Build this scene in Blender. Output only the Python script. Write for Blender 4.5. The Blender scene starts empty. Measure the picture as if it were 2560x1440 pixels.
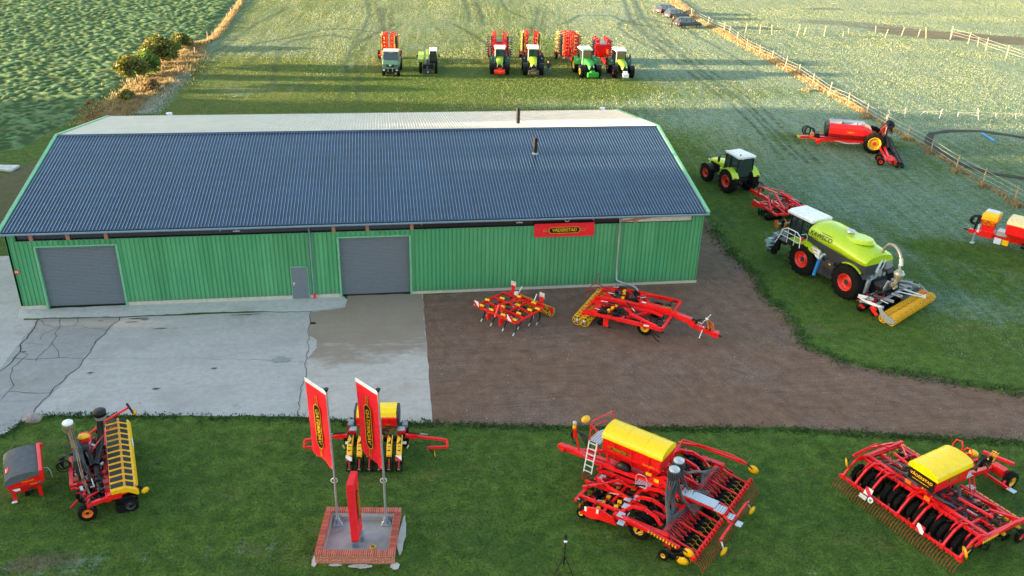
import bpy, math, random
import numpy as np
from mathutils import Matrix, Vector, noise as mnoise
random.seed(7); RNG = np.random.default_rng(7)
S = bpy.context.scene; COL = S.collection; R = math.radians; PI = math.pi

# ---------------------------------------------------------------- camera
YAW, PITCH, ROLL, FPX, H = 0.1531, 0.4640, 0.0290, 2233.2, 25.0
def _axes():
    cy, sy = math.cos(YAW), math.sin(YAW); cp, sp = math.cos(PITCH), math.sin(PITCH)
    f = Vector((sy*cp, cy*cp, -sp)); r = Vector((cy, -sy, 0)); u = r.cross(f)
    c, s = math.cos(ROLL), math.sin(ROLL)
    return c*r + s*u, -s*r + c*u, f
CR, CU, CF = _axes()
def at(px, py, z=0.0):
    """world point at height z seen at pixel (px,py) of the 2560x1440 photograph"""
    d = CF + CR*(px-1280)/FPX - CU*(py-720)/FPX
    t = (z-H)/d.z
    return Vector((0, 0, H)) + d*t
cam = bpy.data.cameras.new('camera'); cam.sensor_width = 36; cam.lens = 36*FPX/2560
cam.clip_end = 3000; cam.clip_start = 0.5
co = bpy.data.objects.new('camera', cam); COL.objects.link(co)
mw = Matrix((CR, CU, -CF)).transposed().to_4x4(); mw.translation = (0, 0, H); co.matrix_world = mw
S.camera = co

# ---------------------------------------------------------------- light
SUN_EL, SUN_AZ = 6.0, -86.0        # azimuth clockwise from +Y: the sun stands low on the left, a little beyond
w = bpy.data.worlds.new('World'); S.world = w; w.use_nodes = True
nt = w.node_tree; bg = nt.nodes['Background']
sky = nt.nodes.new('ShaderNodeTexSky'); sky.sky_type = 'NISHITA'; sky.sun_disc = False
sky.sun_elevation = R(SUN_EL); sky.sun_rotation = R(SUN_AZ); sky.air_density = 1.0; sky.dust_density = 1.6; sky.ozone_density = 0.8
nt.links.new(sky.outputs[0], bg.inputs[0]); bg.inputs[1].default_value = 0.12
sd = bpy.data.lights.new('sun', 'SUN'); sd.energy = 5.0; sd.angle = R(0.6); sd.color = (1.0, 0.72, 0.42)
so = bpy.data.objects.new('sun', sd); COL.objects.link(so)
sv = Vector((math.sin(R(SUN_AZ))*math.cos(R(SUN_EL)), math.cos(R(SUN_AZ))*math.cos(R(SUN_EL)), math.sin(R(SUN_EL))))
so.rotation_euler = sv.to_track_quat('Z', 'Y').to_euler()
S.view_settings.view_transform = 'Standard'; S.view_settings.look = 'None'
S.view_settings.gamma = 1.0; S.view_settings.exposure = 2.92

# ---------------------------------------------------------------- materials
MATS = {}
def new_mat(name):
    m = bpy.data.materials.new(name); m.use_nodes = True; MATS[name] = m
    return m, m.node_tree, m.node_tree.nodes['Principled BSDF']
def node(t, typ, **kw):
    n = t.nodes.new(typ)
    for k, v in kw.items(): setattr(n, k, v)
    return n
def noise(t, vec, scale, detail=3, rough=.55):
    n = node(t, 'ShaderNodeTexNoise'); n.inputs['Scale'].default_value = scale
    n.inputs['Detail'].default_value = detail; n.inputs['Roughness'].default_value = rough
    if vec is not None: t.links.new(vec, n.inputs['Vector'])
    return n.outputs[0]
def ramp(t, fac, stops):
    n = node(t, 'ShaderNodeValToRGB'); e = n.color_ramp.elements
    while len(e) < len(stops): e.new(.5)
    for el, (p, c) in zip(e, stops):
        el.position = p; el.color = (c[0], c[1], c[2], 1) if not isinstance(c, (int, float)) else (c, c, c, 1)
    t.links.new(fac, n.inputs[0]); return n.outputs[0]
def math_(t, op, a, b=None, clamp=False):
    n = node(t, 'ShaderNodeMath', operation=op); n.use_clamp = clamp
    for i, v in enumerate((a, b)):
        if v is None: continue
        if isinstance(v, (int, float)): n.inputs[i].default_value = v
        else: t.links.new(v, n.inputs[i])
    return n.outputs[0]
def mix(t, fac, a, b, blend='MIX'):
    n = node(t, 'ShaderNodeMix', data_type='RGBA', blend_type=blend)
    for s, v in ((n.inputs[0], fac), (n.inputs[6], a), (n.inputs[7], b)):
        if isinstance(v, (int, float)): s.default_value = v
        elif isinstance(v, tuple): s.default_value = (v[0], v[1], v[2], 1)
        else: t.links.new(v, s)
    return n.outputs[2]
def bump(t, h, strength, dist, bsdf):
    b = node(t, 'ShaderNodeBump'); b.inputs['Strength'].default_value = strength; b.inputs['Distance'].default_value = dist
    t.links.new(h, b.inputs['Height']); t.links.new(b.outputs[0], bsdf.inputs['Normal'])
def coords(t, kind='Object', scale=None):
    c = node(t, 'ShaderNodeTexCoord').outputs[kind]
    if scale:
        m = node(t, 'ShaderNodeMapping')
        if len(scale) > 3: m.vector_type = 'TEXTURE'; m.inputs['Scale'].default_value = [1/q for q in scale[:3]]; m.inputs['Rotation'].default_value = (0, 0, scale[3])
        else: m.inputs['Scale'].default_value = scale[:3]
        t.links.new(c, m.inputs[0]); return m.outputs[0]
    return c
def paint(name, col, rough=.4, metal=0., var=.18, scale=6, bumpy=0, coat=0, spec=.5):
    m, t, b = new_mat(name); v = coords(t)
    f = ramp(t, noise(t, v, scale, 4), [(.3, tuple(c*(1-var) for c in col)), (.7, tuple(min(1, c*(1+var*.6)) for c in col))])
    t.links.new(f, b.inputs['Base Color'])
    r = ramp(t, noise(t, v, scale*2.3, 3), [(.3, max(0, rough-.08)), (.7, min(1, rough+.1))]); t.links.new(r, b.inputs['Roughness'])
    b.inputs['Metallic'].default_value = metal; b.inputs['Specular IOR Level'].default_value = spec
    if coat: b.inputs['Coat Weight'].default_value = coat; b.inputs['Coat Roughness'].default_value = .08
    if bumpy: bump(t, noise(t, v, bumpy, 3), .4, .01, b)
    return m
red = paint('red_paint', (.84, .008, .010), .35, coat=.25, var=.25, scale=9)
dred = paint('dark_red', (.30, .012, .012), .5); mred = paint('shaded_red', (.52, .006, .014), .4, var=.3, scale=12); tinec = paint('tine_orange_red', (.42, .055, .02), .5)  # mred: red paint darkened for the shade low in the machines
yel = paint('yellow_plastic', (.90, .47, .006), .35)
lidy = paint('yellow_lid', (.96, .64, .004), .3, var=.06)
lidl = paint('pale_lid', (.80, .62, .30), .5)
ora = paint('orange_paint', (.75, .16, .01), .4)
blk = paint('black_metal', (.006, .006, .007), .45, spec=.35)
rub = paint('rubber', (.007, .0065, .006), .9, spec=.2, var=.35, scale=14, bumpy=60)
hose = paint('black_hose', (.009, .010, .011), .4)
ghose = paint('grey_hose', (.06, .065, .08), .4)
tanh = paint('tan_hose', (.30, .23, .15), .5)
gry = paint('grey_metal', (.30, .32, .35), .45, metal=.3)
dgry = paint('dark_grey', (.032, .034, .040), .5)
zinc = paint('galvanised', (.50, .54, .58), .4, metal=.55, var=.25, scale=20)
whi = paint('white_paint', (.78, .79, .80), .35)
lime = paint('lime_green', (.40, .57, .008), .3, coat=.3, var=.05)
glime = paint('olive_lime', (.24, .40, .02), .35)
jgrn = paint('bright_green', (.02, .30, .03), .35)
fgrn = paint('deep_green', (.028, .09, .035), .4)
ugrn = paint('grey_green', (.07, .16, .12), .4)
rimr = paint('red_rim', (.70, .03, .015), .4)
rimy = paint('yellow_rim', (.85, .47, .01), .4)
cover = paint('grey_tarpaulin', (.085, .09, .10), .8, bumpy=4)
blu = paint('blue_plastic', (.03, .22, .62), .4)
lgrey = paint('light_grey_panel', (.58, .54, .50), .6)
soilm = paint('soil_brown', (.06, .042, .03), .95, bumpy=8)
def glass(name, col, rough=.06):
    m, t, b = new_mat(name); b.inputs['Base Color'].default_value = (*col, 1); b.inputs['Roughness'].default_value = rough
    b.inputs['Specular IOR Level'].default_value = .9; b.inputs['Coat Weight'].default_value = .4
    return m
gls = glass('tinted_glass', (.018, .032, .032)); gls2 = glass('clear_glass', (.02, .03, .035))
lampw = glass('lamp_lens', (.7, .7, .65), .15); lampr = glass('red_lens', (.5, .01, .01), .2)
def stripes():
    m, t, b = new_mat('warning_stripes'); v = coords(t)
    wv = node(t, 'ShaderNodeTexWave', bands_direction='DIAGONAL'); wv.inputs['Scale'].default_value = 1.1
    t.links.new(v, wv.inputs[0])
    t.links.new(ramp(t, wv.outputs[1], [(.49, (.75, .75, .75)), (.51, (.6, .01, .04))]), b.inputs['Base Color']); b.inputs['Roughness'].default_value = .4
    return m
strp = stripes()
def perforated():
    m, t, b = new_mat('perforated_tread'); v = coords(t, scale=(1, 1, 1))
    vo = node(t, 'ShaderNodeTexVoronoi'); vo.inputs['Scale'].default_value = 9; vo.inputs['Randomness'].default_value = 0
    t.links.new(v, vo.inputs[0])
    t.links.new(ramp(t, vo.outputs['Distance'], [(.22, (.05, .05, .06)), (.30, (.50, .55, .62))]), b.inputs['Base Color'])
    b.inputs['Roughness'].default_value = .4; b.inputs['Metallic'].default_value = .3
    return m
perf = perforated()

# ---------------------------------------------------------------- mesh building
PARTS = []
def props(o, label=None, cat=None, group=None, kind=None):
    if label: o['label'] = label
    if cat: o['category'] = cat
    if group: o['group'] = group
    if kind: o['kind'] = kind
    return o
def thing(name, label, cat, loc=(0, 0, 0), rz=0, group=None):
    o = bpy.data.objects.new(name, None); COL.objects.link(o); o.empty_display_size = .2
    o.location = loc; o.rotation_euler = (0, 0, rz)
    return props(o, label, cat, group)
def V(*a): return Vector(a)
class P:
    """one mesh object, filled with shapes and written at the end"""
    def __init__(s, name, mats, parent=None, smooth=False, bev=0, label=None, loc=None, rot=None):
        s.mats = mats if isinstance(mats, (list, tuple)) else [mats]
        s.me = bpy.data.meshes.new(name); s.o = bpy.data.objects.new(name, s.me); COL.objects.link(s.o)
        if parent is not None: s.o.parent = parent.o if isinstance(parent, P) else parent
        if loc is not None: s.o.location = loc
        if rot is not None: s.o.rotation_euler = rot
        if label: s.o['label'] = label
        s.v = []; s.f = []; s.mi = []; s.sm = []; s.m = 0; s.smooth = smooth; s.bev = bev; s.X = None
        PARTS.append(s)
    def use(s, i): s.m = i; return s
    def add(s, vs, fs, smooth=None):
        n = len(s.v); sm = s.smooth if smooth is None else smooth
        if s.X is not None: vs = [s.X @ Vector(q) for q in vs]
        s.v.extend(tuple(q) for q in vs)
        for f in fs: s.f.append(tuple(i+n for i in f)); s.mi.append(s.m); s.sm.append(sm)
        return s
    def box(s, c, d, rz=0, rx=0, ry=0):
        x, y, z = d[0]/2, d[1]/2, d[2]/2
        vs = [Vector(q) for q in ((-x,-y,-z),(x,-y,-z),(x,y,-z),(-x,y,-z),(-x,-y,z),(x,-y,z),(x,y,z),(-x,y,z))]
        if rz or rx or ry:
            M = Matrix.Rotation(rz, 3, 'Z') @ Matrix.Rotation(ry, 3, 'Y') @ Matrix.Rotation(rx, 3, 'X'); vs = [M @ q for q in vs]
        c = Vector(c); return s.add([q+c for q in vs], BOXF, False)
    def hexa(s, b, tp):
        return s.add(list(b)+list(tp), BOXF, False)
    def beam(s, a, b, w=.08, h=None):
        a = Vector(a); b = Vector(b); h = h or w; d = b-a
        if d.length < 1e-6: return s
        d.normalize(); up = Vector((0, 0, 1)) if abs(d.z) < .95 else Vector((0, 1, 0))
        r = d.cross(up).normalized()*w/2; u = r.cross(d).normalized()*h/2
        return s.add([a-r-u, a+r-u, b+r-u, b-r-u, a-r+u, a+r+u, b+r+u, b-r+u], BOXF, False)
    def path(s, pts, w=.08, h=None):
        for a, b in zip(pts, pts[1:]): s.beam(a, b, w, h)
        return s
    def cyl(s, a, b, r, r2=None, n=10, cap=True):
        a = Vector(a); b = Vector(b); r2 = r if r2 is None else r2; d = (b-a)
        if d.length < 1e-6: return s
        d.normalize(); x = d.orthogonal().normalized(); y = d.cross(x)
        A = [a+(x*math.cos(2*PI*i/n)+y*math.sin(2*PI*i/n))*r for i in range(n)]
        B = [b+(x*math.cos(2*PI*i/n)+y*math.sin(2*PI*i/n))*r2 for i in range(n)]
        s.add(A+B, [(i, (i+1) % n, n+(i+1) % n, n+i) for i in range(n)], True)
        if cap: s.add(A, [tuple(range(n-1, -1, -1))], False); s.add(B, [tuple(range(n))], False)
        return s
    def tube(s, pts, r, n=6, closed=False):
        pts = [Vector(p) for p in pts]; k = len(pts); vs = []; fs = []
        if not closed:      # round off the path
            q = [pts[0]]
            for i in range(1, k-1): q += [pts[i].lerp(pts[i-1], .22), pts[i].lerp(pts[i+1], .22)]
            pts = q+[pts[-1]]; k = len(pts)
        x = None
        for i, p in enumerate(pts):
            if closed: d = pts[(i+1) % k]-pts[i-1]
            else: d = pts[min(i+1, k-1)]-pts[max(i-1, 0)]
            if d.length < 1e-6: d = Vector((0, 0, 1))
            d.normalize()
            if x is None: x = d.orthogonal().normalized()
            x = (x-d*x.dot(d))
            x = x.normalized() if x.length > 1e-4 else d.orthogonal().normalized()
            y = d.cross(x)
            vs += [p+(x*math.cos(2*PI*j/n)+y*math.sin(2*PI*j/n))*r for j in range(n)]
        for i in range(k if closed else k-1):
            a = i*n; b = ((i+1) % k)*n
            fs += [(a+j, a+(j+1) % n, b+(j+1) % n, b+j) for j in range(n)]
        return s.add(vs, fs, True)
    def lathe(s, prof, c, axis='Z', n=16, smooth=True, ph=0):
        """prof: list of (radius, height) along the axis"""
        c = Vector(c); ax = {'X': (Vector((0,1,0)), Vector((0,0,1)), Vector((1,0,0))), 'Y': (Vector((0,0,1)), Vector((1,0,0)), Vector((0,1,0))),
             'Z': (Vector((1,0,0)), Vector((0,1,0)), Vector((0,0,1)))}[axis] if isinstance(axis, str) else None
        if ax is None:
            d = Vector(axis).normalized(); x = d.orthogonal().normalized(); ax = (x, d.cross(x), d)
        vs = []; fs = []
        for r, h in prof:
            vs += [c+ax[2]*h+(ax[0]*math.cos(2*PI*j/n+ph)+ax[1]*math.sin(2*PI*j/n+ph))*r for j in range(n)]
        for i in range(len(prof)-1):
            fs += [(i*n+j, i*n+(j+1) % n, (i+1)*n+(j+1) % n, (i+1)*n+j) for j in range(n)]
        return s.add(vs, fs, smooth)
    def torus(s, c, Rr, r, axis='X', n=18, m=5):
        c = Vector(c); d = Vector({'X': (1,0,0), 'Y': (0,1,0), 'Z': (0,0,1)}[axis]) if isinstance(axis, str) else Vector(axis).normalized()
        x = d.orthogonal().normalized(); y = d.cross(x)
        return s.tube([c+(x*math.cos(2*PI*i/n)+y*math.sin(2*PI*i/n))*Rr for i in range(n)], r, m, True)
    def prism(s, poly, x0, x1, axis='X', smooth=False):
        """poly in the plane across the axis: X -> (y,z), Y -> (x,z), Z -> (x,y)"""
        n = len(poly); f = {'X': lambda a, q: (a, q[0], q[1]), 'Y': lambda a, q: (q[0], a, q[1]), 'Z': lambda a, q: (q[0], q[1], a)}[axis]
        A = [f(x0, q) for q in poly]; B = [f(x1, q) for q in poly]
        s.add(A+B, [(i, (i+1) % n, n+(i+1) % n, n+i) for i in range(n)], smooth)
        s.add(A, [tuple(range(n-1, -1, -1))], False); return s.add(B, [tuple(range(n))], False)
    def loft(s, rings, caps=True, smooth=True, closed=True):
        n = len(rings[0]); vs = [q for r in rings for q in r]; fs = []
        m = n if closed else n-1
        for i in range(len(rings)-1):
            fs += [(i*n+j, i*n+(j+1) % n, (i+1)*n+(j+1) % n, (i+1)*n+j) for j in range(m)]
        s.add(vs, fs, smooth)
        if caps: s.add(rings[0], [tuple(range(n-1, -1, -1))], False); s.add(rings[-1], [tuple(range(n))], False)
        return s
    def ball(s, c, r, n=8, m=6, sc=(1, 1, 1)):
        c = Vector(c); vs = []
        for i in range(m+1):
            a = PI*i/m
            vs += [c+Vector((math.sin(a)*math.cos(2*PI*j/n)*r*sc[0], math.sin(a)*math.sin(2*PI*j/n)*r*sc[1], -math.cos(a)*r*sc[2])) for j in range(n)]
        return s.add(vs, [(i*n+j, i*n+(j+1) % n, (i+1)*n+(j+1) % n, (i+1)*n+j) for i in range(m) for j in range(n)], True)
    def text(s, body, M, size, mi=None, shear=0, offset=0., spacing=1.):
        cu = bpy.data.curves.new('lettering', 'FONT'); cu.body = body; cu.size = size; cu.align_x = 'CENTER'; cu.align_y = 'CENTER'
        cu.shear = shear; cu.offset = offset; cu.space_character = spacing; cu.resolution_u = 3
        tmp = bpy.data.objects.new('lettering', cu); me = bpy.data.meshes.new_from_object(tmp)
        k = s.m
        if mi is not None: s.m = mi
        s.add([M @ q.co for q in me.vertices], [tuple(p.vertices) for p in me.polygons], False); s.m = k
        bpy.data.objects.remove(tmp); bpy.data.curves.remove(cu); bpy.data.meshes.remove(me); return s
BOXF = [(0, 3, 2, 1), (4, 5, 6, 7), (0, 1, 5, 4), (1, 2, 6, 5), (2, 3, 7, 6), (3, 0, 4, 7)]
def flush():
    for s in PARTS:
        s.me.from_pydata(s.v, [], s.f)
        for m in s.mats: s.me.materials.append(m)
        s.me.polygons.foreach_set('material_index', s.mi); s.me.polygons.foreach_set('use_smooth', s.sm)
        s.me.update()
        if s.bev:
            b = s.o.modifiers.new('Bevel', 'BEVEL'); b.width = s.bev; b.segments = 2; b.limit_method = 'ANGLE'; b.angle_limit = R(40)
    PARTS.clear()
def frame_m(o, x, y):
    """matrix whose local X, Y lie along x, y with origin o"""
    x = Vector(x).normalized(); y = Vector(y); y = (y-x*y.dot(x)).normalized(); z = x.cross(y)
    m = Matrix((x, y, z)).transposed().to_4x4(); m.translation = Vector(o); return m
def badge(p, M, L, y=0, k=1, word='VÄDERSTAD'):
    """the lozenge with bars either side; p.mats[y] yellow, p.mats[k] black; L is the length with its bars"""
    h = L*.07
    def stad(r, z, lx):
        pts = [V(lx/2+r*math.cos(a), r*math.sin(a), z) for a in [(-PI/2+PI*i/8) for i in range(9)]]
        pts += [V(-lx/2+r*math.cos(a), r*math.sin(a), z) for a in [(PI/2+PI*i/8) for i in range(9)]]
        return [M @ q for q in pts]
    def quad(x0, x1, yy, z): return [M @ V(x0, -yy, z), M @ V(x1, -yy, z), M @ V(x1, yy, z), M @ V(x0, yy, z)]
    p.use(y).add(quad(-L/2, L/2, h*.26, .003), [(0, 1, 2, 3)], False)
    p.use(k).add(quad(-L/2+.008*L, L/2-.008*L, h*.15, .006), [(0, 1, 2, 3)], False)
    s = stad(h*1.12, .009, L*.72-2*h); p.use(y).add(s, [tuple(range(18))], False)
    s = stad(h*.98, .012, L*.72-2*h); p.use(k).add(s, [tuple(range(18))], False)
    p.text(word, M @ Matrix.Translation((0, 0, .016)), L*.108, y, offset=L*.0014, shear=.05, spacing=.96)
# rounded rectangle ring in a vertical plane, used for lofts along Y
def rrect(y, w, z0, z1, r=.1, n=3, x=0):
    pts = []
    r = min(r, w/2*.98, (z1-z0)/2*.98)
    for cx, cz, a0 in ((w/2-r, z0+r, -PI/2), (w/2-r, z1-r, 0), (-w/2+r, z1-r, PI/2), (-w/2+r, z0+r, PI)):
        for i in range(n+1):
            a = a0+PI/2*i/n; pts.append(V(x+cx+r*math.cos(a), y, cz+r*math.sin(a)))
    return pts
# ================================================================ the ground
def vnoise(shape, cell, seed=0, octs=1):
    """smooth value noise on an array; cell in samples"""
    out = np.zeros(shape); amp = 1.; tot = 0
    for o in range(octs):
        rg = np.random.default_rng(seed+o*17); c = max(2., cell/2**o)
        gy, gx = int(shape[0]/c)+3, int(shape[1]/c)+3; g = rg.random((gy, gx))
        yy = np.arange(shape[0])/c; xx = np.arange(shape[1])/c
        y0 = yy.astype(int); x0 = xx.astype(int); fy = yy-y0; fx = xx-x0
        fy = fy*fy*(3-2*fy); fx = fx*fx*(3-2*fx)
        a = g[y0][:, x0]; b = g[y0][:, x0+1]; c_ = g[y0+1][:, x0]; d = g[y0+1][:, x0+1]
        out += amp*((a*(1-fx)+b*fx)*(1-fy)[:, None]+(c_*(1-fx)+d*fx)*fy[:, None]); tot += amp; amp *= .5
    return out/tot
def grid_mesh(name, xs, ys, Z, mat, attrs=None, keep=None):
    ny, nx = Z.shape; X, Y = np.meshgrid(xs, ys)
    co_ = np.stack([X, Y, Z], -1).reshape(-1, 3).astype(np.float32)
    i = np.arange((ny-1)*(nx-1)); r = i//(nx-1); c = i % (nx-1); a = r*nx+c
    quads = np.stack([a, a+1, a+nx+1, a+nx], -1)
    if keep is not None:
        kk = keep.reshape(-1); quads = quads[kk[quads].all(1)]
    me = bpy.data.meshes.new(name); me.vertices.add(len(co_)); me.vertices.foreach_set('co', co_.ravel())
    nq = len(quads); me.loops.add(nq*4); me.polygons.add(nq)
    me.loops.foreach_set('vertex_index', quads.ravel().astype(np.int32))
    me.polygons.foreach_set('loop_start', np.arange(nq, dtype=np.int32)*4); me.polygons.foreach_set('loop_total', np.full(nq, 4, np.int32))
    me.update(calc_edges=True); me.polygons.foreach_set('use_smooth', np.ones(nq, bool))
    for k, arr in (attrs or {}).items():
        at_ = me.attributes.new(k, 'FLOAT', 'POINT'); at_.data.foreach_set('value', arr.reshape(-1).astype(np.float32))
    me.materials.append(mat); o = bpy.data.objects.new(name, me); COL.objects.link(o); return o

# --- grass material: frost, wear (brown) and lushness come from painted growth maps, broken up by noise
_d = at(2250, 700)-at(1860, 300); MOW = math.atan2(_d.y, _d.x)
def grass_material():
    m, t, b = new_mat('meadow_grass'); v = coords(t)
    def attr(n):
        a = node(t, 'ShaderNodeAttribute'); a.attribute_name = n; return a.outputs['Fac']
    frost, bare, lush = attr('frost'), attr('bare'), attr('lush')
    n1 = noise(t, v, .35, 5, .6); n2 = noise(t, v, 1.6, 6, .72); n3 = noise(t, v, 11, 4, .7)
    vs = coords(t, scale=(.55, 3.2, 1, R(0))); st = noise(t, vs, 1.6, 5, .7)          # lying blades, drawn out sideways
    vd = coords(t, scale=(3.2, .22, 1, MOW-PI/2)); sd_ = noise(t, vd, .8, 5, .65)        # mowing lines
    base = ramp(t, n2, [(.30, (.030, .056, .009)), (.5, (.056, .110, .014)), (.70, (.105, .172, .028))])
    olive = ramp(t, n2, [(.3, (.045, .07, .010)), (.7, (.11, .135, .025))])
    base = mix(t, math_(t, 'MULTIPLY', lush, ramp(t, n1, [(.3, 0.3), (.65, 1.)])), base, olive)
    base = mix(t, ramp(t, noise(t, coords(t, scale=(.5, .9, 1)), .55, 6, .7), [(.54, 0), (.72, .55)]), base, (.135, .12, .038)); base = mix(t, ramp(t, noise(t, coords(t, scale=(.7, .7, 1)), .3, 6, .7), [(.50, 0), (.70, .5)]), base, (.020, .058, .016))
    fine = ramp(t, n3, [(.35, .55), (.65, 1.5)]); base = mix(t, 1., base, fine, 'MULTIPLY')
    thr = math_(t, 'ADD', math_(t, 'MULTIPLY', st, 1.3), math_(t, 'ADD', math_(t, 'MULTIPLY', sd_, 1.0), math_(t, 'MULTIPLY', n3, .7)))
    thr = math_(t, 'SUBTRACT', thr, .825)
    fr = math_(t, 'MULTIPLY', math_(t, 'SUBTRACT', math_(t, 'ADD', frost, thr), 1.08), 1.7, True)
    fcol = ramp(t, n2, [(.3, (.14, .235, .20)), (.7, (.30, .38, .34))])
    colr = mix(t, math_(t, 'MULTIPLY', fr, .80), base, fcol)
    br = math_(t, 'MULTIPLY', math_(t, 'SUBTRACT', math_(t, 'ADD', bare, math_(t, 'ADD', math_(t, 'MULTIPLY', n2, .7), math_(t, 'MULTIPLY', n3, .3))), .95), 3.0, True)
    soil = ramp(t, n3, [(.3, (.07, .048, .032)), (.7, (.17, .13, .085))])
    colr = mix(t, math_(t, 'MULTIPLY', br, .75), colr, soil)
    t.links.new(colr, b.inputs['Base Color']); b.inputs['Roughness'].default_value = .9; b.inputs['Specular IOR Level'].default_value = .15
    hgt = math_(t, 'ADD', math_(t, 'MULTIPLY', n2, .8), math_(t, 'ADD', math_(t, 'MULTIPLY', n3, .35), math_(t, 'MULTIPLY', st, .8)))
    bump(t, hgt, .55, .10, b); return m
grass = grass_material()

gx = np.concatenate([np.arange(-420, -60, 12.), np.arange(-60, 100, .8), np.arange(100, 420, 12.)])
gy = np.concatenate([np.arange(-80, 15, 5.), np.arange(15, 175, .8), np.arange(175, 640, 15.)])
X, Y = np.meshgrid(gx, gy)
def blob(px, py, rx, ry, rot=0, sharp=1.):
    """soft spot on the ground round pixel (px,py); rx, ry in metres"""
    c = at(px, py); dx = X-c.x; dy = Y-c.y; ca, sa = math.cos(R(rot)), math.sin(R(rot))
    q = ((dx*ca+dy*sa)/rx)**2+((-dx*sa+dy*ca)/ry)**2
    return np.clip(1.4-q, 0, 1)**sharp
def sm(a, lo, hi): return np.clip((a-lo)/(hi-lo), 0, 1)
big = vnoise(X.shape, 22, 3, 3)
frost = .12+.0*X
frost += .62*sm(X, 23, 34)*sm(Y, 32, 62)                       # frosty meadow right of the barn
frost += .22*sm(X, 48, 54)*sm(Y, 55, 75)
frost += .42*sm(Y, 96, 110)*(1-sm(X, 100, 140))                 # upper meadow
frost += .22*sm(Y, 60, 90)*sm(X, 28, 40)
frost += .28*sm(Y, 78, 84)*(1-sm(Y, 90, 104))*sm(X, -5, 16)
frost += .38*blob(410, 240, 1.6, 14, 4)+.30*blob(1500, 250, 10, 4)+.18*blob(700, 230, 6, 2.5)+.2*blob(560, 250, 3, 6)
frost += (big-.5)*.40
for a in ((1010, 190, 7, 6), (1300, 175, 10, 6), (1500, 210, 22, 3), (1700, 235, 18, 2.6), (640, 170, 9, 6), (1050, 160, 5, 4), (1450, 160, 6, 6)): frost -= .34*blob(*a)
frost -= .5*blob(2080, 350, 7, 2.4, -12)+.45*blob(1850, 500, 2.6, 9, 20)+.35*blob(2080, 700, 3, 9, 12)+.6*blob(2500, 640, 6, 1.8, -25)
frost += .22*blob(2300, 520, 10, 5, -35)+.2*blob(2400, 760, 9, 2, -35)+.22*blob(1900, 290, 14, 3)
frost += .28*blob(2130, 630, 4, 2)+.3*blob(60, 1430, 4, .7)+.2*blob(500, 1390, 6, .6)+.24*blob(2080, 1430, 1.5, .8)+.2*blob(2300, 1130, 8, .7)+.14*blob(1580, 1330, 2, 1)
frost -= .34*blob(2480, 395, 11, 7)
frost = np.where(frost > .6, .6+(frost-.6)*.35, frost); frost = np.clip(frost, 0, .8)
bare = .0*X
for a in ((500, 245, 2.6, 8, -20, .42), (2450, 95, 18, 4, -24, 1), (2130, 60, 12, 3, -20, .6), (2060, 22, 4, 1.5, 0, .6), (2260, 33, 5, 2, 0, .5), (1945, 690, .7, 4., 18, .55), (2090, 835, 1.8, 1.6, 0, .50), (2170, 890, 3.0, .7, -20, .5),
          (60, 1395, 2.6, .5, 0, .62), (150, 1405, 2, .35, 0, .5), (30, 480, 3.5, 9, 0, .8), (945, 175, 1.6, 1.2, 0, .55), (1200, 150, 3, 1, 0, .25), (190, 1155, 1, .6, 0, .4), (795, 1200, .8, .6, 0, .45), (790, 1340, 1, 1.2, 0, .42),
          (2400, 950, 4, .5, -10, .6), (2080, 1085, 5, .5, 0, .45), (1600, 1075, 3, .35, 0, .4), (470, 1350, 5, .5, 0, .3), (2330, 1370, 1, .5, 0, .3), (1180, 1340, 2, .5, 0, .2), (1985, 800, 1.5, 2, 0, .4)):
    bare += a[5]*blob(*a[:5])
bare = np.clip(bare+(vnoise(X.shape, 6, 9, 2)-.5)*.25, 0, 1)
lush = .12+.55*sm(Y, 86, 100)+.3*blob(560, 130, 12, 30)+.55*blob(1000, 270, 34, 4)+.3*blob(600, 235, 14, 8)+(big-.5)*.8
lush = np.clip(lush+.5*blob(1700, 1395, 18, .9)+.25*blob(100, 1430, 6, .8), 0, 1)
Zg = -.004+(vnoise(X.shape, 9, 21, 2)-.5)*.10*sm(Y, 80, 100)
ground = grid_mesh('grass_field', gx, gy, Zg, grass, {'frost': frost, 'bare': bare, 'lush': lush}); props(ground, kind='structure')

# --- crop field on the left: standing tufts with real relief
def crop_material():
    m, t, b = new_mat('crop_leaves'); v = coords(t)
    hz = node(t, 'ShaderNodeAttribute'); hz.attribute_name = 'tuft'
    n2 = noise(t, v, .5, 4); n3 = noise(t, v, 7, 4, .7)
    lowc = ramp(t, n3, [(.3, (.018, .050, .012)), (.7, (.045, .10, .022))])
    hic = ramp(t, n3, [(.3, (.055, .13, .038)), (.7, (.17, .27, .12))])
    oliv = ramp(t, n3, [(.3, (.06, .085, .02)), (.7, (.15, .18, .06))])
    hic = mix(t, ramp(t, n2, [(.42, 0), (.62, .75)]), hic, oliv)
    t.links.new(mix(t, ramp(t, hz.outputs['Fac'], [(.25, 0), (.75, 1)]), lowc, hic), b.inputs['Base Color'])
    b.inputs['Roughness'].default_value = .85; b.inputs['Specular IOR Level'].default_value = .2
    bump(t, n3, .6, .08, b); return m
cx = np.concatenate([np.arange(-160, -70, 1.2), np.arange(-70, -20.8, .17)]); cy = np.concatenate([np.arange(66, 166, .2), np.arange(166, 260, 1.5)])
CX, CY = np.meshgrid(cx, cy)
edge = np.interp(CY, [60, 78, 88, 95, 104, 112, 120, 127, 160, 260], [-31.5, -31.5, -29.4, -28.6, -28.2, -28.0, -27.2, -23.3, -23.3, -23.3])+(vnoise(CX.shape, 12, 5, 2)-.5)*.8
tuft = .40*vnoise(CX.shape, 6, 31, 2)+.60*vnoise(CX.shape, 2.4, 37, 1)
tuft = np.clip((tuft-.28)/.5, 0, 1)
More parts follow.
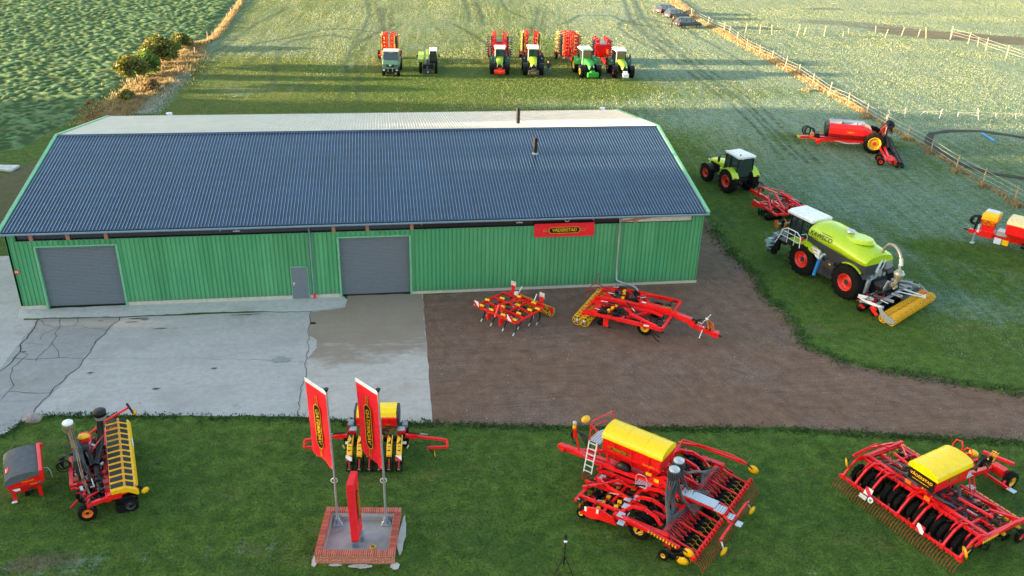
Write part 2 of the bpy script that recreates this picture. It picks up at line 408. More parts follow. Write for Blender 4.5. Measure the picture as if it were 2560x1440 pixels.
ZC = .03+tuft*.20+vnoise(CX.shape, 60, 8, 2)*.15
ZC = ZC*np.clip((edge-CX)/1.0, 0, 1)*np.clip((CY-79.5)/1.0, 0, 1)-.02
crop = grid_mesh('crop_field', cx, cy, ZC, crop_material(), {'tuft': tuft}, keep=(CX < edge+.3) & (CY > 79.3)); props(crop, kind='structure')

# --- sheets: concrete, gravel, paths. Outlines given as photograph pixels, roughened
def outline(px, jit=.0, step=.8, seed=1, z=0):
    pts = [at(*q) for q in px]; out = []; rg = random.Random(seed)
    for a, b in zip(pts, pts[1:]+pts[:1]):
        n = max(1, int((b-a).length/step)) if (b-a).length < 80 else 1
        nr = V(-(b-a).y, (b-a).x, 0).normalized() if (b-a).length else V(0, 0, 0)
        for i in range(n):
            q = a.lerp(b, i/n)
            if jit: q = q+nr*jit*(2*mnoise.noise(q*1.1+V(seed, 0, 0))+.5*mnoise.noise(q*4))
            out.append(V(q.x, q.y, z))
    return out
def sheet(name, pts, z, mat):
    import mathutils
    tri = mathutils.geometry.tessellate_polygon([pts])
    me = bpy.data.meshes.new(name); me.from_pydata([(q.x, q.y, z) for q in pts], [], [tuple(f) for f in tri]); me.update()
    if me.polygons and sum(p.normal.z for p in me.polygons) < 0: me.flip_normals()
    me.materials.append(mat); o = bpy.data.objects.new(name, me); COL.objects.link(o); return props(o, kind='structure')
def concrete(name, c, stain=(.20, .17, .12), st=.62, sc=.35, aged=0.):
    m, t, b = new_mat(name); v = coords(t)
    n1 = noise(t, v, sc, 6, .6); n2 = noise(t, v, 3.5, 5, .65); n3 = noise(t, v, 30, 3, .7)
    vs = coords(t, scale=(.35, 2.4, 1)); n4 = noise(t, vs, 1.2, 5, .7)
    col = ramp(t, n2, [(.3, tuple(q*.86 for q in c)), (.7, tuple(q*1.08 for q in c))])
    col = mix(t, ramp(t, n1, [(st-.12, 0), (st+.16, .75)]), col, stain)
    col = mix(t, ramp(t, n4, [(.5, 0), (.75, .5)]), col, tuple(q*.62 for q in c))
    n5 = noise(t, v, 1.1, 6, .75); col = mix(t, ramp(t, n5, [(.60, 0), (.68, .55)]), col, tuple(q*.55 for q in c)); n6 = noise(t, v, .8, 5, .7); col = mix(t, ramp(t, n6, [(.58, 0), (.8, .6)]), col, tuple(min(1, q*1.35) for q in c))
    col = mix(t, 1., col, ramp(t, n3, [(.3, .93), (.7, 1.06)]), 'MULTIPLY')
    t.links.new(col, b.inputs['Base Color']); b.inputs['Roughness'].default_value = .75
    bump(t, n3, .25, .01, b); return m
conc = concrete('concrete_yard', (.39, .375, .36), stain=(.26, .255, .24), st=.60)
concb = concrete('concrete_brown', (.43, .40, .365), stain=(.27, .21, .15), st=.60, sc=.28)
_t = concb.node_tree; _b = _t.nodes['Principled BSDF']; _v = coords(_t); _s = node(_t, 'ShaderNodeSeparateXYZ'); _t.links.new(_v, _s.inputs[0])
_m = math_(_t, 'ADD', math_(_t, 'MULTIPLY', math_(_t, 'SUBTRACT', _s.outputs[1], 41.2), .35), math_(_t, 'MULTIPLY', math_(_t, 'SUBTRACT', noise(_t, coords(_t, scale=(.5, 1.4, 1)), .5, 5, .65), .5), 3.2))
_old = _b.inputs['Base Color'].links[0].from_socket; _t.links.new(mix(_t, math_(_t, 'MULTIPLY', ramp(_t, _m, [(.0, 0), (.5, 1)]), .72), _old, (.19, .135, .085)), _b.inputs['Base Color'])
concd = concrete('concrete_old', (.285, .28, .275), st=.68)
apr = concrete('apron_concrete', (.46, .455, .435), stain=(.27, .26, .16), st=.64)
def gravel_material():
    m, t, b = new_mat('fine_gravel'); v = coords(t)
    n1 = noise(t, v, .22, 5, .6); n3 = noise(t, v, 16, 5, .8)
    n2 = noise(t, v, 1.3, 6, .7)
    va = coords(t, scale=(.10, 5, 1)); rk = noise(t, va, 1.5, 5, .65)                    # scraped lines, only here and there
    vb = coords(t, scale=(5, .12, 1, R(22))); rk2 = noise(t, vb, 1.6, 4, .6); where = ramp(t, noise(t, v, .09, 3), [(.44, 0), (.56, 1)])
    col = ramp(t, n3, [(.32, (.066, .038, .028)), (.5, (.165, .106, .080)), (.70, (.32, .235, .185))])
    col = mix(t, ramp(t, n1, [(.35, 0), (.65, .6)]), col, (.165, .090, .052))
    col = mix(t, 1., col, ramp(t, n2, [(.3, .68), (.7, 1.22)]), 'MULTIPLY')
    ln = mix(t, where, ramp(t, rk, [(.33, .82), (.58, 1.06)]), ramp(t, rk2, [(.36, .88), (.58, 1.04)]))
    col = mix(t, 1., col, ln, 'MULTIPLY')
    sp = node(t, 'ShaderNodeTexVoronoi'); sp.inputs['Scale'].default_value = 1.6; t.links.new(v, sp.inputs[0])
    col = mix(t, ramp(t, sp.outputs['Distance'], [(.035, .9), (.06, 0)]), col, (.42, .38, .33))
    t.links.new(col, b.inputs['Base Color']); b.inputs['Roughness'].default_value = .95; b.inputs['Specular IOR Level'].default_value = .2
    bump(t, math_(t, 'ADD', n3, rk), .6, .02, b); return m
gravel = gravel_material()
sheet('gravel_yard', outline([(1030, 740), (1740, 690), (1600, 520), (1730, 505), (1775, 560), (1830, 640), (1895, 690), (1910, 740), (1975, 790), (2010, 860), (2080, 890), (2150, 918), (2330, 940),
      (2420, 965), (2600, 985), (2900, 1010), (2900, 1125), (2500, 1100), (2240, 1088), (2050, 1080), (1980, 1068), (1800, 1070), (1620, 1068), (1400, 1064), (1200, 1066), (1060, 1060)], .16, .7), .004, gravel)
# concrete yard
Wf = 49.1
yard = sheet('concrete_yard', outline([(-500, 640), (30, 640), (60, 760), (60, 800), (300, 795), (780, 775), (1056, 735), (1081, 1057), (900, 1056), (770, 1042), (470, 1040), (130, 1038), (75, 1043), (0, 1092), (-150, 1190), (-700, 1440)], .05, .9, 4), .010, conc)
sheet('concrete_slab', outline([(776, 782), (860, 770), (870, 738), (1056, 734.5), (1068, 880), (1081, 1057), (900, 1057), (742, 1041), (762, 960), (768, 900), (790, 870), (792, 850), (772, 838)], .06, .5, 8), .014, concb)
sheet('old_concrete_slab', outline([(98, 797), (300, 794), (262, 835), (212, 890), (205, 905), (160, 955), (84, 1030), (-80, 1130), (-400, 1300), (-300, 1010), (0, 925), (30, 880)], .07, .5, 2), .014, concd)
sheet('apron', outline([(53, 768), (120, 772), (735, 745), (855, 737), (870, 750), (862, 768), (776, 779), (560, 780), (300, 792), (98, 797), (45, 797)], .05, .6, 3), .020, apr)
crk = paint('crack_dirt', (.045, .045, .035), .95)
def ribbon(p, pts, w, z, seed=0, jit=.12, step=.35):
    q = []
    for a, b in zip(pts, pts[1:]):
        a = at(*a); b = at(*b); n = max(1, int((b-a).length/step)); nr = V(-(b-a).y, (b-a).x, 0).normalized()
        for i in range(n):
            c = a.lerp(b, i/n); q.append(c+nr*jit*(1.6*mnoise.noise(c*1.7+V(seed, 3, 0))))
    q.append(at(*pts[-1])); L = []; Rr = []
    for i, c in enumerate(q):
        d = (q[min(i+1, len(q)-1)]-q[max(0, i-1)]); d = V(-d.y, d.x, 0).normalized() if d.length else V(1, 0, 0)
        ww = w*(.6+.8*abs(mnoise.noise(c*2.3)))/2
        L.append((c.x+d.x*ww, c.y+d.y*ww, z)); Rr.append((c.x-d.x*ww, c.y-d.y*ww, z))
    n = len(q); p.add(L+Rr, [(i, n+i, n+i+1, i+1) for i in range(n-1)], False)
ck = P('ground_crack', crk); props(ck.o, kind='structure')
for i, (pp, ww) in enumerate([(((300, 793), (285, 810), (250, 845), (212, 890), (205, 910), (160, 950), (128, 980), (84, 1032)), .10), (((98, 797), (80, 830), (58, 855), (50, 880), (30, 905), (0, 928), (-40, 950)), .12),
     (((30, 897), (208, 896)), .06), (((152, 797), (150, 815), (130, 860), (95, 895), (90, 903)), .06), (((195, 797), (185, 815), (150, 818), (112, 835), (100, 850)), .05), (((150, 815), (135, 820), (110, 812), (98, 797)), .05),
     (((130, 857), (145, 880), (148, 895)), .05), (((185, 815), (230, 822), (268, 826)), .04), (((50, 878), (66, 888), (60, 900), (30, 920), (28, 950), (34, 965), (22, 978), (100, 985), (128, 983)), .07), (((22, 978), (5, 1000), (-5, 1005)), .05),
     (((208, 896), (500, 897), (760, 905)), .03), (((98, 797), (300, 793), (560, 781), (776, 779)), .07), (((776, 779), (772, 840), (768, 905), (757, 960), (744, 1040)), .06), (((776, 780), (855, 770), (862, 760)), .04), (((110, 860), (60, 858)), .04)]):
    ribbon(ck, pp, ww*.6, .0245, i)
mud = P('yard_stain', [paint('mud_stain', (.10, .085, .06), .95), paint('repair_patch', (.25, .26, .25), .85)]); props(mud.o, kind='structure')
def splat(px, py, rx, ry, mi, z, sd):
    c = at(px, py); k = 26; mud.use(mi).add([V(c.x+rx*math.cos(2*PI*i/k)*(1+.9*mnoise.noise(V(3*math.cos(2*PI*i/k), 3*math.sin(2*PI*i/k), sd))), c.y+ry*math.sin(2*PI*i/k)*(1+.9*mnoise.noise(V(3*math.cos(2*PI*i/k)+9, 3*math.sin(2*PI*i/k), sd))), z) for i in range(k)], [tuple(range(k))], False)
for i, q in enumerate([(345, 797, .55, .07, 0), (330, 806, .4, .05, 0), (362, 800, .22, .06, 0), (252, 803, .14, .04, 0), (610, 788, .6, .07, 0), (640, 786, .3, .05, 0), (705, 900, .55, .30, 1), (535, 922, .16, .08, 0), (390, 973, .2, .09, 0), (226, 933, .18, .07, 0), (400, 822, .35, .05, 0), (60, 880, .15, .04, 0), (350, 1010, .06, .03, 0)]): splat(*q[:4], q[4], .0262+.0003*i, i*3.1)
def rut_mat():
    m, t, b = new_mat('gravel_rut'); b.inputs['Base Color'].default_value = (.07, .045, .034, 1); b.inputs['Roughness'].default_value = 1
    tr = node(t, 'ShaderNodeBsdfTransparent'); mx = node(t, 'ShaderNodeMixShader'); v = coords(t, scale=(.4, 1.5, 1))
    t.links.new(ramp(t, noise(t, v, 1.6, 5, .75), [(.46, 0.), (.75, .28)]), mx.inputs[0]); t.links.new(tr.outputs[0], mx.inputs[1]); t.links.new(b.outputs[0], mx.inputs[2]); t.links.new(mx.outputs[0], t.nodes['Material Output'].inputs['Surface']); return m
rt = P('gravel_rut', rut_mat()); props(rt.o, kind='structure')
for i, pp in enumerate([((1090, 950), (1400, 955), (1800, 970), (2200, 1005), (2560, 1030)), ((1090, 985), (1500, 990), (1900, 1008), (2560, 1062)), ((1770, 620), (1850, 720), (1930, 830), (2050, 930), (2300, 985), (2560, 1010)), ((1760, 660), (1820, 740), (1890, 850), (1990, 950), (2250, 1010)), ((1080, 800), (1120, 870), (1100, 930)), ((1120, 780), (1170, 880), (1300, 930), (1700, 940)), ((1300, 880), (1480, 850), (1640, 880), (1900, 940))]):
    ribbon(rt, pp, .42, .0075+.0007*i, i+200, .10, .8)
# tyre marks pressed into the turf, and a thin dark line
def track_material():
    m, t, b = new_mat('pressed_grass'); v = coords(t)
    col = ramp(t, noise(t, v, 3, 4), [(.3, (.018, .045, .012)), (.7, (.045, .075, .02))]); t.links.new(col, b.inputs['Base Color']); b.inputs['Roughness'].default_value = .95
    tr = node(t, 'ShaderNodeBsdfTransparent'); mx = node(t, 'ShaderNodeMixShader')
    t.links.new(ramp(t, noise(t, v, 1.2, 4, .7), [(.36, 0.), (.64, .62)]), mx.inputs[0]); t.links.new(tr.outputs[0], mx.inputs[1]); t.links.new(b.outputs[0], mx.inputs[2])
    t.links.new(mx.outputs[0], t.nodes['Material Output'].inputs['Surface']); return m
trk = track_material(); tp = P('tyre_track_and_line', trk); props(tp.o, kind='structure')
def tz(i): return .05
TR = [((960, 20), (952, 80), (900, 105), (874, 130), (866, 165), (868, 190)), ((918, 0), (925, 40), (905, 80), (880, 120)), ((948, 20), (958, 80), (985, 60)), ((1160, 0), (1170, 30), (1175, 55)), ((1192, 0), (1200, 30), (1210, 65)),
      ((1345, 20), (1335, 60), (1325, 90)), ((1560, 0), (1580, 60), (1640, 110), (1720, 180), (1850, 280), (1960, 400)), ((1585, 0), (1610, 50), (1670, 105), (1750, 175), (1880, 270), (2020, 410)), ((1660, 70), (1590, 62), (1555, 50), (1548, 70), (1580, 95), (1650, 130)),
      ((1680, 62), (1610, 45), (1580, 52), (1610, 80), (1680, 120)), ((600, 130), (640, 110), (720, 95), (800, 75), (860, 72), (950, 82), (1000, 90)), ((600, 175), (660, 130), (740, 100), (830, 88), (900, 100)), ((480, 150), (560, 120), (640, 60), (720, 20)),
      ((1250, 0), (1265, 25), (1310, 45)), ((1410, 60), (1450, 38), (1530, 40), (1570, 60)), ((870, 195), (860, 225), (850, 250)), ((900, 190), (895, 225), (900, 255)), ((700, 120), (690, 160), (680, 210)), ((1130, 60), (1180, 85), (1230, 120)), ((1700, 60), (1740, 90), (1830, 140), (1900, 180))]
for i, pp in enumerate(TR):
    ribbon(tp, pp, .55, .052+.0006*i, i, .15, 1.2)
    if i < 9: ribbon(tp, [(a+18+(b/40), b) for a, b in pp], .5, .066+.0006*i, i+40, .15, 1.2)
ribbon(tp, [(430, 184), (700, 196), (1000, 199), (1500, 205), (1980, 222)], .28, .080, 99, .05, 2)  # thin dark line across the upper meadow, in the same green
WX0, WY0, WS = -40., 30., .3; WORN = np.zeros((480, 500), bool)
def wear(pts, wd):
    q = [at(*p) for p in pts]
    for a, b in zip(q, q[1:]):
        n = max(1, int((b-a).length/.2))
        for i in range(n):
            c = a.lerp(b, i/n); k = int(wd/2/WS)+0; iy = int((c.y-WY0)/WS); ix = int((c.x-WX0)/WS)
            if 2 < iy < 476 and 2 < ix < 496: WORN[iy-k:iy+k+1, ix-k:ix+k+1] = True
for pp in TR: wear(pp, .6)
# riding ring worn in the paddock
rg_ = P('riding_track', paint('ring_soil', (.028, .028, .02), .95, bumpy=10)); props(rg_.o, kind='structure')
ring = [(2318, 352), (2330, 335), (2370, 328), (2450, 328), (2560, 345), (2700, 375), (2900, 450), (2800, 500), (2620, 470), (2560, 446), (2480, 435), (2400, 412), (2345, 380), (2322, 362), (2318, 352)]
ribbon(rg_, ring, .9, .055, 5, .12, 1.); wear(ring, 1.3)

# ================================================================ barn
def clad():
    m, t, b = new_mat('green_cladding'); v = coords(t)
    n1 = noise(t, coords(t, scale=(1.2, 1, .12)), 1.1, 5, .65); n2 = noise(t, v, .35, 4, .6); n3 = noise(t, v, 12, 3, .7)
    col = ramp(t, n1, [(.3, (.058, .245, .105)), (.7, (.105, .37, .172))]); col = mix(t, ramp(t, n2, [(.45, 0), (.7, .6)]), col, (.055, .30, .15))
    col = mix(t, 1., col, ramp(t, n3, [(.3, .92), (.7, 1.06)]), 'MULTIPLY')
    sx = node(t, 'ShaderNodeSeparateXYZ'); t.links.new(v, sx.inputs[0]); low = math_(t, 'SUBTRACT', 1.0, math_(t, 'MULTIPLY', sx.outputs[2], 1.6), True)
    col = mix(t, math_(t, 'MULTIPLY', low, math_(t, 'MULTIPLY', n3, .75)), col, (.14, .12, .08))
    t.links.new(col, b.inputs['Base Color']); b.inputs['Roughness'].default_value = .45; return m
bgreen = clad()
bgreen2 = paint('pale_green_trim', (.16, .42, .24), .45)
def roof_material():
    m, t, b = new_mat('roof_sheeting'); v = coords(t)
    n1 = noise(t, coords(t, scale=(1, .18, 1)), 1.4, 5, .6); n2 = noise(t, coords(t, scale=(.12, 3, 1)), 1, 3)
    col = ramp(t, n1, [(.3, (.006, .026, .060)), (.7, (.013, .044, .095))]); col = mix(t, ramp(t, n2, [(.5, 0), (.8, .4)]), col, (.006, .022, .05))
    sy_ = node(t, 'ShaderNodeSeparateXYZ'); t.links.new(v, sy_.inputs[0]); lap = math_(t, 'SINE', math_(t, 'MULTIPLY', sy_.outputs[1], 5.6))
    col = mix(t, 1., col, ramp(t, math_(t, 'ADD', lap, math_(t, 'MULTIPLY', math_(t, 'SUBTRACT', n1, .5), 1.5)), [(.0, .74), (.35, 1.), (1., 1.05)]), 'MULTIPLY')
    n4 = noise(t, v, .22, 5, .65); col = mix(t, ramp(t, n4, [(.5, 0), (.72, .5)]), col, (.022, .058, .115))
    t.links.new(col, b.inputs['Base Color']); b.inputs['Roughness'].default_value = .38; b.inputs['Specular IOR Level'].default_value = .6
    b.inputs['Coat Weight'].default_value = .2; b.inputs['Coat Roughness'].default_value = .25
    return m
roofm = roof_material()
door_m = paint('grey_door', (.15, .17, .205), .45, var=.08)
gut = paint('zinc_gutter', (.26, .34, .42), .4, metal=.4)
wood = paint('red_brown_timber', (.42, .17, .12), .7)
strip_m = glass('translucent_strip', (.016, .012, .022), .2)
plinth_m = concrete('plinth_concrete', (.50, .46, .40), st=.7)
X0, Y0, L, W, HE, HR = -21.07, 49.095, 40.53, 22.88, 4.88, 6.89
barn = thing('barn', 'long green corrugated barn with a dark blue sheet roof', 'barn', (X0, Y0, 0))
def corrug(p, y, x0, x1, z0, z1, pitch=.25, d=.042):
    """vertical ribbed cladding facing -Y"""
    n = max(1, round((x1-x0)/pitch)); pt = (x1-x0)/n; vs = []; prof = []
    for i in range(n):
        a = x0+i*pt; prof += [(a, y), (a+pt*.66, y), (a+pt*.72, y+d), (a+pt*.94, y+d)]
    prof.append((x1, y))
    for x, yy in prof: vs += [(x, yy, z0), (x, yy, z1)]
    p.add(vs, [(2*i, 2*i+2, 2*i+3, 2*i+1) for i in range(len(prof)-1)], False)
wl = P('wall', bgreen, barn)
zt = 4.28
D1 = (1.40, 5.88); D2 = (18.15, 22.48); PD = (15.32, 16.34)
corrug(wl, 0, 0, D1[0], .12, zt); corrug(wl, 0, D1[1], PD[0], .22, zt); corrug(wl, 0, PD[0], PD[1], 2.10, zt)
corrug(wl, 0, PD[1], D2[0], .22, zt); corrug(wl, 0, D2[1], L, .16, zt)
corrug(wl, 0, D1[0], D1[1], 3.98, zt, .28, .05); corrug(wl, 0, D2[0], D2[1], 3.98, zt, .28, .05)
corrug(wl, 0, 0, .55, zt, 4.8); corrug(wl, 0, L-.75, L, zt, 4.8)
g = .02
wl.prism([(0, .1), (W, .1), (W, HE-.1), (W/2, HR-.1), (0, HE-.1)], g, .12); wl.prism([(0, .1), (W, .1), (W, HE-.1), (W/2, HR-.1), (0, HE-.1)], L-.12, L-g)
wl.box((L/2, W-.06, 2.45), (L-.3, .1, 4.7))
pl = P('plinth', plinth_m, barn)
for a, b in ((0, D1[0]), (D1[1], PD[0]), (PD[1], D2[0]), (D2[1], L)): pl.box(((a+b)/2, .09, .11 if b < 20 else .08), (b-a, .22, .24 if b < 20 else .18))
pl.box((L-.05, W/2, .07), (.2, W, .18)); pl.box((.05, W/2, .07), (.2, W, .18))
st = P('window_strip', strip_m, barn, label='dark translucent strip under the eave')
st.box((L/2-.1, .16, 4.55), (L-1.3, .03, .6))
for i in range(52): st.box((.7+i*.75, .14, 4.55), (.022, .02, .58))
pk = P('pink_panel', [lgrey, wood], barn, label='pale boarded panel at the right end of the strip')
pk.box((L-3.05, .12, 4.55), (4.6, .03, .52)); pk.use(1).beam((L-5.3, .09, 4.33), (L-1.9, .09, 4.78), .03, .12)
for x in (1.35, 3.3, 5.35, 18.0, 19.95, 22.55, 36.2):
    P('post', wood, barn).box((x, .10, 4.54), (.2, .16, .60))
for nm, (a, b) in (('roller_door', D1), ('roller_door', D2)):
    d = P(nm, door_m, barn); z = .03; h = 3.95; n = 44
    for i in range(n):
        z0 = z+i*(h-z)/n; z1 = z+(i+1)*(h-z)/n-.012; d.box(((a+b)/2, .17, (z0+z1)/2), (b-a-.08, .05 if i % 7 else .062, z1-z0))
    d.box(((a+b)/2, .20, 2), (b-a-.1, .02, 3.9))
    fr = P('door_frame', bgreen2, d)
    for x in (a, b): fr.box((x+(.05 if x == a else -.05), .02, 2.0), (.12, .20, 3.96))
    fr.box(((a+b)/2, .01, 3.93), (b-a-.25, .15, .1))
    P('bottom_seal', blk, d).box(((a+b)/2, .13, .05), (b-a-.3, .06, .07))
d = P('door', door_m, barn); d.box(((PD[0]+PD[1])/2, -.02, 1.05), (.96, .06, 2.05))
fr = P('door_frame', bgreen2, d); fr.box((PD[0]+.02, 0, 1.06), (.06, .09, 2.1)).box((PD[1]-.02, 0, 1.06), (.06, .09, 2.1)).box(((PD[0]+PD[1])/2, 0, 2.11), (1.02, .09, .05))
P('handle', whi, d).box((PD[0]+.15, -.09, 1.05), (.04, .06, .22)).beam((PD[0]+.15, -.12, 1.1), (PD[0]+.28, -.12, 1.1), .02)
# roof
OX, OY = .16, .24
def roofside(p, sgn):
    n = 208; xs0 = -OX+.1; wid = L+2*OX-.2; pt = wid/n
    ya, za = (-OY, HE) if sgn < 0 else (W+OY, HE); yb, zb = W/2, HR
    nv = V(0, (za-zb)*(-1 if sgn < 0 else 1), abs(ya-yb)).normalized(); nv = V(0, sgn*abs(zb-za), abs(ya-yb)).normalized()
    prof = []
    for i in range(n):
        a = xs0+i*pt; prof += [(a, 0), (a+pt*.55, 0), (a+pt*.68, .06), (a+pt*.82, .06)]
    prof.append((xs0+wid, 0)); vs = []
    for x, h in prof: vs += [V(x, ya, za)+nv*h, V(x, yb-sgn*(-.0), zb)+nv*h]
    fs = [(2*i, 2*i+2, 2*i+3, 2*i+1) if sgn < 0 else (2*i, 2*i+1, 2*i+3, 2*i+2) for i in range(len(prof)-1)]
    p.add(vs, fs, False)
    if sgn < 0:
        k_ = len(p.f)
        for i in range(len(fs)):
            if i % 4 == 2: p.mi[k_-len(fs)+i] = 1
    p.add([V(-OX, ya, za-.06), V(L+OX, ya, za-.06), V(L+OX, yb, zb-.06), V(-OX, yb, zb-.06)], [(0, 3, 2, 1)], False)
ribm = paint('sky_lit_rib', (.20, .33, .50), .35, var=.3, scale=3)  # rib tops paler: reflected sky put into their colour
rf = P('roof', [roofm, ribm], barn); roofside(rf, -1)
roofw = paint('pale_sheeting', (.58, .545, .50), .4, var=.10, scale=.8)  # rear slope given a paler sheeting colour than the front
rb = P('roof', roofw, barn, label='pale rear slope'); roofside(rb, 1)
rc = P('ridge_cap', roofm, barn); rc.prism([(W/2-.22, HR+.02), (W/2, HR+.085), (W/2+.22, HR+.02), (W/2+.22, HR-.01), (W/2, HR+.05), (W/2-.22, HR-.01)], -OX, L+OX)
for x in (-OX, L+OX):
    vb = P('verge_trim', bgreen2, barn)
    for ya in (-OY, W+OY): vb.beam((x, ya, HE+.0), (x, W/2, HR+.01), .2, .19)
def gutter(y, s):
    gt = P('gutter', gut, barn)
    q = [(y+.09*math.cos(a), HE-.03+.09*math.sin(a)) for a in [PI+PI*i/6 for i in range(7)]]
    q2 = [(y+.075*math.cos(a), HE-.03+.075*math.sin(a)) for a in [2*PI-PI*i/6 for i in range(7)]]
    gt.prism(q+q2, -OX-.05, L+OX+.05)
    for x in (11.7, 23.1, 33.4): gt.box((x, y, HE-.08), (.06, .22, .14))
gutter(-OY-.10, -1); gutter(W+OY+.1, 1)
dp = P('downpipe', gut, barn); dp.tube([(16.6, -OY-.1, HE-.12), (16.6, -.2, 4.62), (16.6, -.08, 4.5), (16.6, -.08, .35)], .05, 8)
for z in (.9, 2.2, 3.5): dp.cyl((16.6, -.08, z), (16.6, -.08, z+.05), .065)
P('pipe_foot', red, dp).box((16.62, -.09, .2), (.13, .14, .3))
dp = P('downpipe', zinc, barn); dp.tube([(35.2, -OY-.1, HE-.12), (35.2, -.2, 4.62), (35.2, -.08, 4.45), (35.2, -.08, .55), (35.35, -.3, .45), (36.3, -.8, .3), (36.45, -1.0, .12)], .055, 8)
for z in (1.7, 3.1): dp.cyl((35.2, -.08, z), (35.2, -.08, z+.05), .07)
def chimney(x, y, z0, h):
    c = P('chimney', blk, barn); c.cyl((x, y, z0-.1), (x, y, z0+h), .14, n=12); c.cyl((x, y, z0+h), (x, y, z0+h+.12), .17, n=12)
    for k in (.35, .6): c.cyl((x, y, z0+h*k), (x, y, z0+h*k+.06), .155, n=12)
    P('flashing', gry, c).cyl((x, y, z0-.02), (x, y, z0+.10), .26, .16, n=12)
q = at(1337, 397, 5.9)-V(X0, Y0, 0); chimney(q.x, q.y, HE+(q.y+OY)*(HR-HE)/(W/2+OY), 1.0)
q = at(1295, 308, 6.5)-V(X0, Y0, 0); chimney(q.x, q.y, HR-(q.y-W/2)*(HR-HE)/(W/2+OY), 1.1)
for px in (426, 1517):
    q = at(px, 283, 4.95)-V(X0, Y0, 0); sc_ = P('floodlight', whi, barn); sc_.box((q.x, W+OY+.25, 4.96), (.35, .2, .22)); sc_.cyl((q.x-.25, W+OY+.25, 4.95), (q.x-.15, W+OY+.25, 5.0), .09)
q = P('house_sign', [rimr, whi], barn, label='small red sign with a white letter'); q.box((.22, -.02, 2.42), (.26, .02, .22)); q.text('N', frame_m((.22, -.034, 2.42), (1, 0, 0), (0, 0, 1)), .2, 1, offset=.006)
q = P('hook', whi, barn); q.beam((31.85, .1, 4.45), (31.75, .06, 4.62), .03); q.beam((32.0, .1, 4.45), (32.1, .06, 4.62), .03); q.beam((31.84, .1, 4.46), (32.01, .1, 4.46), .03)
for x in (12.5, 29.0):
    q = P('vent', lgrey, barn); q.box((x, .1, 4.62), (.4, .05, .05)).box((x, .1, 4.48), (.4, .05, .05)).box((x, .12, 4.55), (.05, .03, .16))
# the banner hung on the wall
def cloth(p, c, w, h, nx=24, nz=8, amp=.02, seed=0):
    vs = []; fs = []
    for j in range(nz+1):
        for i in range(nx+1):
            x = -w/2+w*i/nx; z = -h/2+h*j/nz
            vs.append((c[0]+x, c[1]+amp*mnoise.noise(V(x*1.5+seed, z*2, 0)), c[2]+z))
    for j in range(nz):
        for i in range(nx): a = j*(nx+1)+i; fs.append((a, a+1, a+nx+2, a+nx+1))
    p.add(vs, fs, True)
bred = paint('banner_cloth', (.82, .006, .022), .6)
bn = P('banner', [bred], None, loc=(X0+31.75, Y0-.06, 3.98)); props(bn.o, 'wide red banner with a yellow and black company name on the green wall', 'banner')
cloth(bn, (0, 0, 0), 3.7, .88)
lg = P('logo', [yel, blk], bn); badge(lg, frame_m((0, -.03, 0), (1, 0, 0), (0, 0, 1)), 2.6)
# ================================================================ vegetation
def leaf_mat(name, a, b_, tr=.25):
    m, t, b = new_mat(name); v = coords(t)
    t.links.new(ramp(t, noise(t, v, 1.3, 4), [(.3, a), (.7, b_)]), b.inputs['Base Color']); b.inputs['Roughness'].default_value = .7
    b.inputs['Transmission Weight'].default_value = 0; b.inputs['Subsurface Weight'].default_value = 0
    tl = node(t, 'ShaderNodeBsdfTranslucent'); tl.inputs[0].default_value = (*b_, 1); mx = node(t, 'ShaderNodeMixShader'); mx.inputs[0].default_value = tr
    t.links.new(b.outputs[0], mx.inputs[1]); t.links.new(tl.outputs[0], mx.inputs[2]); t.links.new(mx.outputs[0], t.nodes['Material Output'].inputs['Surface'])
    return m
bark = paint('bark', (.10, .075, .055), .9, bumpy=20)
lf_oak = leaf_mat('oak_leaves', (.05, .075, .012), (.16, .16, .02)); lf_grn = leaf_mat('green_leaves', (.05, .11, .015), (.15, .24, .03)); lf_brn = leaf_mat('autumn_leaves', (.11, .07, .03), (.24, .16, .05)); lf_dk = leaf_mat('dark_leaves', (.02, .03, .012), (.05, .06, .02))
def leaf_cloud(centers, per, size, rg):
    """arrays for many small tilted quads round the given (x,y,z,r) clumps"""
    vs = []; fs = []
    for (x, y, z, r) in centers:
        for _ in range(per):
            d = Vector((rg.gauss(0, 1), rg.gauss(0, 1), rg.gauss(0, 1))).normalized()*r*(rg.random()**.45)
            c = Vector((x, y, z))+Vector((d.x, d.y, d.z*.8)); a = Vector((rg.gauss(0, 1), rg.gauss(0, 1), rg.gauss(0, .6))).normalized()
            b = a.orthogonal().normalized(); k = size*(.6+.8*rg.random()); a = a*k; b = b*k*.7; n = len(vs)
            vs += [c-a-b, c+a-b*.4, c+a*1.1+b, c-a*.6+b]; fs.append((n, n+1, n+2, n+3))
    return vs, fs
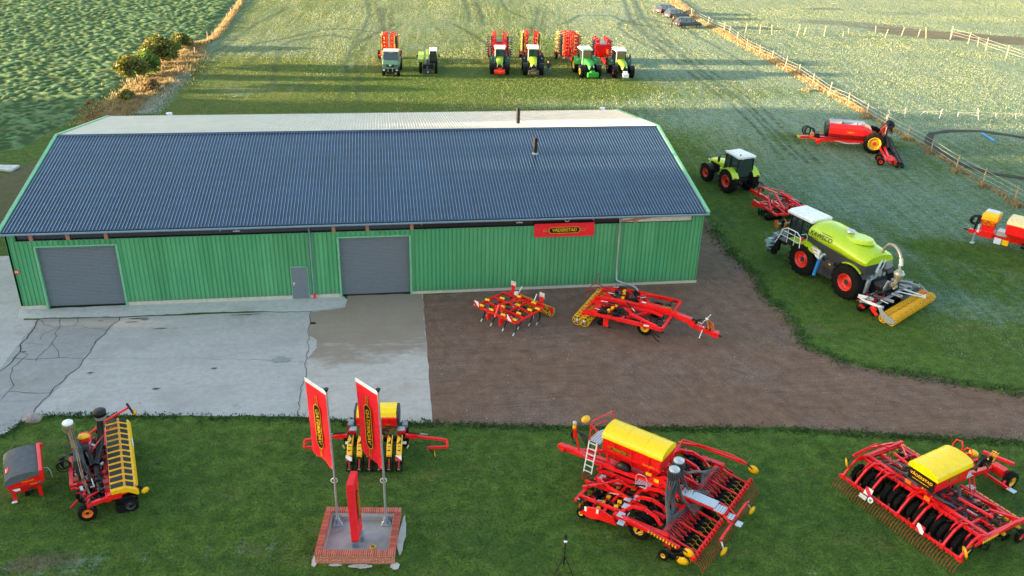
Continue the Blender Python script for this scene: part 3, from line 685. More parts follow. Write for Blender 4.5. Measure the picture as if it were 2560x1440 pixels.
def tree(name, label, loc, h, cr, lean=(0, 0), leaf=lf_oak, seed=1, dens=1., trunk=.28, group=None, size=.14, cat='tree', bare=0):
    rg = random.Random(seed); t = thing(name, label, cat, loc, 0, group)
    tk = P('trunk', bark, t); top = V(lean[0], lean[1], h*.8); pts = [V(0, 0, -.1), V(lean[0]*.2, lean[1]*.2, h*trunk), top]
    r0 = .035*h**.9; tk.cyl(pts[0], pts[1], r0, r0*.7, 8, False); tk.cyl(pts[1], pts[2], r0*.7, r0*.2, 7, False)
    cl = []; n = int(15*dens)+6
    for i in range(n):
        f = (i+.5)/n; a = i*2.4+rg.random(); rr = cr*(math.sin(PI*min(1, .18+f*.82))**.6)*(.45+.6*rg.random()); z = h*(trunk+.06+f*(1-trunk-.12))
        base = pts[1].lerp(pts[2], max(0, min(1, (z-h*trunk)/(h*.8-h*trunk)-.15))); tip = V(lean[0]*z/h+rr*math.cos(a), lean[1]*z/h+rr*math.sin(a), z)
        tk.cyl(base, tip, r0*.28, r0*.08, 5, False)
        cl.append((tip.x, tip.y, tip.z, cr*(.28+.22*rg.random())))
    cl.append((lean[0], lean[1], h*.93, cr*.3))
    cw = P('crown', leaf, t)
    vs, fs = leaf_cloud(cl, int((60 if not bare else 22)*dens), size, rg); cw.add(vs, fs, False); return t
def px_tree(name, label, base, toppx, cr, **k):
    b = at(*base); # height from the pixel of the top, straight above the foot
    lo, hi = .3, 12.
    for _ in range(30):
        z = (lo+hi)/2; q = at(base[0], toppx, z)
        if q.y > b.y: lo = z
        else: hi = z
    return tree(name, label, (b.x, b.y, 0), z, cr, **k)
px_tree('oak_tree', 'young oak at the left end of the hedge bank, leaning left', (346, 217), 142, 1.5, lean=(-.7, 0), leaf=lf_oak, seed=3, dens=1.1, trunk=.42)
px_tree('ash_tree', 'bright green slim tree second from the left on the dry bank', (372, 193), 128, 1.25, leaf=lf_grn, seed=5, dens=1.2, trunk=.18)
px_tree('oak_tree', 'largest broad oak on the dry grass bank', (402, 168), 94, 2.1, leaf=lf_oak, seed=8, dens=1.5, trunk=.30)
px_tree('oak_tree', 'small tree at the right end of the bank, farthest away', (455, 118), 86, 1.25, leaf=lf_oak, seed=11, dens=.9, trunk=.25)
px_tree('sapling', 'tiny green sapling between the largest oak and the farthest tree', (438, 126), 104, .7, leaf=lf_grn, seed=12, dens=.5, trunk=.2, cat='shrub')
px_tree('bare_shrub', 'thin brown shrub behind the left end of the barn roof', (238, 318), 248, 1.2, leaf=lf_brn, seed=14, dens=.8, trunk=.08, cat='shrub', bare=1, size=.09)
px_tree('shrub', 'dark reddish shrub at the foot of the oaks beside the frosty ditch', (380, 228), 200, .9, leaf=lf_brn, seed=16, dens=.7, trunk=.1, cat='shrub', size=.1)
px_tree('shrub', 'low olive shrub halfway down the bank', (318, 250), 228, .9, leaf=lf_oak, seed=18, dens=.6, trunk=.1, cat='shrub', size=.1)
px_tree('shrub', 'small leafless shrub in the frosty ditch', (396, 242), 215, .45, leaf=lf_dk, seed=19, dens=.3, trunk=.1, cat='shrub', bare=1, size=.06)
# unseen trees added left of the view, shaped to throw the long morning shade over the yard
rg = random.Random(5); cl = []
wd = P('wood', [lf_dk, bark]); props(wd.o, 'unseen dark wood of tall trees added left of the yard to shade it', 'wood', None, 'stuff')
yy = -22
while yy < 99.5:
    x = -88+rg.uniform(-9, 9); h = 15.5+rg.uniform(-1.5, 2.5)-(2.2 if yy > 90 else 0); wd.use(1).cyl((x, yy, 0), (x, yy, h*.8), .3, .1, 6); wd.use(0)
    cl += [(x+rg.uniform(-2.2, 2.2), yy+rg.uniform(-2.2, 2.2), 1.0+h*f/16, 2.1) for f in range(0, 16)]
    yy += 2.3
vs, fs = leaf_cloud(cl, 42, .62, rg); wd.add(vs, fs, False)
# dry golden grass: bank on the left, strips along the fences
def blades(p, pts, wid, n, h, seed=1, z=0, fall=None):
    rg = random.Random(seed); seg = [(at(*a), at(*b)) for a, b in zip(pts, pts[1:])]; tot = sum((b-a).length for a, b in seg); vs = []; fs = []
    wds = wid if isinstance(wid, (list, tuple)) else [wid]*len(pts)
    for k, (a, b) in enumerate(seg):
        m = int(n*(b-a).length/tot); nr = V(-(b-a).y, (b-a).x, 0).normalized()
        for _ in range(m):
            f = rg.random(); ww = wds[k]*(1-f)+wds[k+1]*f; c = a.lerp(b, f)+nr*rg.gauss(0, .36)*ww
            if mnoise.noise(c*.5) < -.25 and rg.random() < .7: continue
            hh = h*(.5+.8*rg.random())*(.7+.7*max(0, mnoise.noise(c*.8)+.4)); an = rg.random()*PI; w2 = .045+.03*rg.random(); le = V(rg.gauss(.12, .3), rg.gauss(0, .3), 0)*hh
            dx = V(math.cos(an), math.sin(an), 0)*w2; n0 = len(vs)
            vs += [c-dx+V(0, 0, -.02), c+dx+V(0, 0, -.02), c+le+V(0, 0, hh)]; fs.append((n0, n0+1, n0+2))
    p.add(vs, fs, False)
dry = leaf_mat('dry_grass', (.20, .15, .07), (.38, .29, .14), .3); dryo = leaf_mat('ochre_grass', (.27, .18, .08), (.44, .32, .16), .3)
frg = leaf_mat('frosted_grass', (.25, .30, .26), (.48, .50, .46), .2)
b1 = P('dry_grass_bank', [dry, dryo]); props(b1.o, 'bank of tall dry golden grass under the trees', 'dry grass', None, 'stuff')
blades(b1, [(235, 318), (300, 270), (350, 235), (390, 205), (420, 175), (450, 145), (470, 120), (490, 108)], [2.4, 3., 3.2, 3.4, 3.6, 3.4, 2.4, 1.6], 20000, .36, 1)
b1.use(1); blades(b1, [(490, 112), (530, 98), (548, 80), (572, 48), (600, 8), (606, -12)], [.9, .8, .8, .7, .7, .7], 6000, .30, 2)
b2 = P('dry_grass_strip', [dryo, dry]); props(b2.o, 'strip of ochre dry grass along the long post fence', 'dry grass', None, 'stuff')
blades(b2, [(1665, -12), (1700, 15), (1735, 45), (1765, 62), (1800, 78), (1850, 105), (1900, 132), (1960, 165), (2030, 208), (2080, 237), (2125, 262), (2165, 285)], [1.5, 1.5, 1.0, .4, 1.1, 1.4, 1.5, 1.4, 1.2, 1.0, .9, .5], 17000, .28, 3)
b2.use(1); blades(b2, [(2165, 285), (2210, 312), (2270, 345), (2390, 418), (2460, 462), (2560, 520)], [.5, .5, .4, .4, .4, 1.2], 1200, .28, 4)
for q in ((2015, 222), (2165, 290), (2210, 318), (2265, 345), (2322, 378), (2390, 425), (2458, 462), (2540, 510)):
    blades(b2, [(q[0]-12, q[1]+4), (q[0]+10, q[1]+6)], .6, 160, .3, q[0])
b3 = P('ditch_grass', frg); props(b3.o, 'frosted pale grass in the shallow ditch beside the dry bank', 'frosted grass', None, 'stuff')
blades(b3, [(362, 285), (385, 250), (415, 220), (440, 195), (460, 182)], [1.6, 1.6, 1.8, 1.8, 1.2], 5000, .16, 6)
# lawn tufts along the edges of gravel and concrete and over the near lawn
tf = P('grass_tufts', [leaf_mat('lawn_blades', (.02, .06, .012), (.07, .14, .03), .2), frg]); props(tf.o, 'short green lawn tufts along the gravel and concrete edges', 'grass', None, 'stuff')
def edge_t(pts, n, w, h, seed): blades(tf, pts, w, n, h, seed)
edge_t([(0, 1094), (40, 1070), (75, 1045), (130, 1040), (470, 1043), (765, 1046), (900, 1060), (1080, 1060), (1300, 1068), (1600, 1072), (1980, 1074), (2240, 1092), (2560, 1108)], 6000, .45, .10, 21)
edge_t([(1770, 556), (1830, 640), (1895, 692), (1910, 742), (1975, 792), (2010, 862), (2080, 892), (2150, 920), (2330, 942), (2420, 966), (2600, 986)], 3500, .9, .12, 22)

# rest of the lawn: thin scatter to give relief
rg = random.Random(77); vs = []; fs = []
for _ in range(42000):
    px = rg.uniform(-60, 2620); py = rg.uniform(1050+.02*px*.5, 1460); c = at(px, py)
    hh = .03+.06*rg.random()*(1+mnoise.noise(c*1.2)); an = rg.random()*PI; dx = V(math.cos(an), math.sin(an), 0)*.018; le = V(rg.gauss(0, .04), rg.gauss(0, .04), 0); n0 = len(vs)
    if -3.3 < c.x < .2 and 26.3 < c.y < 29.4: continue
    vs += [c-dx, c+dx, c+le+V(0, 0, hh)]; fs.append((n0, n0+1, n0+2))
tf.add(vs, fs, False)
# standing tufts over the meadows, each a real blade cluster that catches the low sun
def sample(arr, x, y):
    ix = np.clip(np.searchsorted(gx, x), 0, len(gx)-1); iy = np.clip(np.searchsorted(gy, y), 0, len(gy)-1); return arr[iy, ix]
STREAK = vnoise((1000, 300), 5, 71, 2)
def meadow(name, label, n, x0, x1, y0, y1, size, seed, cond, mats):
    r_ = np.random.default_rng(seed); x = r_.uniform(x0, x1, n); y = r_.uniform(y0, y1, n); k = cond(x, y)
    bare_ = sample(bare, x, y); k &= r_.random(n) > bare_*1.5; wi = np.clip(((y-WY0)/WS).astype(int), 0, 479); wj = np.clip(((x-WX0)/WS).astype(int), 0, 499); k &= ~(WORN[wi, wj] & (r_.random(n) < .85)); x = x[k]; y = y[k]; n = len(x)
    u_ = x*math.sin(MOW)-y*math.cos(MOW); v_ = x*math.cos(MOW)+y*math.sin(MOW); stk = STREAK[((u_+300)/.12).astype(int) % 1000, ((v_+300)/1.6).astype(int) % 300]
    fr_ = np.clip(sample(frost, x, y)+(stk-.5)*1.1, 0, 1); lu = sample(lush, x, y); u = r_.random(n)
    mi = np.where(u < np.clip(fr_*1.3-.30, 0, .72), 0, np.where(r_.random(n) < lu, 1, 2)).astype(np.int32)
    h = size*(.5+r_.random(n)); wdt = size*(.35+.5*r_.random(n)); a = r_.random(n)*PI; dx = np.cos(a)*wdt; dy = np.sin(a)*wdt
    lx = r_.normal(0, .35, n)*h+dx*0; ly = r_.normal(0, .35, n)*h
    co_ = np.empty((n, 3, 3), np.float32)
    co_[:, 0] = np.stack([x-dx, y-dy, np.full(n, -.06)], -1); co_[:, 1] = np.stack([x+dx, y+dy, np.full(n, -.06)], -1); co_[:, 2] = np.stack([x+lx, y+ly, h+.04], -1)
    me = bpy.data.meshes.new(name); me.vertices.add(3*n); me.vertices.foreach_set('co', co_.ravel()); me.loops.add(3*n); me.polygons.add(n)
    me.loops.foreach_set('vertex_index', np.arange(3*n, dtype=np.int32)); me.polygons.foreach_set('loop_start', np.arange(n, dtype=np.int32)*3); me.polygons.foreach_set('loop_total', np.full(n, 3, np.int32)); me.polygons.foreach_set('material_index', mi)
    me.update(calc_edges=True); [me.materials.append(m) for m in mats]; o = bpy.data.objects.new(name, me); COL.objects.link(o); props(o, label, None, None, 'stuff')
gm = [leaf_mat('frost_blade', (.30, .36, .20), (.42, .46, .26), .3), leaf_mat('olive_blade', (.13, .17, .035), (.22, .26, .06), .3), leaf_mat('green_blade', (.055, .11, .018), (.10, .18, .035), .3)]
gm2 = [leaf_mat('rime_blade', (.16, .25, .20), (.30, .37, .31), .3), gm[1], gm[2]]
inX = lambda x, y: (x > np.interp(y, [20, 88, 104, 120, 128, 200], [-24, -24, -24, -21.5, -20.5, -20.5]))
meadow('meadow_grass', 'frosty grass standing in the upper meadow', 620000, -26, 150, 74, 172, .052, 3, lambda x, y: inX(x, y) & ((y > 75) | (x > 26)) & (x < 30+y*.62), gm)
meadow('paddock_grass', 'frosty grass standing in the meadow right of the barn', 190000, 21, 62, 38, 76, .038, 4, lambda x, y: (x > np.interp(y, [34, 38, 42, 47, 52, 58, 62, 76], [60, 32, 25.5, 24.6, 24, 22.5, 21, 21])) & (x < 8+y*.85), gm2)
# boulder and concrete block
bo = P('boulder', paint('granite', (.33, .27, .25), .85, var=.4, scale=5, bumpy=14), None, True); props(bo.o, 'rough pinkish boulder at the corner of the concrete and the lawn', 'boulder')
c0 = at(84, 1052); ring_ = []
for i in range(9):
    a = PI*i/8; ring_.append([V(c0.x+.40*math.sin(a)*math.cos(b)*(1+.25*mnoise.noise(V(math.cos(b)*1.3, math.sin(b)*1.3, a))), c0.y+.30*math.sin(a)*math.sin(b)*(1+.25*mnoise.noise(V(math.cos(b), math.sin(b)+4, a))), .14-.27*math.cos(a)+.08*mnoise.noise(V(b, a, 2))*math.sin(a)) for b in [2*PI*j/12 for j in range(12)]])
bo.loft(ring_, False)
sl = P('stone_slab', paint('pale_stone', (.55, .54, .52), .8, var=.25, scale=3), None); props(sl.o, 'flat pale slab lying in the rough grass left of the barn', 'slab')
a, b, c, d = at(-12, 416), at(50, 417), at(28, 430), at(-30, 424); sl.hexa([V(q.x, q.y, 0) for q in (d, c, b, a)], [V(q.x, q.y, .16) for q in (d, c, b, a)])
dr = P('drain_cover', blk, None); props(dr.o, 'small black drain grate at the joint of the two slabs', 'drain cover'); q = at(783, 809); dr.box((q.x, q.y, .03), (.28, .16, .04)); [dr.box((q.x-.1+.05*i, q.y, .055), (.015, .13, .01)) for i in range(5)]
bp = P('blue_pole', blu, None); props(bp.o, 'blue jump pole lying in the riding ring', 'pole'); a, b = at(2455, 335), at(2487, 355); a.z = b.z = .08; bp.cyl(a, b, .09)

# ================================================================ fences
postw = paint('weathered_wood', (.36, .27, .18), .85, var=.3, scale=9); posty = paint('pale_post', (.40, .31, .20), .8); wirem = paint('fence_wire', (.42, .40, .36), .5)
def fence(label, pts, h=1.25, r=.07, mat=postw, wires=(1.05, .7, .35), wr=.012, tilt=0, seed=0, name='post_fence', wname='wire'):
    rg = random.Random(seed); P0 = [at(*q[:2]) for q in pts]; f = thing(name, label, 'fence', P0[0]); hs = [q[2] if len(q) > 2 else h for q in pts]; tops = []
    for q, hh in zip(P0, hs):
        p = q-P0[0]; t = V(rg.uniform(-tilt, tilt), rg.uniform(-tilt, tilt), hh); tops.append((p, t)); P('post', mat, f).cyl(p, p+t, r, r*.9, 7)
    for z in wires:
        wp = P(wname, wirem, f)
        for (p, t), (p2, t2) in zip(tops, tops[1:]):
            if (p2-p).length < 60: wp.cyl(p+t*min(1, z/t.z), p2+t2*min(1, z/t2.z), wr, n=4, cap=False)
    return f
fence('long fence of round wooden posts with wires running down the right side of the meadow', [(1659, -20), (1689, 9), (1729, 40), (1770, 63), (1823, 86), (1843, 101), (1867, 119), (1900, 136), (1930, 150), (1963, 171, 1.6), (1998, 186), (2032, 210), (2072, 239, 1.6), (2120, 259), (2166, 287), (2214, 315), (2268, 345), (2327, 378), (2390, 420), (2457, 457), (2537, 500), (2640, 560)], tilt=.12, seed=4)
fence('far cross fence of slim posts between the two paddocks', [(1810, 78), (1864, 81), (1899, 84), (1930, 88, 1.5), (1993, 90, 1.6), (2009, 88), (2060, 91, 1.6), (2107, 92), (2121, 92), (2188, 93, 1.6), (2213, 94), (2252, 94, 1.5), (2294, 94), (2315, 96, 1.6), (2376, 97, 1.9)], tilt=.25, seed=5, wires=(1.1,), wr=.01, mat=posty)
fence('plank and post fence along the dark churned soil at the far right', [(2376, 98, 1.9), (2420, 110, 1.7), (2444, 116), (2464, 127, 1.8), (2516, 144, 1.7), (2600, 172)], tilt=.1, seed=6, wires=(1.5, 1.1, .7), wr=.012, mat=posty)
fence('low white electric fence tape with thin leaning posts across the paddock', [(2220, 312, .8), (2226, 287, .5), (2262, 294, 1.1), (2300, 288, .5), (2348, 296, 1.0), (2394, 292, .5), (2446, 300, 1.2), (2490, 292, .5), (2540, 296, .6), (2600, 310, .8)], tilt=.35, seed=8, r=.025, mat=whi, wires=(.75, .45), wr=.012, name='electric_fence', wname='tape')
fence('old posts along the left field edge beside the dry bank', [(603, 14), (579, 40), (521, 102), (488, 138, 1.0), (448, 185, .8)], tilt=.05, seed=9, r=.06, mat=postw, wires=(), wr=.008)
# ================================================================ machine kit (local axes: +Y travel, +X right, Z up)
def wheel(par, x, y, z, Rr, wd, rr, rimm, lug=0, name='wheel', hubm=blk, n=22, one=0, tyre=rub):
    """tyre with lugs, a dished rim as sub-part; the axle lies along X"""
    t = P(name, tyre, par, True)
    t.lathe([(rr, -wd*.42), (Rr*.90, -wd*.5), (Rr*.985, -wd*.40), (Rr, 0), (Rr*.985, wd*.40), (Rr*.90, wd*.5), (rr, wd*.42)], (x, y, z), 'X', n)
    if lug:
        for i in range(lug):
            for s in (-1, 1):
                a = 2*PI*(i+(.5 if s > 0 else 0))/lug; ca, sa = math.cos(a), math.sin(a); ct, st_ = -sa, ca
                rad = V(0, ca, sa); tan = V(0, ct, st_); c = V(x, y, z); k = Rr*.985; hh = Rr*.05; tw = Rr*.055
                A = c+rad*k+V(s*wd*.04, 0, 0)+tan*(-.10*Rr); B = c+rad*(k-.02*Rr)+V(s*wd*.50, 0, 0)+tan*(.10*Rr)
                t.add([A-tan*tw, A+tan*tw, B+tan*tw, B-tan*tw, A-tan*tw*.8+rad*hh, A+tan*tw*.8+rad*hh, B+tan*tw*.8+rad*hh, B-tan*tw*.8+rad*hh], BOXF, False)
    r = P('rim', [rimm, hubm], t, True)
    for s in ((-1, 1) if not one else (one,)):
        r.lathe([(rr*1.04, s*wd*.40), (rr*1.04, s*wd*.44), (rr*.97, s*wd*.44), (rr*.88, s*wd*.22), (rr*.80, s*wd*.10), (rr*.45, s*wd*.10), (rr*.40, s*wd*.22), (rr*.30, s*wd*.24)], (x, y, z), 'X', 18)
        r.use(1).cyl((x+s*wd*.2, y, z), (x+s*wd*.27, y, z), rr*.32, n=10)
        for i in range(8): a = 2*PI*i/8; r.cyl((x+s*wd*.08, y+rr*.62*math.cos(a), z+rr*.62*math.sin(a)), (x+s*wd*.14, y+rr*.62*math.cos(a), z+rr*.62*math.sin(a)), rr*.05, n=5)
        r.use(0)
    return t
def disc(p, c, r, axis='X', th=.012, tilt=0, n=14):
    """dished cutting disc"""
    a = Vector({'X': (1, 0, 0), 'Y': (0, 1, 0)}[axis]) if isinstance(axis, str) else Vector(axis)
    if tilt: a = Matrix.Rotation(tilt, 3, 'Z') @ a
    p.lathe([(0, -th*3), (r*.5, -th*2), (r, 0), (r*.5, -th), (0, -th*2)], c, a, n)
def ring_roller(par, x0, x1, y, z, r, pitch, m=yel, ax=gry, spokes=4, tube=.018, name='roller', lbl=None):
    p = P(name, [m, ax], par, label=lbl); n = max(2, round((x1-x0)/pitch)); p.use(1).cyl((x0, y, z), (x1, y, z), r*.22, n=8); p.use(0)
    for i in range(n+1):
        x = x0+(x1-x0)*i/n; p.torus((x, y, z), r, tube, 'X', 14, 4)
        for k in range(spokes): a = PI*k/spokes+i*.35; p.beam((x, y-r*math.cos(a), z-r*math.sin(a)), (x, y+r*math.cos(a), z+r*math.sin(a)), tube*1.6)
    return p
def hose_bundle(p, a, b, n, spread=.04, r=.018, sag=.2, seed=0, mid=None, fan=None):
    """n hoses from round a to points b (one point, or a list)"""
    rg = random.Random(seed); a = Vector(a)
    for i in range(n):
        an = 2*PI*i/n; s = a+V(math.cos(an), math.sin(an), 0)*spread; e = Vector(b[i % len(b)]) if isinstance(b, list) else Vector(b)+V(rg.uniform(-1, 1), rg.uniform(-1, 1), rg.uniform(-1, 1))*spread*.6
        ms = [Vector(q)+V(math.cos(an+k), math.sin(an+k), 0)*spread*.45 for k, q in enumerate(mid or [])]
        if not ms: ms = [s.lerp(e, .35)+V(0, 0, -sag*.5+rg.uniform(-.05, .05)), s.lerp(e, .7)+V(0, 0, -sag+rg.uniform(-.05, .05))]
        p.tube([s]+ms+[e], r, 5)
def dist_head(par, x, y, z0, z, r=.2, mcap=zinc, hm=ghose, lbl=None, tr=.022):
    """air distributor: riser, slotted collar and flat cap"""
    d = P('distributor_head', [mcap, hm], par, True, label=lbl); d.use(1).cyl((x, y, z0), (x, y, z-.2), .08, n=10)
    d.lathe([(.09, z-.32), (r, z-.12), (r, z-.06)], (x, y, 0), 'Z', 18)
    for i in range(18): a = 2*PI*i/18; d.tube([(x+r*math.cos(a), y+r*math.sin(a), z-.08), (x+(r+.05)*math.cos(a), y+(r+.05)*math.sin(a), z-.18), (x+(r-.02)*math.cos(a), y+(r-.02)*math.sin(a), z-.45)], tr, 5)
    d.use(0).lathe([(r, z-.06), (r*1.02, z), (r*.9, z+.03), (r*.45, z+.035), (r*.40, z+.05), (0, z+.05)], (x, y, 0), 'Z', 20); return d
def tines(par, x0, x1, y, z, n, m=None, back=-.42, lbl='following harrow tines', name='harrow_tines', bent=.14):
    p = P(name, m or tinec, par, label=lbl)
    for i in range(n):
        x = x0+(x1-x0)*i/(n-1); p.tube([(x, y, z), (x, y-bent*.4, z-.10), (x, y-bent, z-.02), (x, y+back*.8, z*.5), (x, y+back, .01)], .011, 4)
    return p
def plate(p, c, sx, sy, th=.03, rz=0): return p.box(c, (sx, sy, th), rz)
def warn(par, c, w=.36, h=.36, rz=0, rx=0):
    p = P('warning_board', strp, par); p.box(c, (w, .02, h), rz, rx); return p
def hopper(par, x, y0, y1, wt, wb, zb, zt, m=red, lid=lidy, lidh=.32, name='seed_tank', endm=None, lidover=.04):
    """long seed tank: tapering walls, curved lid as its child"""
    t = P(name, [m, endm or m], par, bev=.02); w2, b2 = wt/2, wb/2; ym = .12*(y1-y0)
    zs = zb+(zt-zb)*.35
    rings = [[V(x-b2, y0+ym, zb), V(x+b2, y0+ym, zb), V(x+b2, y1-ym, zb), V(x-b2, y1-ym, zb)], [V(x-w2*.96, y0, zs+.12), V(x+w2*.96, y0, zs+.12), V(x+w2*.96, y1, zs+.12), V(x-w2*.96, y1, zs+.12)], [V(x-w2, y0, zt), V(x+w2, y0, zt), V(x+w2, y1, zt), V(x-w2, y1, zt)]]
    t.loft(rings, True, False)
    l = P('lid', lid, t, bev=.015, smooth=False); k = 8; prof = [(w2+lidover)*math.cos(PI*i/k) for i in range(k+1)]; poly = [(x+prof[i], zt+lidh*math.sin(PI*i/k)**.7) for i in range(k+1)]
    l.prism([(x+w2+lidover, zt-.03)]+poly+[(x-w2-lidover, zt-.03)], y0-lidover, y1+lidover, 'Y', True)
    for f in (.33, .66): l.prism([(q[0]*1.0+(x*0), q[1]+.012) for q in poly[1:-1]]+[(q[0], q[1]-.02) for q in poly[1:-1]][::-1], y0+(y1-y0)*f-.04, y0+(y1-y0)*f+.04, 'Y')
    return t
def hitch_hoses(par, x, y, z, m=hose):
    p = P('hydraulic_hoses', m, par)
    for k in range(6): p.tube([(x-.05+.03*k, y-.7, z-.35), (x-.08+.03*k, y-.35-.06*k, z+.15), (x+.02*k, y-.1, z+.3), (x+.1, y+.12+.05*k, z+.05), (x-.06+.04*k, y+.15, z-.35-.04*k), (x+.02*k, y-.05, z-.25)], .018, 5)
    return p
def hydraulics(par, x0, x1, y0, y1, z0, z1, n, seed=0):
    """hoses, valves and pipes lying through the frame"""
    rg = random.Random(seed); p = P('hydraulics', [hose, blk, mred, zinc, dred], par, label='hoses, valves and brackets inside the frame'); U = rg.uniform
    p.use(1).beam((x0, (y0+y1)/2, z0), (x1, (y0+y1)/2, z0), .05).beam(((x0+x1)/2, y0, z0), ((x0+x1)/2, y1, z0), .05)
    for i in range(n):
        a = V(U(x0, x1), U(y0, y1), U(z0, z1)); k = rg.random()
        if k < .40:
            b = a+V(U(-.7, .7), U(-.6, .6), U(-.15, .15)); p.use(0).tube([a, a.lerp(b, .3)+V(0, 0, .1), a.lerp(b, .7)+V(U(-.1, .1), U(-.1, .1), .05), b], .016, 4)
        elif k < .62: p.use(2 if rg.random() < .6 else 4).beam(a, a+V(U(-.35, .35), U(-.35, .35), U(-.1, .1)), U(.03, .07), U(.03, .1))
        elif k < .80: p.use(1).box(a, (U(.06, .2), U(.06, .2), U(.05, .15)), rz=U(0, 3))
        elif k < .92: p.use(3).cyl(a, a+V(U(-.15, .15), U(-.15, .15), U(-.05, .05)), U(.012, .03), n=6)
        else: p.use(2).box(a, (U(.05, .12), U(.1, .25), U(.05, .12)), rz=U(0, 3))
    return p
def springcoil(p, a, b, r, turns, th=.012):
    a = Vector(a); b = Vector(b); d = (b-a); u = d.normalized(); x = u.orthogonal().normalized(); y = u.cross(x); n = turns*8
    p.tube([a+d*i/n+(x*math.cos(2*PI*i/8)+y*math.sin(2*PI*i/8))*r for i in range(n+1)], th, 4)
def ram(par, a, b, r=.035, lbl=None):
    a = Vector(a); b = Vector(b); m_ = a.lerp(b, .6); p = P('hydraulic_ram', [blk, zinc], par, label=lbl); p.cyl(a, m_, r, n=8); p.use(1).cyl(m_, b, r*.55, n=8); return p
def marker_arm(par, pts, dc, r=.24, m=red, dm=yel, axis='X', bars=.09):
    a = P('marker_arm', m, par); a.path(pts, bars)
    d = P('marker_disc', [dm, blk], a); disc(d, dc, r, axis, .012); d.use(1).cyl(pts[-1], dc, .03, n=6); d.use(0); return a

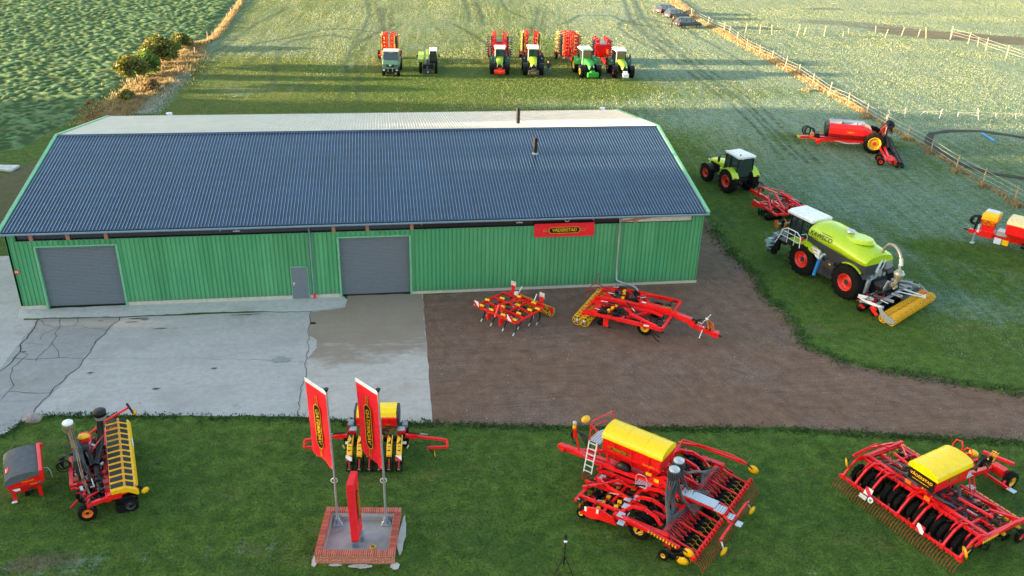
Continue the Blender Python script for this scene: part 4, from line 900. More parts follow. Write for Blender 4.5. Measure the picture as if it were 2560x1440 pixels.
def tractor(label, px_front, heading, body, rimm, roofm=whi, fw=None, fwlabel='', name='tractor', group='tractors lined up in the upper meadow', loc=None, wide=1., hoodm=None, stripe=None, fenderm=None, cabrot=0, roof_glass=False):
    hx, hy = heading; L_ = math.hypot(hx, hy); hx /= L_; hy /= L_; rz = math.atan2(-hx, hy)
    if loc is None: f = at(*px_front); loc = (f.x-hx*3.6, f.y-hy*3.6, 0)      # px_front: ground under the front axle's leading edge
    t = thing(name, label, 'tractor', loc, rz, group); fm = fenderm or body; hm = hoodm or body
    ch = P('chassis', dgry, t); ch.box((0, 1.5, .85), (.55, 3.6, .5)); ch.box((0, 2.9, .72), (1.5, .25, .22)); ch.box((0, 0, .95), (1.5, .4, .4)); ch.box((0, 3.9, .75), (.5, .5, .35))
    ch.box((-.75, 1.35, .75), (.5, 1.0, .6)).box((.75, 1.35, .75), (.5, 1.0, .6))
    for z in (.55, .85, 1.15): ch.box((-1.0, 1.1, z), (.35, .3, .04))
    for s in (-1, 1):
        wheel(t, s*1.02*wide, 0, .97, .97, .62, .50, rimm, 15, one=s); wheel(t, s*.98*wide, 2.9, .74, .74, .50, .36, rimm, 13, one=s)
    h = P('hood', [hm, stripe or hm], t, bev=.03)
    R_ = [rrect(1.25, .95, 1.05, 2.02, .16), rrect(2.4, .90, 1.05, 1.96, .18), rrect(3.35, .78, 1.05, 1.80, .2), rrect(3.72, .66, 1.05, 1.58, .2), rrect(3.82, .5, 1.1, 1.42, .15)]
    h.loft(R_, True, True)
    gr = P('grille', blk, h); gr.box((0, 3.80, 1.22), (.50, .10, .42)); gr.box((0, 3.74, 1.5), (.42, .1, .12)); gr.box((.43, 2.6, 1.35), (.06, 1.3, .45)); gr.box((-.43, 2.6, 1.35), (.06, 1.3, .45))
    for s in (-1, 1): P('headlight', lampw, h).box((s*.24, 3.80, 1.50), (.15, .09, .10), rz=-s*.2)
    cf = P('cab', [blk], t); zc, zr = 1.25, 2.95
    crn = [(-.62, 1.30), (.62, 1.30), (.80, .35), (.80, -.55), (-.80, -.55), (-.80, .35)]; crt = [(-.60, 1.10), (.60, 1.10), (.76, .30), (.72, -.62), (-.72, -.62), (-.76, .30)]
    for (a, b), (c, d) in zip(crn, crt): cf.beam((a, b, zc), (c, d, zr), .08)
    cf.prism([(a, b) for a, b in crn], 1.0, zc+.05, 'Z')
    cf.box((0, -.1, 1.5), (.5, .5, .5)).box((0, -.3, 1.9), (.45, .15, .6))
    gl = P('windows', gls, cf)
    for i in range(6):
        j = (i+1) % 6; q = [V(*crn[i], zc+.05), V(*crn[j], zc+.05), V(*crt[j], zr), V(*crt[i], zr)]; c_ = sum(q, V(0, 0, 0))/4; q = [c_+(p_-c_)*.94 for p_ in q]; gl.add(q, [(0, 1, 2, 3)], False)
    rf_ = P('roof', roofm, cf, bev=.03); rf_.loft([[V(x, y, 2.93) for x, y in ((-.80, -.74), (.80, -.74), (.66, 1.18), (-.66, 1.18))], [V(x, y, 3.08) for x, y in ((-.84, -.78), (.84, -.78), (.70, 1.26), (-.70, 1.26))], [V(x, y, 3.20) for x, y in ((-.62, -.52), (.62, -.52), (.50, .95), (-.50, .95))]], True, False)
    for s in (-1, 1):
        for yv, n_ in ((1.34, 'work_light'), (-.88, 'work_light')): P(n_, lampw, rf_).box((s*.55, yv, 3.02), (.22, .05, .1))
    P('beacon', ora, rf_, True).lathe([(.06, 0), (.06, .12), (0, .16)], (-.6, -.6, 3.2), 'Z', 8)
    for s in (-1, 1):
        fd = P('fender', fm, t, bev=.02); pr = []
        for i in range(9): a = R(15+i*17.5); pr.append((1.06*math.cos(a)*1.0, .95+1.08*math.sin(a)))
        for i in range(8, -1, -1): a = R(15+i*17.5); pr.append((1.00*math.cos(a), .95+1.02*math.sin(a)))
        fd.prism(pr, s*.72, s*1.32*wide)
        P('tail_light', lampr, fd).box((s*1.1, -.98, 1.45), (.2, .06, .12)); P('headlight', lampw, fd).box((s*1.15, .98, 1.75), (.14, .05, .1))
        ff = P('front_fender', blk, t); pr = [(2.9+.82*math.cos(R(30+i*15)), .74+.82*math.sin(R(30+i*15))) for i in range(9)]; pr += [(2.9+.79*math.cos(R(150-i*15)), .74+.79*math.sin(R(150-i*15))) for i in range(9)]; ff.prism(pr, s*.75, s*1.22*wide)
        mr = P('mirror', blk, t); mr.tube([(s*.62, 1.2, 2.75), (s*1.05, 1.35, 2.75), (s*1.15, 1.35, 2.6)], .025, 5); mr.box((s*1.15, 1.36, 2.38), (.2, .06, .42))
    ex = P('exhaust_pipe', gry, t); ex.cyl((.62, 1.42, 1.2), (.62, 1.42, 2.75), .075, n=10); ex.tube([(.62, 1.42, 2.7), (.62, 1.42, 2.85), (.62, 1.28, 2.95)], .045, 8)
    li = P('linkage', blk, t); [li.beam((s*.25, -.3, .8), (s*.45, -1.25, .6), .09) for s in (-1, 1)]; li.beam((0, -.3, 1.1), (0, -1.15, 1.0), .07); li.beam((-.45, 3.9, .8), (-.35, 4.3, .6), .08); li.beam((.45, 3.9, .8), (.35, 4.3, .6), .08)
    if fw:
        wt = P('front_weight', fw, t, bev=.03, label=fwlabel); wt.box((0, 4.55, .68), (1.35, .5, .52)) if fw is not whi else wt.box((0, 4.5, .62), (.75, .45, .5)); wt.box((0, 4.35, 1.0), (.5, .3, .25))
        if fw in (red, dgry): badge(P('logo', [yel, blk], wt), frame_m((0, 4.81, .70), (-1, 0, 0), (0, 0, 1)), .95)
    return t
RED3 = 'red seed drills and tillage machines standing on the near lawn'
# ---------------------------------------------------------------- large seed drill, front right of centre
def spirit():
    t = thing('seed_drill', 'large red seed drill with long yellow tank lid and two grey distributor heads', 'seed drill', (13.15, 26.84, 0), R(47.2))
    f = P('frame', red, t)
    f.beam((0, 7.9, .62), (0, 5.4, .80), .22, .24); f.beam((0, 5.5, .80), (0, 1.2, .95), .30, .30)
    for x in (-.45, .45): f.beam((x, 5.9, .95), (x, 2.4, 1.15), .12, .18)
    f.beam((-.45, 5.9, .95), (0, 7.3, .68), .10); f.beam((.45, 5.9, .95), (0, 7.3, .68), .10)
    f.prism([(-.3, 7.55), (.3, 7.55), (0, 8.0)], .56, .68, 'Z')
    for s in (-1, 1):      # folding wings
        for y in (1.45, 3.35): f.beam((0, y, .85), (s*2.9, y, .80), .16, .16)
        f.beam((s*.75, 1.45, .8), (s*.75, 3.35, .8), .12); f.beam((s*2.75, 1.2, .85), (s*2.75, 3.6, .75), .22, .20); f.beam((s*1.7, 1.45, .8), (s*1.7, 3.35, .8), .12)
        f.beam((s*.6, 3.35, .85), (s*.6, 5.6, .75), .12, .14); f.beam((s*1.6, 3.35, .85), (s*1.6, 5.6, .75), .10, .12); f.beam((s*2.5, 3.4, .8), (s*2.5, 5.4, .70), .10, .12)
        for y in (4.05, 5.35): f.beam((s*.3, y, .68), (s*2.85, y, .68), .11, .11)
        f.path([(s*1.0, 3.5, .95), (s*1.25, 4.3, 1.15), (s*1.8, 4.9, 1.0), (s*2.0, 5.5, .75)], .09); f.path([(s*1.7, 3.5, .95), (s*1.75, 4.4, 1.1), (s*1.3, 5.2, .9)], .09)
        # curved arms over the packer tyres
        for x in (.9, 1.6, 2.3): f.path([(s*x, 3.3, .85), (s*x, 3.0, 1.15), (s*x, 2.5, 1.28), (s*x, 2.0, 1.15), (s*x, 1.7, .85)], .10, .12)
        sg = P('side_guard', red, t); sg.prism([(5.0, .35), (4.7, .75), (4.1, .92), (3.5, .80), (3.3, .5), (4.0, .42), (4.6, .25)], s*2.95, s*3.02)
        P('guard_clamp', whi, sg).box((s*3.03, 4.75, .65), (.03, .1, .2)).box((s*3.03, 4.2, .78), (.03, .1, .2))
    hd = hopper(t, .10, 2.75, 5.5, 1.25, .5, 1.25, 2.45, red, lidy, .38)
    for y in (3.3, 4.1, 4.9): hd.box((-.50, y, 1.9), (.05, .05, .9), ry=-.2)
    badge(P('logo', [yel, blk], hd), frame_m((-.60, 4.65, 2.12), (0, -1, 0), (-.10, 0, 1)), 1.15)
    tx = P('lettering', [yel], hd); tx.text('Spirit', frame_m((-.62, 3.35, 2.0), (0, -1, 0), (-.10, 0, 1)), .18, 0, .2); tx.text('600 C', frame_m((-.61, 3.02, 2.0), (0, -1, 0), (-.10, 0, 1)), .15, 0)
    P('reflector', yel, hd).box((-.63, 3.2, 1.62), (.02, .26, .14), ry=.1); P('reflector', yel, hd).box((-.45, 2.9, 1.3), (.02, .22, .16))
    for q in ((-.18, 2.735, 1.9), (.4, 2.735, 1.9)): P('reflector', lampr, hd).box(q, (.12, .01, .1))
    for x in (-.35, .55):
        sv_ = P('support_beam', red, t)
        sv_.beam((x, 5.2, 1.0), (x, 5.3, 1.5), .1); sv_.beam((x, 5.2, 1.05), (x, 2.9, 1.05), .06); sv_.beam((x, 2.9, 1.0), (x, 3.0, 1.4), .1); sv_.beam((x, 2.7, 1.35), (x*1.3, 1.4, .95), .10, .14)
    sv_ = P('support_beam', red, t); sv_.prism([(3.6, 1.0), (2.6, 1.65), (2.4, 1.6), (1.2, .95), (1.3, .8)], -.42, -.36)
    P('fan', blk, t, True).lathe([(.05, -.15), (.32, -.15), (.34, 0), (.32, .15), (.12, .16)], (-.35, 4.5, 1.12), 'X', 14)
    pf = P('front_platform', perf, t); pf.prism([(-.5, 5.62), (.6, 5.62), (.6, 6.0), (.3, 6.15), (-.5, 6.15)], 1.98, 2.01, 'Z'); P('platform_edge', red, pf).beam((-.52, 6.17, 1.97), (.35, 6.17, 1.97), .05).beam((-.2, 6.1, 1.97), (-.2, 5.7, 1.2), .06).beam((.4, 6.0, 1.97), (.4, 5.7, 1.2), .06)
    ld = P('ladder', whi, t)
    for y in (5.74, 6.12): ld.beam((-.55, y, 2.02), (-.86, y, .55), .045)
    for k in range(6): f_ = k/5; ld.beam((-.57-.27*f_, 5.74, 1.92-1.3*f_), (-.57-.27*f_, 6.12, 1.92-1.3*f_), .035)
    P('ladder_foot', dred, ld).beam((-.86, 5.74, .55), (-.95, 6.05, .25), .05).beam((-.86, 6.12, .55), (-.95, 6.1, .22), .05)
    hr = P('handrail', red, t); hr.tube([(-.48, 6.15, 2.0), (-.48, 6.15, 2.9), (-.40, 5.9, 3.15), (.1, 5.75, 3.15), (.6, 5.7, 3.1), (.65, 5.65, 2.8), (.65, 5.6, 2.0)], .028, 6); hr.tube([(-.48, 6.15, 2.45), (.1, 6.15, 2.5), (.55, 5.9, 2.5)], .022, 6)
    yb = P('beacon_box', yel, t, True); yb.ball((.15, 6.75, 2.45), .22, 10, 6, (1.2, .8, .7)); P('bracket', red, yb).beam((.15, 6.5, 2.3), (.1, 6.1, 2.1), .05)
    P('hose_rack', red, t).beam((0, 6.9, .8), (0, 7.15, 1.9), .06).box((0, 7.15, 1.65), (.12, .1, .5)); hitch_hoses(t, 0, 7.1, 1.45); cp = P('coupler', [yel, lgrey], t); cp.box((0, 7.2, 2.0), (.14, .12, .25)); cp.use(1).ball((0, 7.2, 2.15), .1, 8, 5)
    jk = P('parking_jack', red, t); jk.cyl((-.55, 5.45, 1.0), (-.55, 5.45, .1), .06, n=8); jk.box((-.55, 5.45, .05), (.3, .3, .04)); jk.beam((-.55, 5.45, .6), (-.2, 5.45, .9), .08)
    # front discs with yellow bearing housings
    for s in (-1, 1):
        for y, r_ in ((5.0, .24), (4.35, .24)):
            d = P('disc_gang', blk, t)
            for i in range(11): disc(d, (s*(.35+i*.245), y, .27), r_, 'X', .012, s*.25)
            h_ = P('disc_bearing', ora if y > 4.6 else yel, d)
            for i in range(11 if y > 4.6 else 6):
                x = s*(.35+i*.245) if y > 4.6 else s*(.45+i*.44)
                if y > 4.6: h_.box((x, y+.16, .45), (.10, .06, .16), rz=.5)
                else: h_.box((x, y+.02, .58), (.17, .16, .15))
        d = P('disc_bearing', yel, t, label='yellow rubber-mounted arms'); [d.box((s*(.5+.3*i), 3.75, .75), (.22, .17, .15), rz=.5) for i in (0, 1, 5, 6)]
    # packer tyres
    for x in (-2.55, -2.15, -1.75, -1.15, -.75, .75, 1.15, 1.75, 2.15, 2.55): wheel(t, x, 2.5, .44, .44, .28, .22, rimy if abs(x) > 2.5 else dgry, 12, 'packer_wheel', n=18)
    for s in (-1, 1):
        ram(t, (s*.8, 3.2, 1.1), (s*1.3, 4.4, 1.05)); ram(t, (s*1.6, 3.3, 1.0), (s*1.9, 4.3, .95)); ram(t, (s*2.3, 3.0, 1.05), (s*2.75, 3.0, 1.0)); ram(t, (s*.5, 2.4, 1.4), (s*1.6, 1.7, 1.0))
    # coulters: arm, paired disc with yellow edge ring
    for i in range(40):
        x = -2.92+i*5.84/39; y = .62 if i % 2 else .85
        if abs(x) < .12: continue
        a = P('coulter', [mred, blk, yel], t); a.path([(x, 1.45, .78), (x, 1.2, .72), (x, y+.12, .50)], .05, .07); a.box((x, y+.3, .62), (.07, .25, .06))
        a.use(1); disc(a, (x-.015, y, .21), .20, 'X', .008, .08, 12); disc(a, (x, y-.32, .17), .16, 'X', .02, 0, 12); a.use(2).torus((x, y-.32, .17), .165, .013, 'X', 12, 4); a.use(1).beam((x, y, .4), (x, y-.32, .3), .03)
    # following harrow
    hb = P('harrow_bar', red, t)
    for s in (-1, 1):
        hb.beam((s*.15, .02, .55), (s*3.0, .02, .55), .09)
        for i in range(12): hb.torus((s*(.3+i*.24), -.02, .55), .085, .024, 'X', 8, 4); hb.box((s*(.3+i*.24), -.02, .52), (.05, .12, .16))
        for x in (.5, 1.6, 2.6): hb.beam((s*x, 1.4, .8), (s*x, .05, .6), .05, .06)
    tines(t, -2.98, 2.98, -.05, .48, 42)
    # distributor heads and hoses
    rowsL = [(-2.9+i*.24, 1.25, .80) for i in range(12)]; rowsR = [(.15+i*.24, 1.25, .80) for i in range(12)]
    dist_head(t, -1.05, 1.95, 1.1, 2.75, .22); dist_head(t, -.42, 2.05, 1.1, 2.75, .22)
    hs = P('seed_hoses', ghose, t, label='thick bundles of grey seed hoses')
    hose_bundle(hs, (-1.05, 1.95, 2.4), [(-1.05-.12*i, 1.55, .95) for i in range(10)], 10, .18, .023, mid=[(-1.2, 1.8, 1.6), (-1.35, 1.7, 1.2)])
    hose_bundle(hs, (-1.15, 1.95, 2.35), rowsL, 12, .18, .021, mid=[(-1.6, 1.9, 1.7), (-2.0, 1.6, 1.25), (-2.1, 1.5, 1.1)])
    hose_bundle(hs, (-.9, 1.95, 2.3), [(-.9+i*.12, .9, .8) for i in range(8)], 8, .12, .021, mid=[(-.95, 1.6, 1.5), (-.8, 1.3, 1.05)])
    hose_bundle(hs, (-.42, 2.05, 2.35), rowsR, 12, .16, .021, mid=[(.1, 1.9, 1.8), (.9, 1.75, 1.5), (1.3, 1.5, 1.3)])
    hose_bundle(hs, (-.35, 2.05, 2.3), [(.2+i*.1, 1.0, .8) for i in range(8)], 8, .12, .021, mid=[(-.2, 1.7, 1.4), (.1, 1.4, 1.1)])
    for s in (-1, 1): hydraulics(t, s*.5, s*2.8, 1.6, 3.4, .45, 1.0, 85, 3+s); hydraulics(t, s*.4, s*2.8, 3.5, 5.4, .45, .85, 75, 7+s)
    hydraulics(t, -.6, .8, 1.2, 2.8, .8, 1.5, 40, 11)
    # rear walkway
    wk = P('walkway', perf, t); wk.box((-.28, 1.02, 1.24), (.50, 1.5, .03)); wk.box((-.40, .05, 1.22), (.46, .42, .03)); wk.box((-.44, -.42, 1.10), (.34, .26, .03)); wk.box((-.48, -.80, .95), (.32, .24, .03))
    wr_ = P('walkway_frame', red, wk)
    for x in (-.56, -.02): wr_.path([(x, 1.75, 1.18), (x, .25, 1.18), (x-.05, -.2, 1.14), (x-.15, -.6, .95)], .06, .07)
    wr_.beam((-1.8, -.55, .92), (.95, -.55, .92), .08, .10)
    for s, x in ((-1, -1.75), (1, .95)):
        lp = P('tramline_disc', yel, t); disc(lp, (x+s*.12, -.8, .55), .22, (.3, 1, 0), .015); P('bracket', zinc, lp).beam((x, -.55, .95), (x+s*.1, -.78, .6), .05)
        P('light', lampr, t).box((x, -.62, .98), (.16, .06, .1))
    # grey step plates
    sp = [(-.91, 5.19, .72), (-.9, 4.4, .80), (-1.75, 3.5, .93), (-2.2, 3.35, .93), (-2.8, 3.25, .95), (-3.05, 3.1, .80), (.9, 4.4, .8), (-1.5, 3.2, .95)]
    for q in sp: P('step_plate', perf, t).box(q, (.30, .28, .03), rz=.1)
    P('side_platform', perf, t).box((-.72, 3.35, 1.08), (.42, .62, .03))
    P('walk_rail', zinc, t).tube([(-.95, 3.6, 1.1), (-.95, 3.6, 1.7), (-.95, 3.1, 1.7), (-.95, 3.1, 1.1)], .018, 5)
    # marker arms
    marker_arm(t, [(2.75, 3.4, 1.15), (2.85, 2.4, 1.35), (3.0, .3, 1.25)], (3.1, .0, 1.0), .24)
    P('marker_strut', red, t).path([(2.4, 3.3, .95), (2.75, 3.2, 1.4), (2.95, 1.0, 1.45), (3.0, .35, 1.28)], .05)
    m2 = marker_arm(t, [(-2.85, 3.2, .95), (-3.0, 2.2, 1.0), (-2.95, .6, .80)], (-2.85, .25, .62), .24)
    st_ = P('warning_stripe', yel, m2); [st_.box((-3.06, 1.9-.13*i, .96-.015*i), (.03, .06, .10)) for i in range(10)]
    d = P('marker_disc', yel, m2); disc(d, (-3.05, .35, .3), .22, (1, .3, 0), .015)
    wheel(t, -3.1, 1.15, .22, .22, .14, .10, rimy, 0, 'gauge_wheel'); wheel(t, -2.9, 5.0, .22, .22, .14, .10, rimy, 0, 'gauge_wheel')
    return t
spirit()
# ---------------------------------------------------------------- wide drill with tyre packer, front right
def rapid():
    t = thing('seed_drill', 'wide red drill with short yellow-lidded tank and long row of black tyres', 'seed drill', (20.45, 26.24, 0), R(-67.7))
    f = P('frame', red, t)
    f.beam((-2.95, 1.50, 1.0), (2.95, 1.50, 1.0), .16, .18); f.beam((-2.95, 1.25, .98), (2.95, 1.25, .98), .10, .12)
    for x in [-2.9+i*.53 for i in range(12)]: f.beam((x, 1.1, 1.02), (x, 1.7, 1.02), .05, .1)
    f.beam((0, 6.2, .6), (0, 4.2, .9), .18, .2); f.beam((0, 4.3, .9), (0, 1.5, 1.05), .24, .24)
    for s in (-1, 1):
        for y in (2.3, 3.55): f.beam((s*.3, y, .85), (s*2.9, y, .85), .12, .13)
        for x in (.5, 1.3, 2.1, 2.85): f.beam((s*x, 1.5, .95), (s*x, 3.6, .82), .10, .12)
        f.beam((s*.8, 3.0, 1.15), (s*2.0, 3.55, .95), .07); f.beam((s*2.0, 2.9, 1.1), (s*2.9, 3.75, .9), .07); f.beam((s*1.0, 2.3, 1.2), (s*2.4, 2.6, 1.1), .08)
        f.beam((s*2.95, .95, 1.0), (s*2.95, 3.9, .9), .14, .14)
        ga = P('front_gang', red, t); ga.beam((s*.3, 4.0, .65), (s*2.95, 4.0, .65), .09); ga.beam((s*.3, 3.75, .65), (s*2.95, 3.75, .65), .06)
        yb_ = P('scraper_board', yel, ga)
        for i in range(11): yb_.box((s*(.45+i*.25), 4.1, .62), (.19, .07, .09)); yb_.box((s*(.45+i*.25), 3.62, .62), (.17, .07, .09)); yb_.box((s*(.4+i*.25), 2.75, .58), (.13, .12, .12))
        dd = P('disc_gang', blk, t)
        [dd.beam((s*.25, y_, .24), (s*2.9, y_, .24), .04) for y_ in (3.9, 3.1, 1.95)]; dd.beam((s*1.5, 1.95, .24), (s*1.5, 3.9, .24), .04)
        for i in range(12): disc(dd, (s*(.28+i*.235), 3.9, .22), .20, 'X', .012, s*.3, 12); disc(dd, (s*(.28+i*.235), 3.1, .22), .20, 'X', .012, -s*.3, 12); disc(dd, (s*(.28+i*.235), 1.95, .22), .20, 'X', .012, s*.1, 12)
    for s in (-1, 1): hydraulics(t, s*.3, s*2.8, 1.7, 3.4, .5, 1.0, 110, 20+s); hydraulics(t, s*.3, s*2.8, 1.2, 1.7, .8, 1.05, 30, 26+s)
    # packer tyres in groups, arms arching over them to the harrow
    for x in (-2.72, -2.38, -2.05, -1.72, -1.12, -.80, -.48, -.16, .16, .48, .98, 1.30, 1.62, 1.94, 2.30, 2.62): wheel(t, x, .85, .43, .43, .20, .22, rimy if abs(x) > 2.6 else dgry, 12, 'packer_wheel', n=18)
    for x in (-2.85, -1.45, -.02, .75, 2.12, 2.88, -2.2):
        a = P('harrow_arm', red, t); a.path([(x, 1.35, 1.05), (x, 1.0, 1.22), (x, .6, 1.12), (x, .25, .80), (x, .02, .55)], .08, .10); a.box((x, 0, .5), (.14, .16, .16))
    hb = P('harrow_bar', red, t); hb.beam((-3.02, 0, .50), (3.02, 0, .50), .08); [hb.box((-2.95+i*.205, -.03, .48), (.05, .12, .10)) for i in range(30)]
    tines(t, -3.0, 3.0, -.05, .44, 46, bent=.10, back=-.38)
    for x in (-2.55, -1.88, -.96, -.32, .32, 1.14, 1.78, 2.46): P('tyre_bracket', red, t).path([(x, 1.3, 1.0), (x, .95, .8), (x, .85, .5)], .06, .10)
    for i in range(12): P('scraper', dred, t).beam((-2.75+.5*i, .45, .35), (-2.65+.5*i, .3, .15), .08)
    # tank with cross-wise lid
    tk = P('seed_tank', [red], t, bev=.02); x0, x1 = -.62, .68
    tk.loft([[V(-.30, 1.5, 1.25), V(.35, 1.5, 1.25), V(.35, 2.8, 1.25), V(-.30, 2.8, 1.25)], [V(x0, 1.0, 1.75), V(x1, 1.0, 1.75), V(x1, 3.1, 1.75), V(x0, 3.1, 1.75)], [V(x0, .98, 2.30), V(x1, .98, 2.30), V(x1, 3.15, 2.30), V(x0, 3.15, 2.30)]], True, False)
    bk = P('rear_panel', [blk, yel], tk); bk.box((.03, .955, 2.0), (1.22, .04, .58)); bk.use(1).text('VÄDERSTAD', frame_m((.03, .925, 2.05), (1, 0, 0), (0, 0, 1)), .19, 1, offset=.004); bk.box((.03, .93, 1.86), (.8, .01, .02))
    l = P('lid', lidy, tk, bev=.015); k = 8; poly = [(.03+.72*math.cos(PI*i/k), 2.32+.34*math.sin(PI*i/k)**.7) for i in range(k+1)]; l.prism([(.75, 2.27)]+poly+[(-.69, 2.27)], .92, 3.2, 'Y', True)
    for y in (1.65, 2.4): l.prism([(q[0], q[1]+.012) for q in poly[1:-1]]+[(q[0], q[1]-.02) for q in poly[1:-1]][::-1], y-.04, y+.04, 'Y')
    badge(P('logo', [yel, blk], tk), frame_m((.69, 2.1, 2.05), (0, 1, 0), (0, 0, 1)), 1.0)
    P('support', red, t).beam((-.3, 1.5, 1.0), (-.3, 1.6, 1.4), .1).beam((.35, 1.5, 1.0), (.35, 1.6, 1.4), .1).beam((-.3, 2.7, .9), (-.3, 2.6, 1.4), .1).beam((.35, 2.7, .9), (.35, 2.6, 1.4), .1)
    hr = P('handrail', red, t); hr.tube([(-.4, 3.3, 1.9), (-.4, 3.35, 2.9), (0, 3.4, 3.0), (0, 3.35, 1.9)], .028, 6); hr.tube([(.0, 3.35, 2.0), (.1, 3.4, 2.8), (.45, 3.4, 2.85), (.5, 3.35, 2.0)], .028, 6)
    pf = P('front_platform', perf, t); pf.box((.2, 3.5, 1.55), (.8, .4, .03)); P('step', perf, pf).box((.75, 3.55, 1.1), (.3, .3, .03)); P('step', perf, pf).box((.9, 3.6, .75), (.3, .3, .03)); P('ladder', red, pf).beam((.62, 3.7, 1.55), (1.1, 3.7, .4), .05).beam((.62, 3.4, 1.55), (1.1, 3.4, .4), .05)
    hs = P('seed_hoses', ghose, t)
    for k_, xx in enumerate((-.2, .2, .45)): hose_bundle(hs, (xx, 1.4, 1.3), [(s*(1.0+i*.28), 2.1, .75) for s in ((-1,) if k_ == 0 else (1,)) for i in range(7)], 7, .08, .02, .5, k_, mid=[(xx+(-.5 if k_ == 0 else .35), 1.6, 1.15), (-1.4 if k_ == 0 else 1.2, 1.9, 1.05)])
    hose_bundle(hs, (.72, 2.6, 1.45), [(1.2+i*.25, 2.9, .72) for i in range(7)], 7, .09, .02, .5, 5, mid=[(.95, 2.5, 1.1), (1.5, 2.7, 1.0)]); hose_bundle(hs, (-.66, 2.3, 1.6), [(-2.6, 1.9, .85)], 6, .06, .02, .3, 6, mid=[(-1.2, 2.1, 1.35), (-2.0, 2.0, 1.15)]); hose_bundle(hs, (-.66, 1.6, 1.55), [(-1.5-.2*i, 1.7, 1.05) for i in range(5)], 5, .06, .02, .3, 7, mid=[(-1.0, 1.6, 1.3)])
    for s in (-1, 1):
        ram(t, (s*.5, 2.7, 1.0), (s*1.5, 3.1, 1.05)); ram(t, (s*.9, 2.0, 1.15), (s*2.0, 2.2, 1.05)); ram(t, (s*1.6, 3.2, .95), (s*2.4, 3.2, .95))
    cb = P('clutter_blocks', dgry, t, label='dark valves and chains under the tank'); rg = random.Random(4)
    cb.box((.1, 2.3, .85), (3.0, 1.3, .08))
    for i in range(26): cb.box((rg.uniform(-1.4, 1.6), rg.uniform(1.6, 3.0), rg.uniform(.8, 1.15)), (rg.uniform(.08, .2), rg.uniform(.08, .2), rg.uniform(.05, .15)), rz=rg.random())
    P('reflector', ora, t).box((-.45, .9, 1.55), (.26, .03, .18)); P('reflector', ora, t).box((.5, .9, 1.35), (.26, .03, .2)); P('marker_plate', yel, t).box((-.1, 1.62, 1.12), (.42, .08, .12))
    m = marker_arm(t, [(-2.9, 3.1, 1.15), (-2.95, 1.6, 1.4), (-2.98, .55, 1.3)], (-3.05, .3, .98), .24, axis=(.75, 1, .2)); P('strut', red, m).path([(-2.7, 2.6, 1.2), (-2.85, 1.8, 1.6), (-2.97, .6, 1.38)], .05)
    m = marker_arm(t, [(2.95, 3.4, 1.0), (3.02, 2.0, 1.05), (2.98, .6, .95)], (2.9, .22, .72), .26, axis=(.6, 1, .2)); sp = P('warning_stripe', yel, m); [sp.box((3.08, 1.9-.13*i, 1.03), (.03, .06, .10)) for i in range(8)]
    wheel(t, 3.15, 3.6, .3, .30, .18, .14, rimr, 0, 'gauge_wheel')
    for x, z in ((-1.42, .72), (1.15, .70)): warn(t, (x, -.14, z), .36, .34, rx=-.3)
    pt = P('number_plate', [lgrey, whi, blk], t); pt.box((-1.55, -.25, .42), (.36, .02, .18), rx=-.4); pt.use(1).lathe([(0, -.01), (.13, -.01), (.13, .01), (0, .01)], (-1.18, -.24, .48), (0, -1, .4), 16); pt.text('30', frame_m((-1.18, -.26, .49), (1, 0, 0), (0, .4, 1)), .14, 2, offset=.004)
    hitch_hoses(t, 0, 5.6, 1.3); y_ = P('beacon_box', yel, t, True); y_.ball((-.15, 4.7, 1.85), .2, 10, 6, (1.1, .9, .7)); P('hose_rack', red, t).path([(-.15, 4.1, 1.0), (-.2, 4.2, 2.0), (-.15, 4.6, 1.75)], .08)
    # steering packer on the drawbar
    pk_ = P('drawbar_packer', red, t); pk_.beam((-.75, 5.75, .55), (1.35, 5.75, .45), .10, .12); pk_.box((.28, 6.4, .62), (.62, .34, .36)); pk_.beam((-.7, 5.8, .6), (-.5, 6.6, .7), .12); pk_.beam((.9, 5.8, .5), (.75, 6.5, .6), .1); pk_.beam((-.8, 6.8, .75), (.5, 7.1, .8), .14, .12)
    P('spring', yel, t); s_ = PARTS[-1]; [springcoil(s_, (-.2+.14*i, 6.2, .9), (-.1+.14*i, 6.3, 1.45), .07, 6, .016) for i in range(2)]
    for x in (-.45, .85): wheel(t, x, 6.4, .42, .42, .30, .22, rimy, 12, 'packer_wheel', n=18)
    P('step_plate', perf, t).box((1.35, 5.72, .50), (.35, .25, .03))
    return t
rapid()
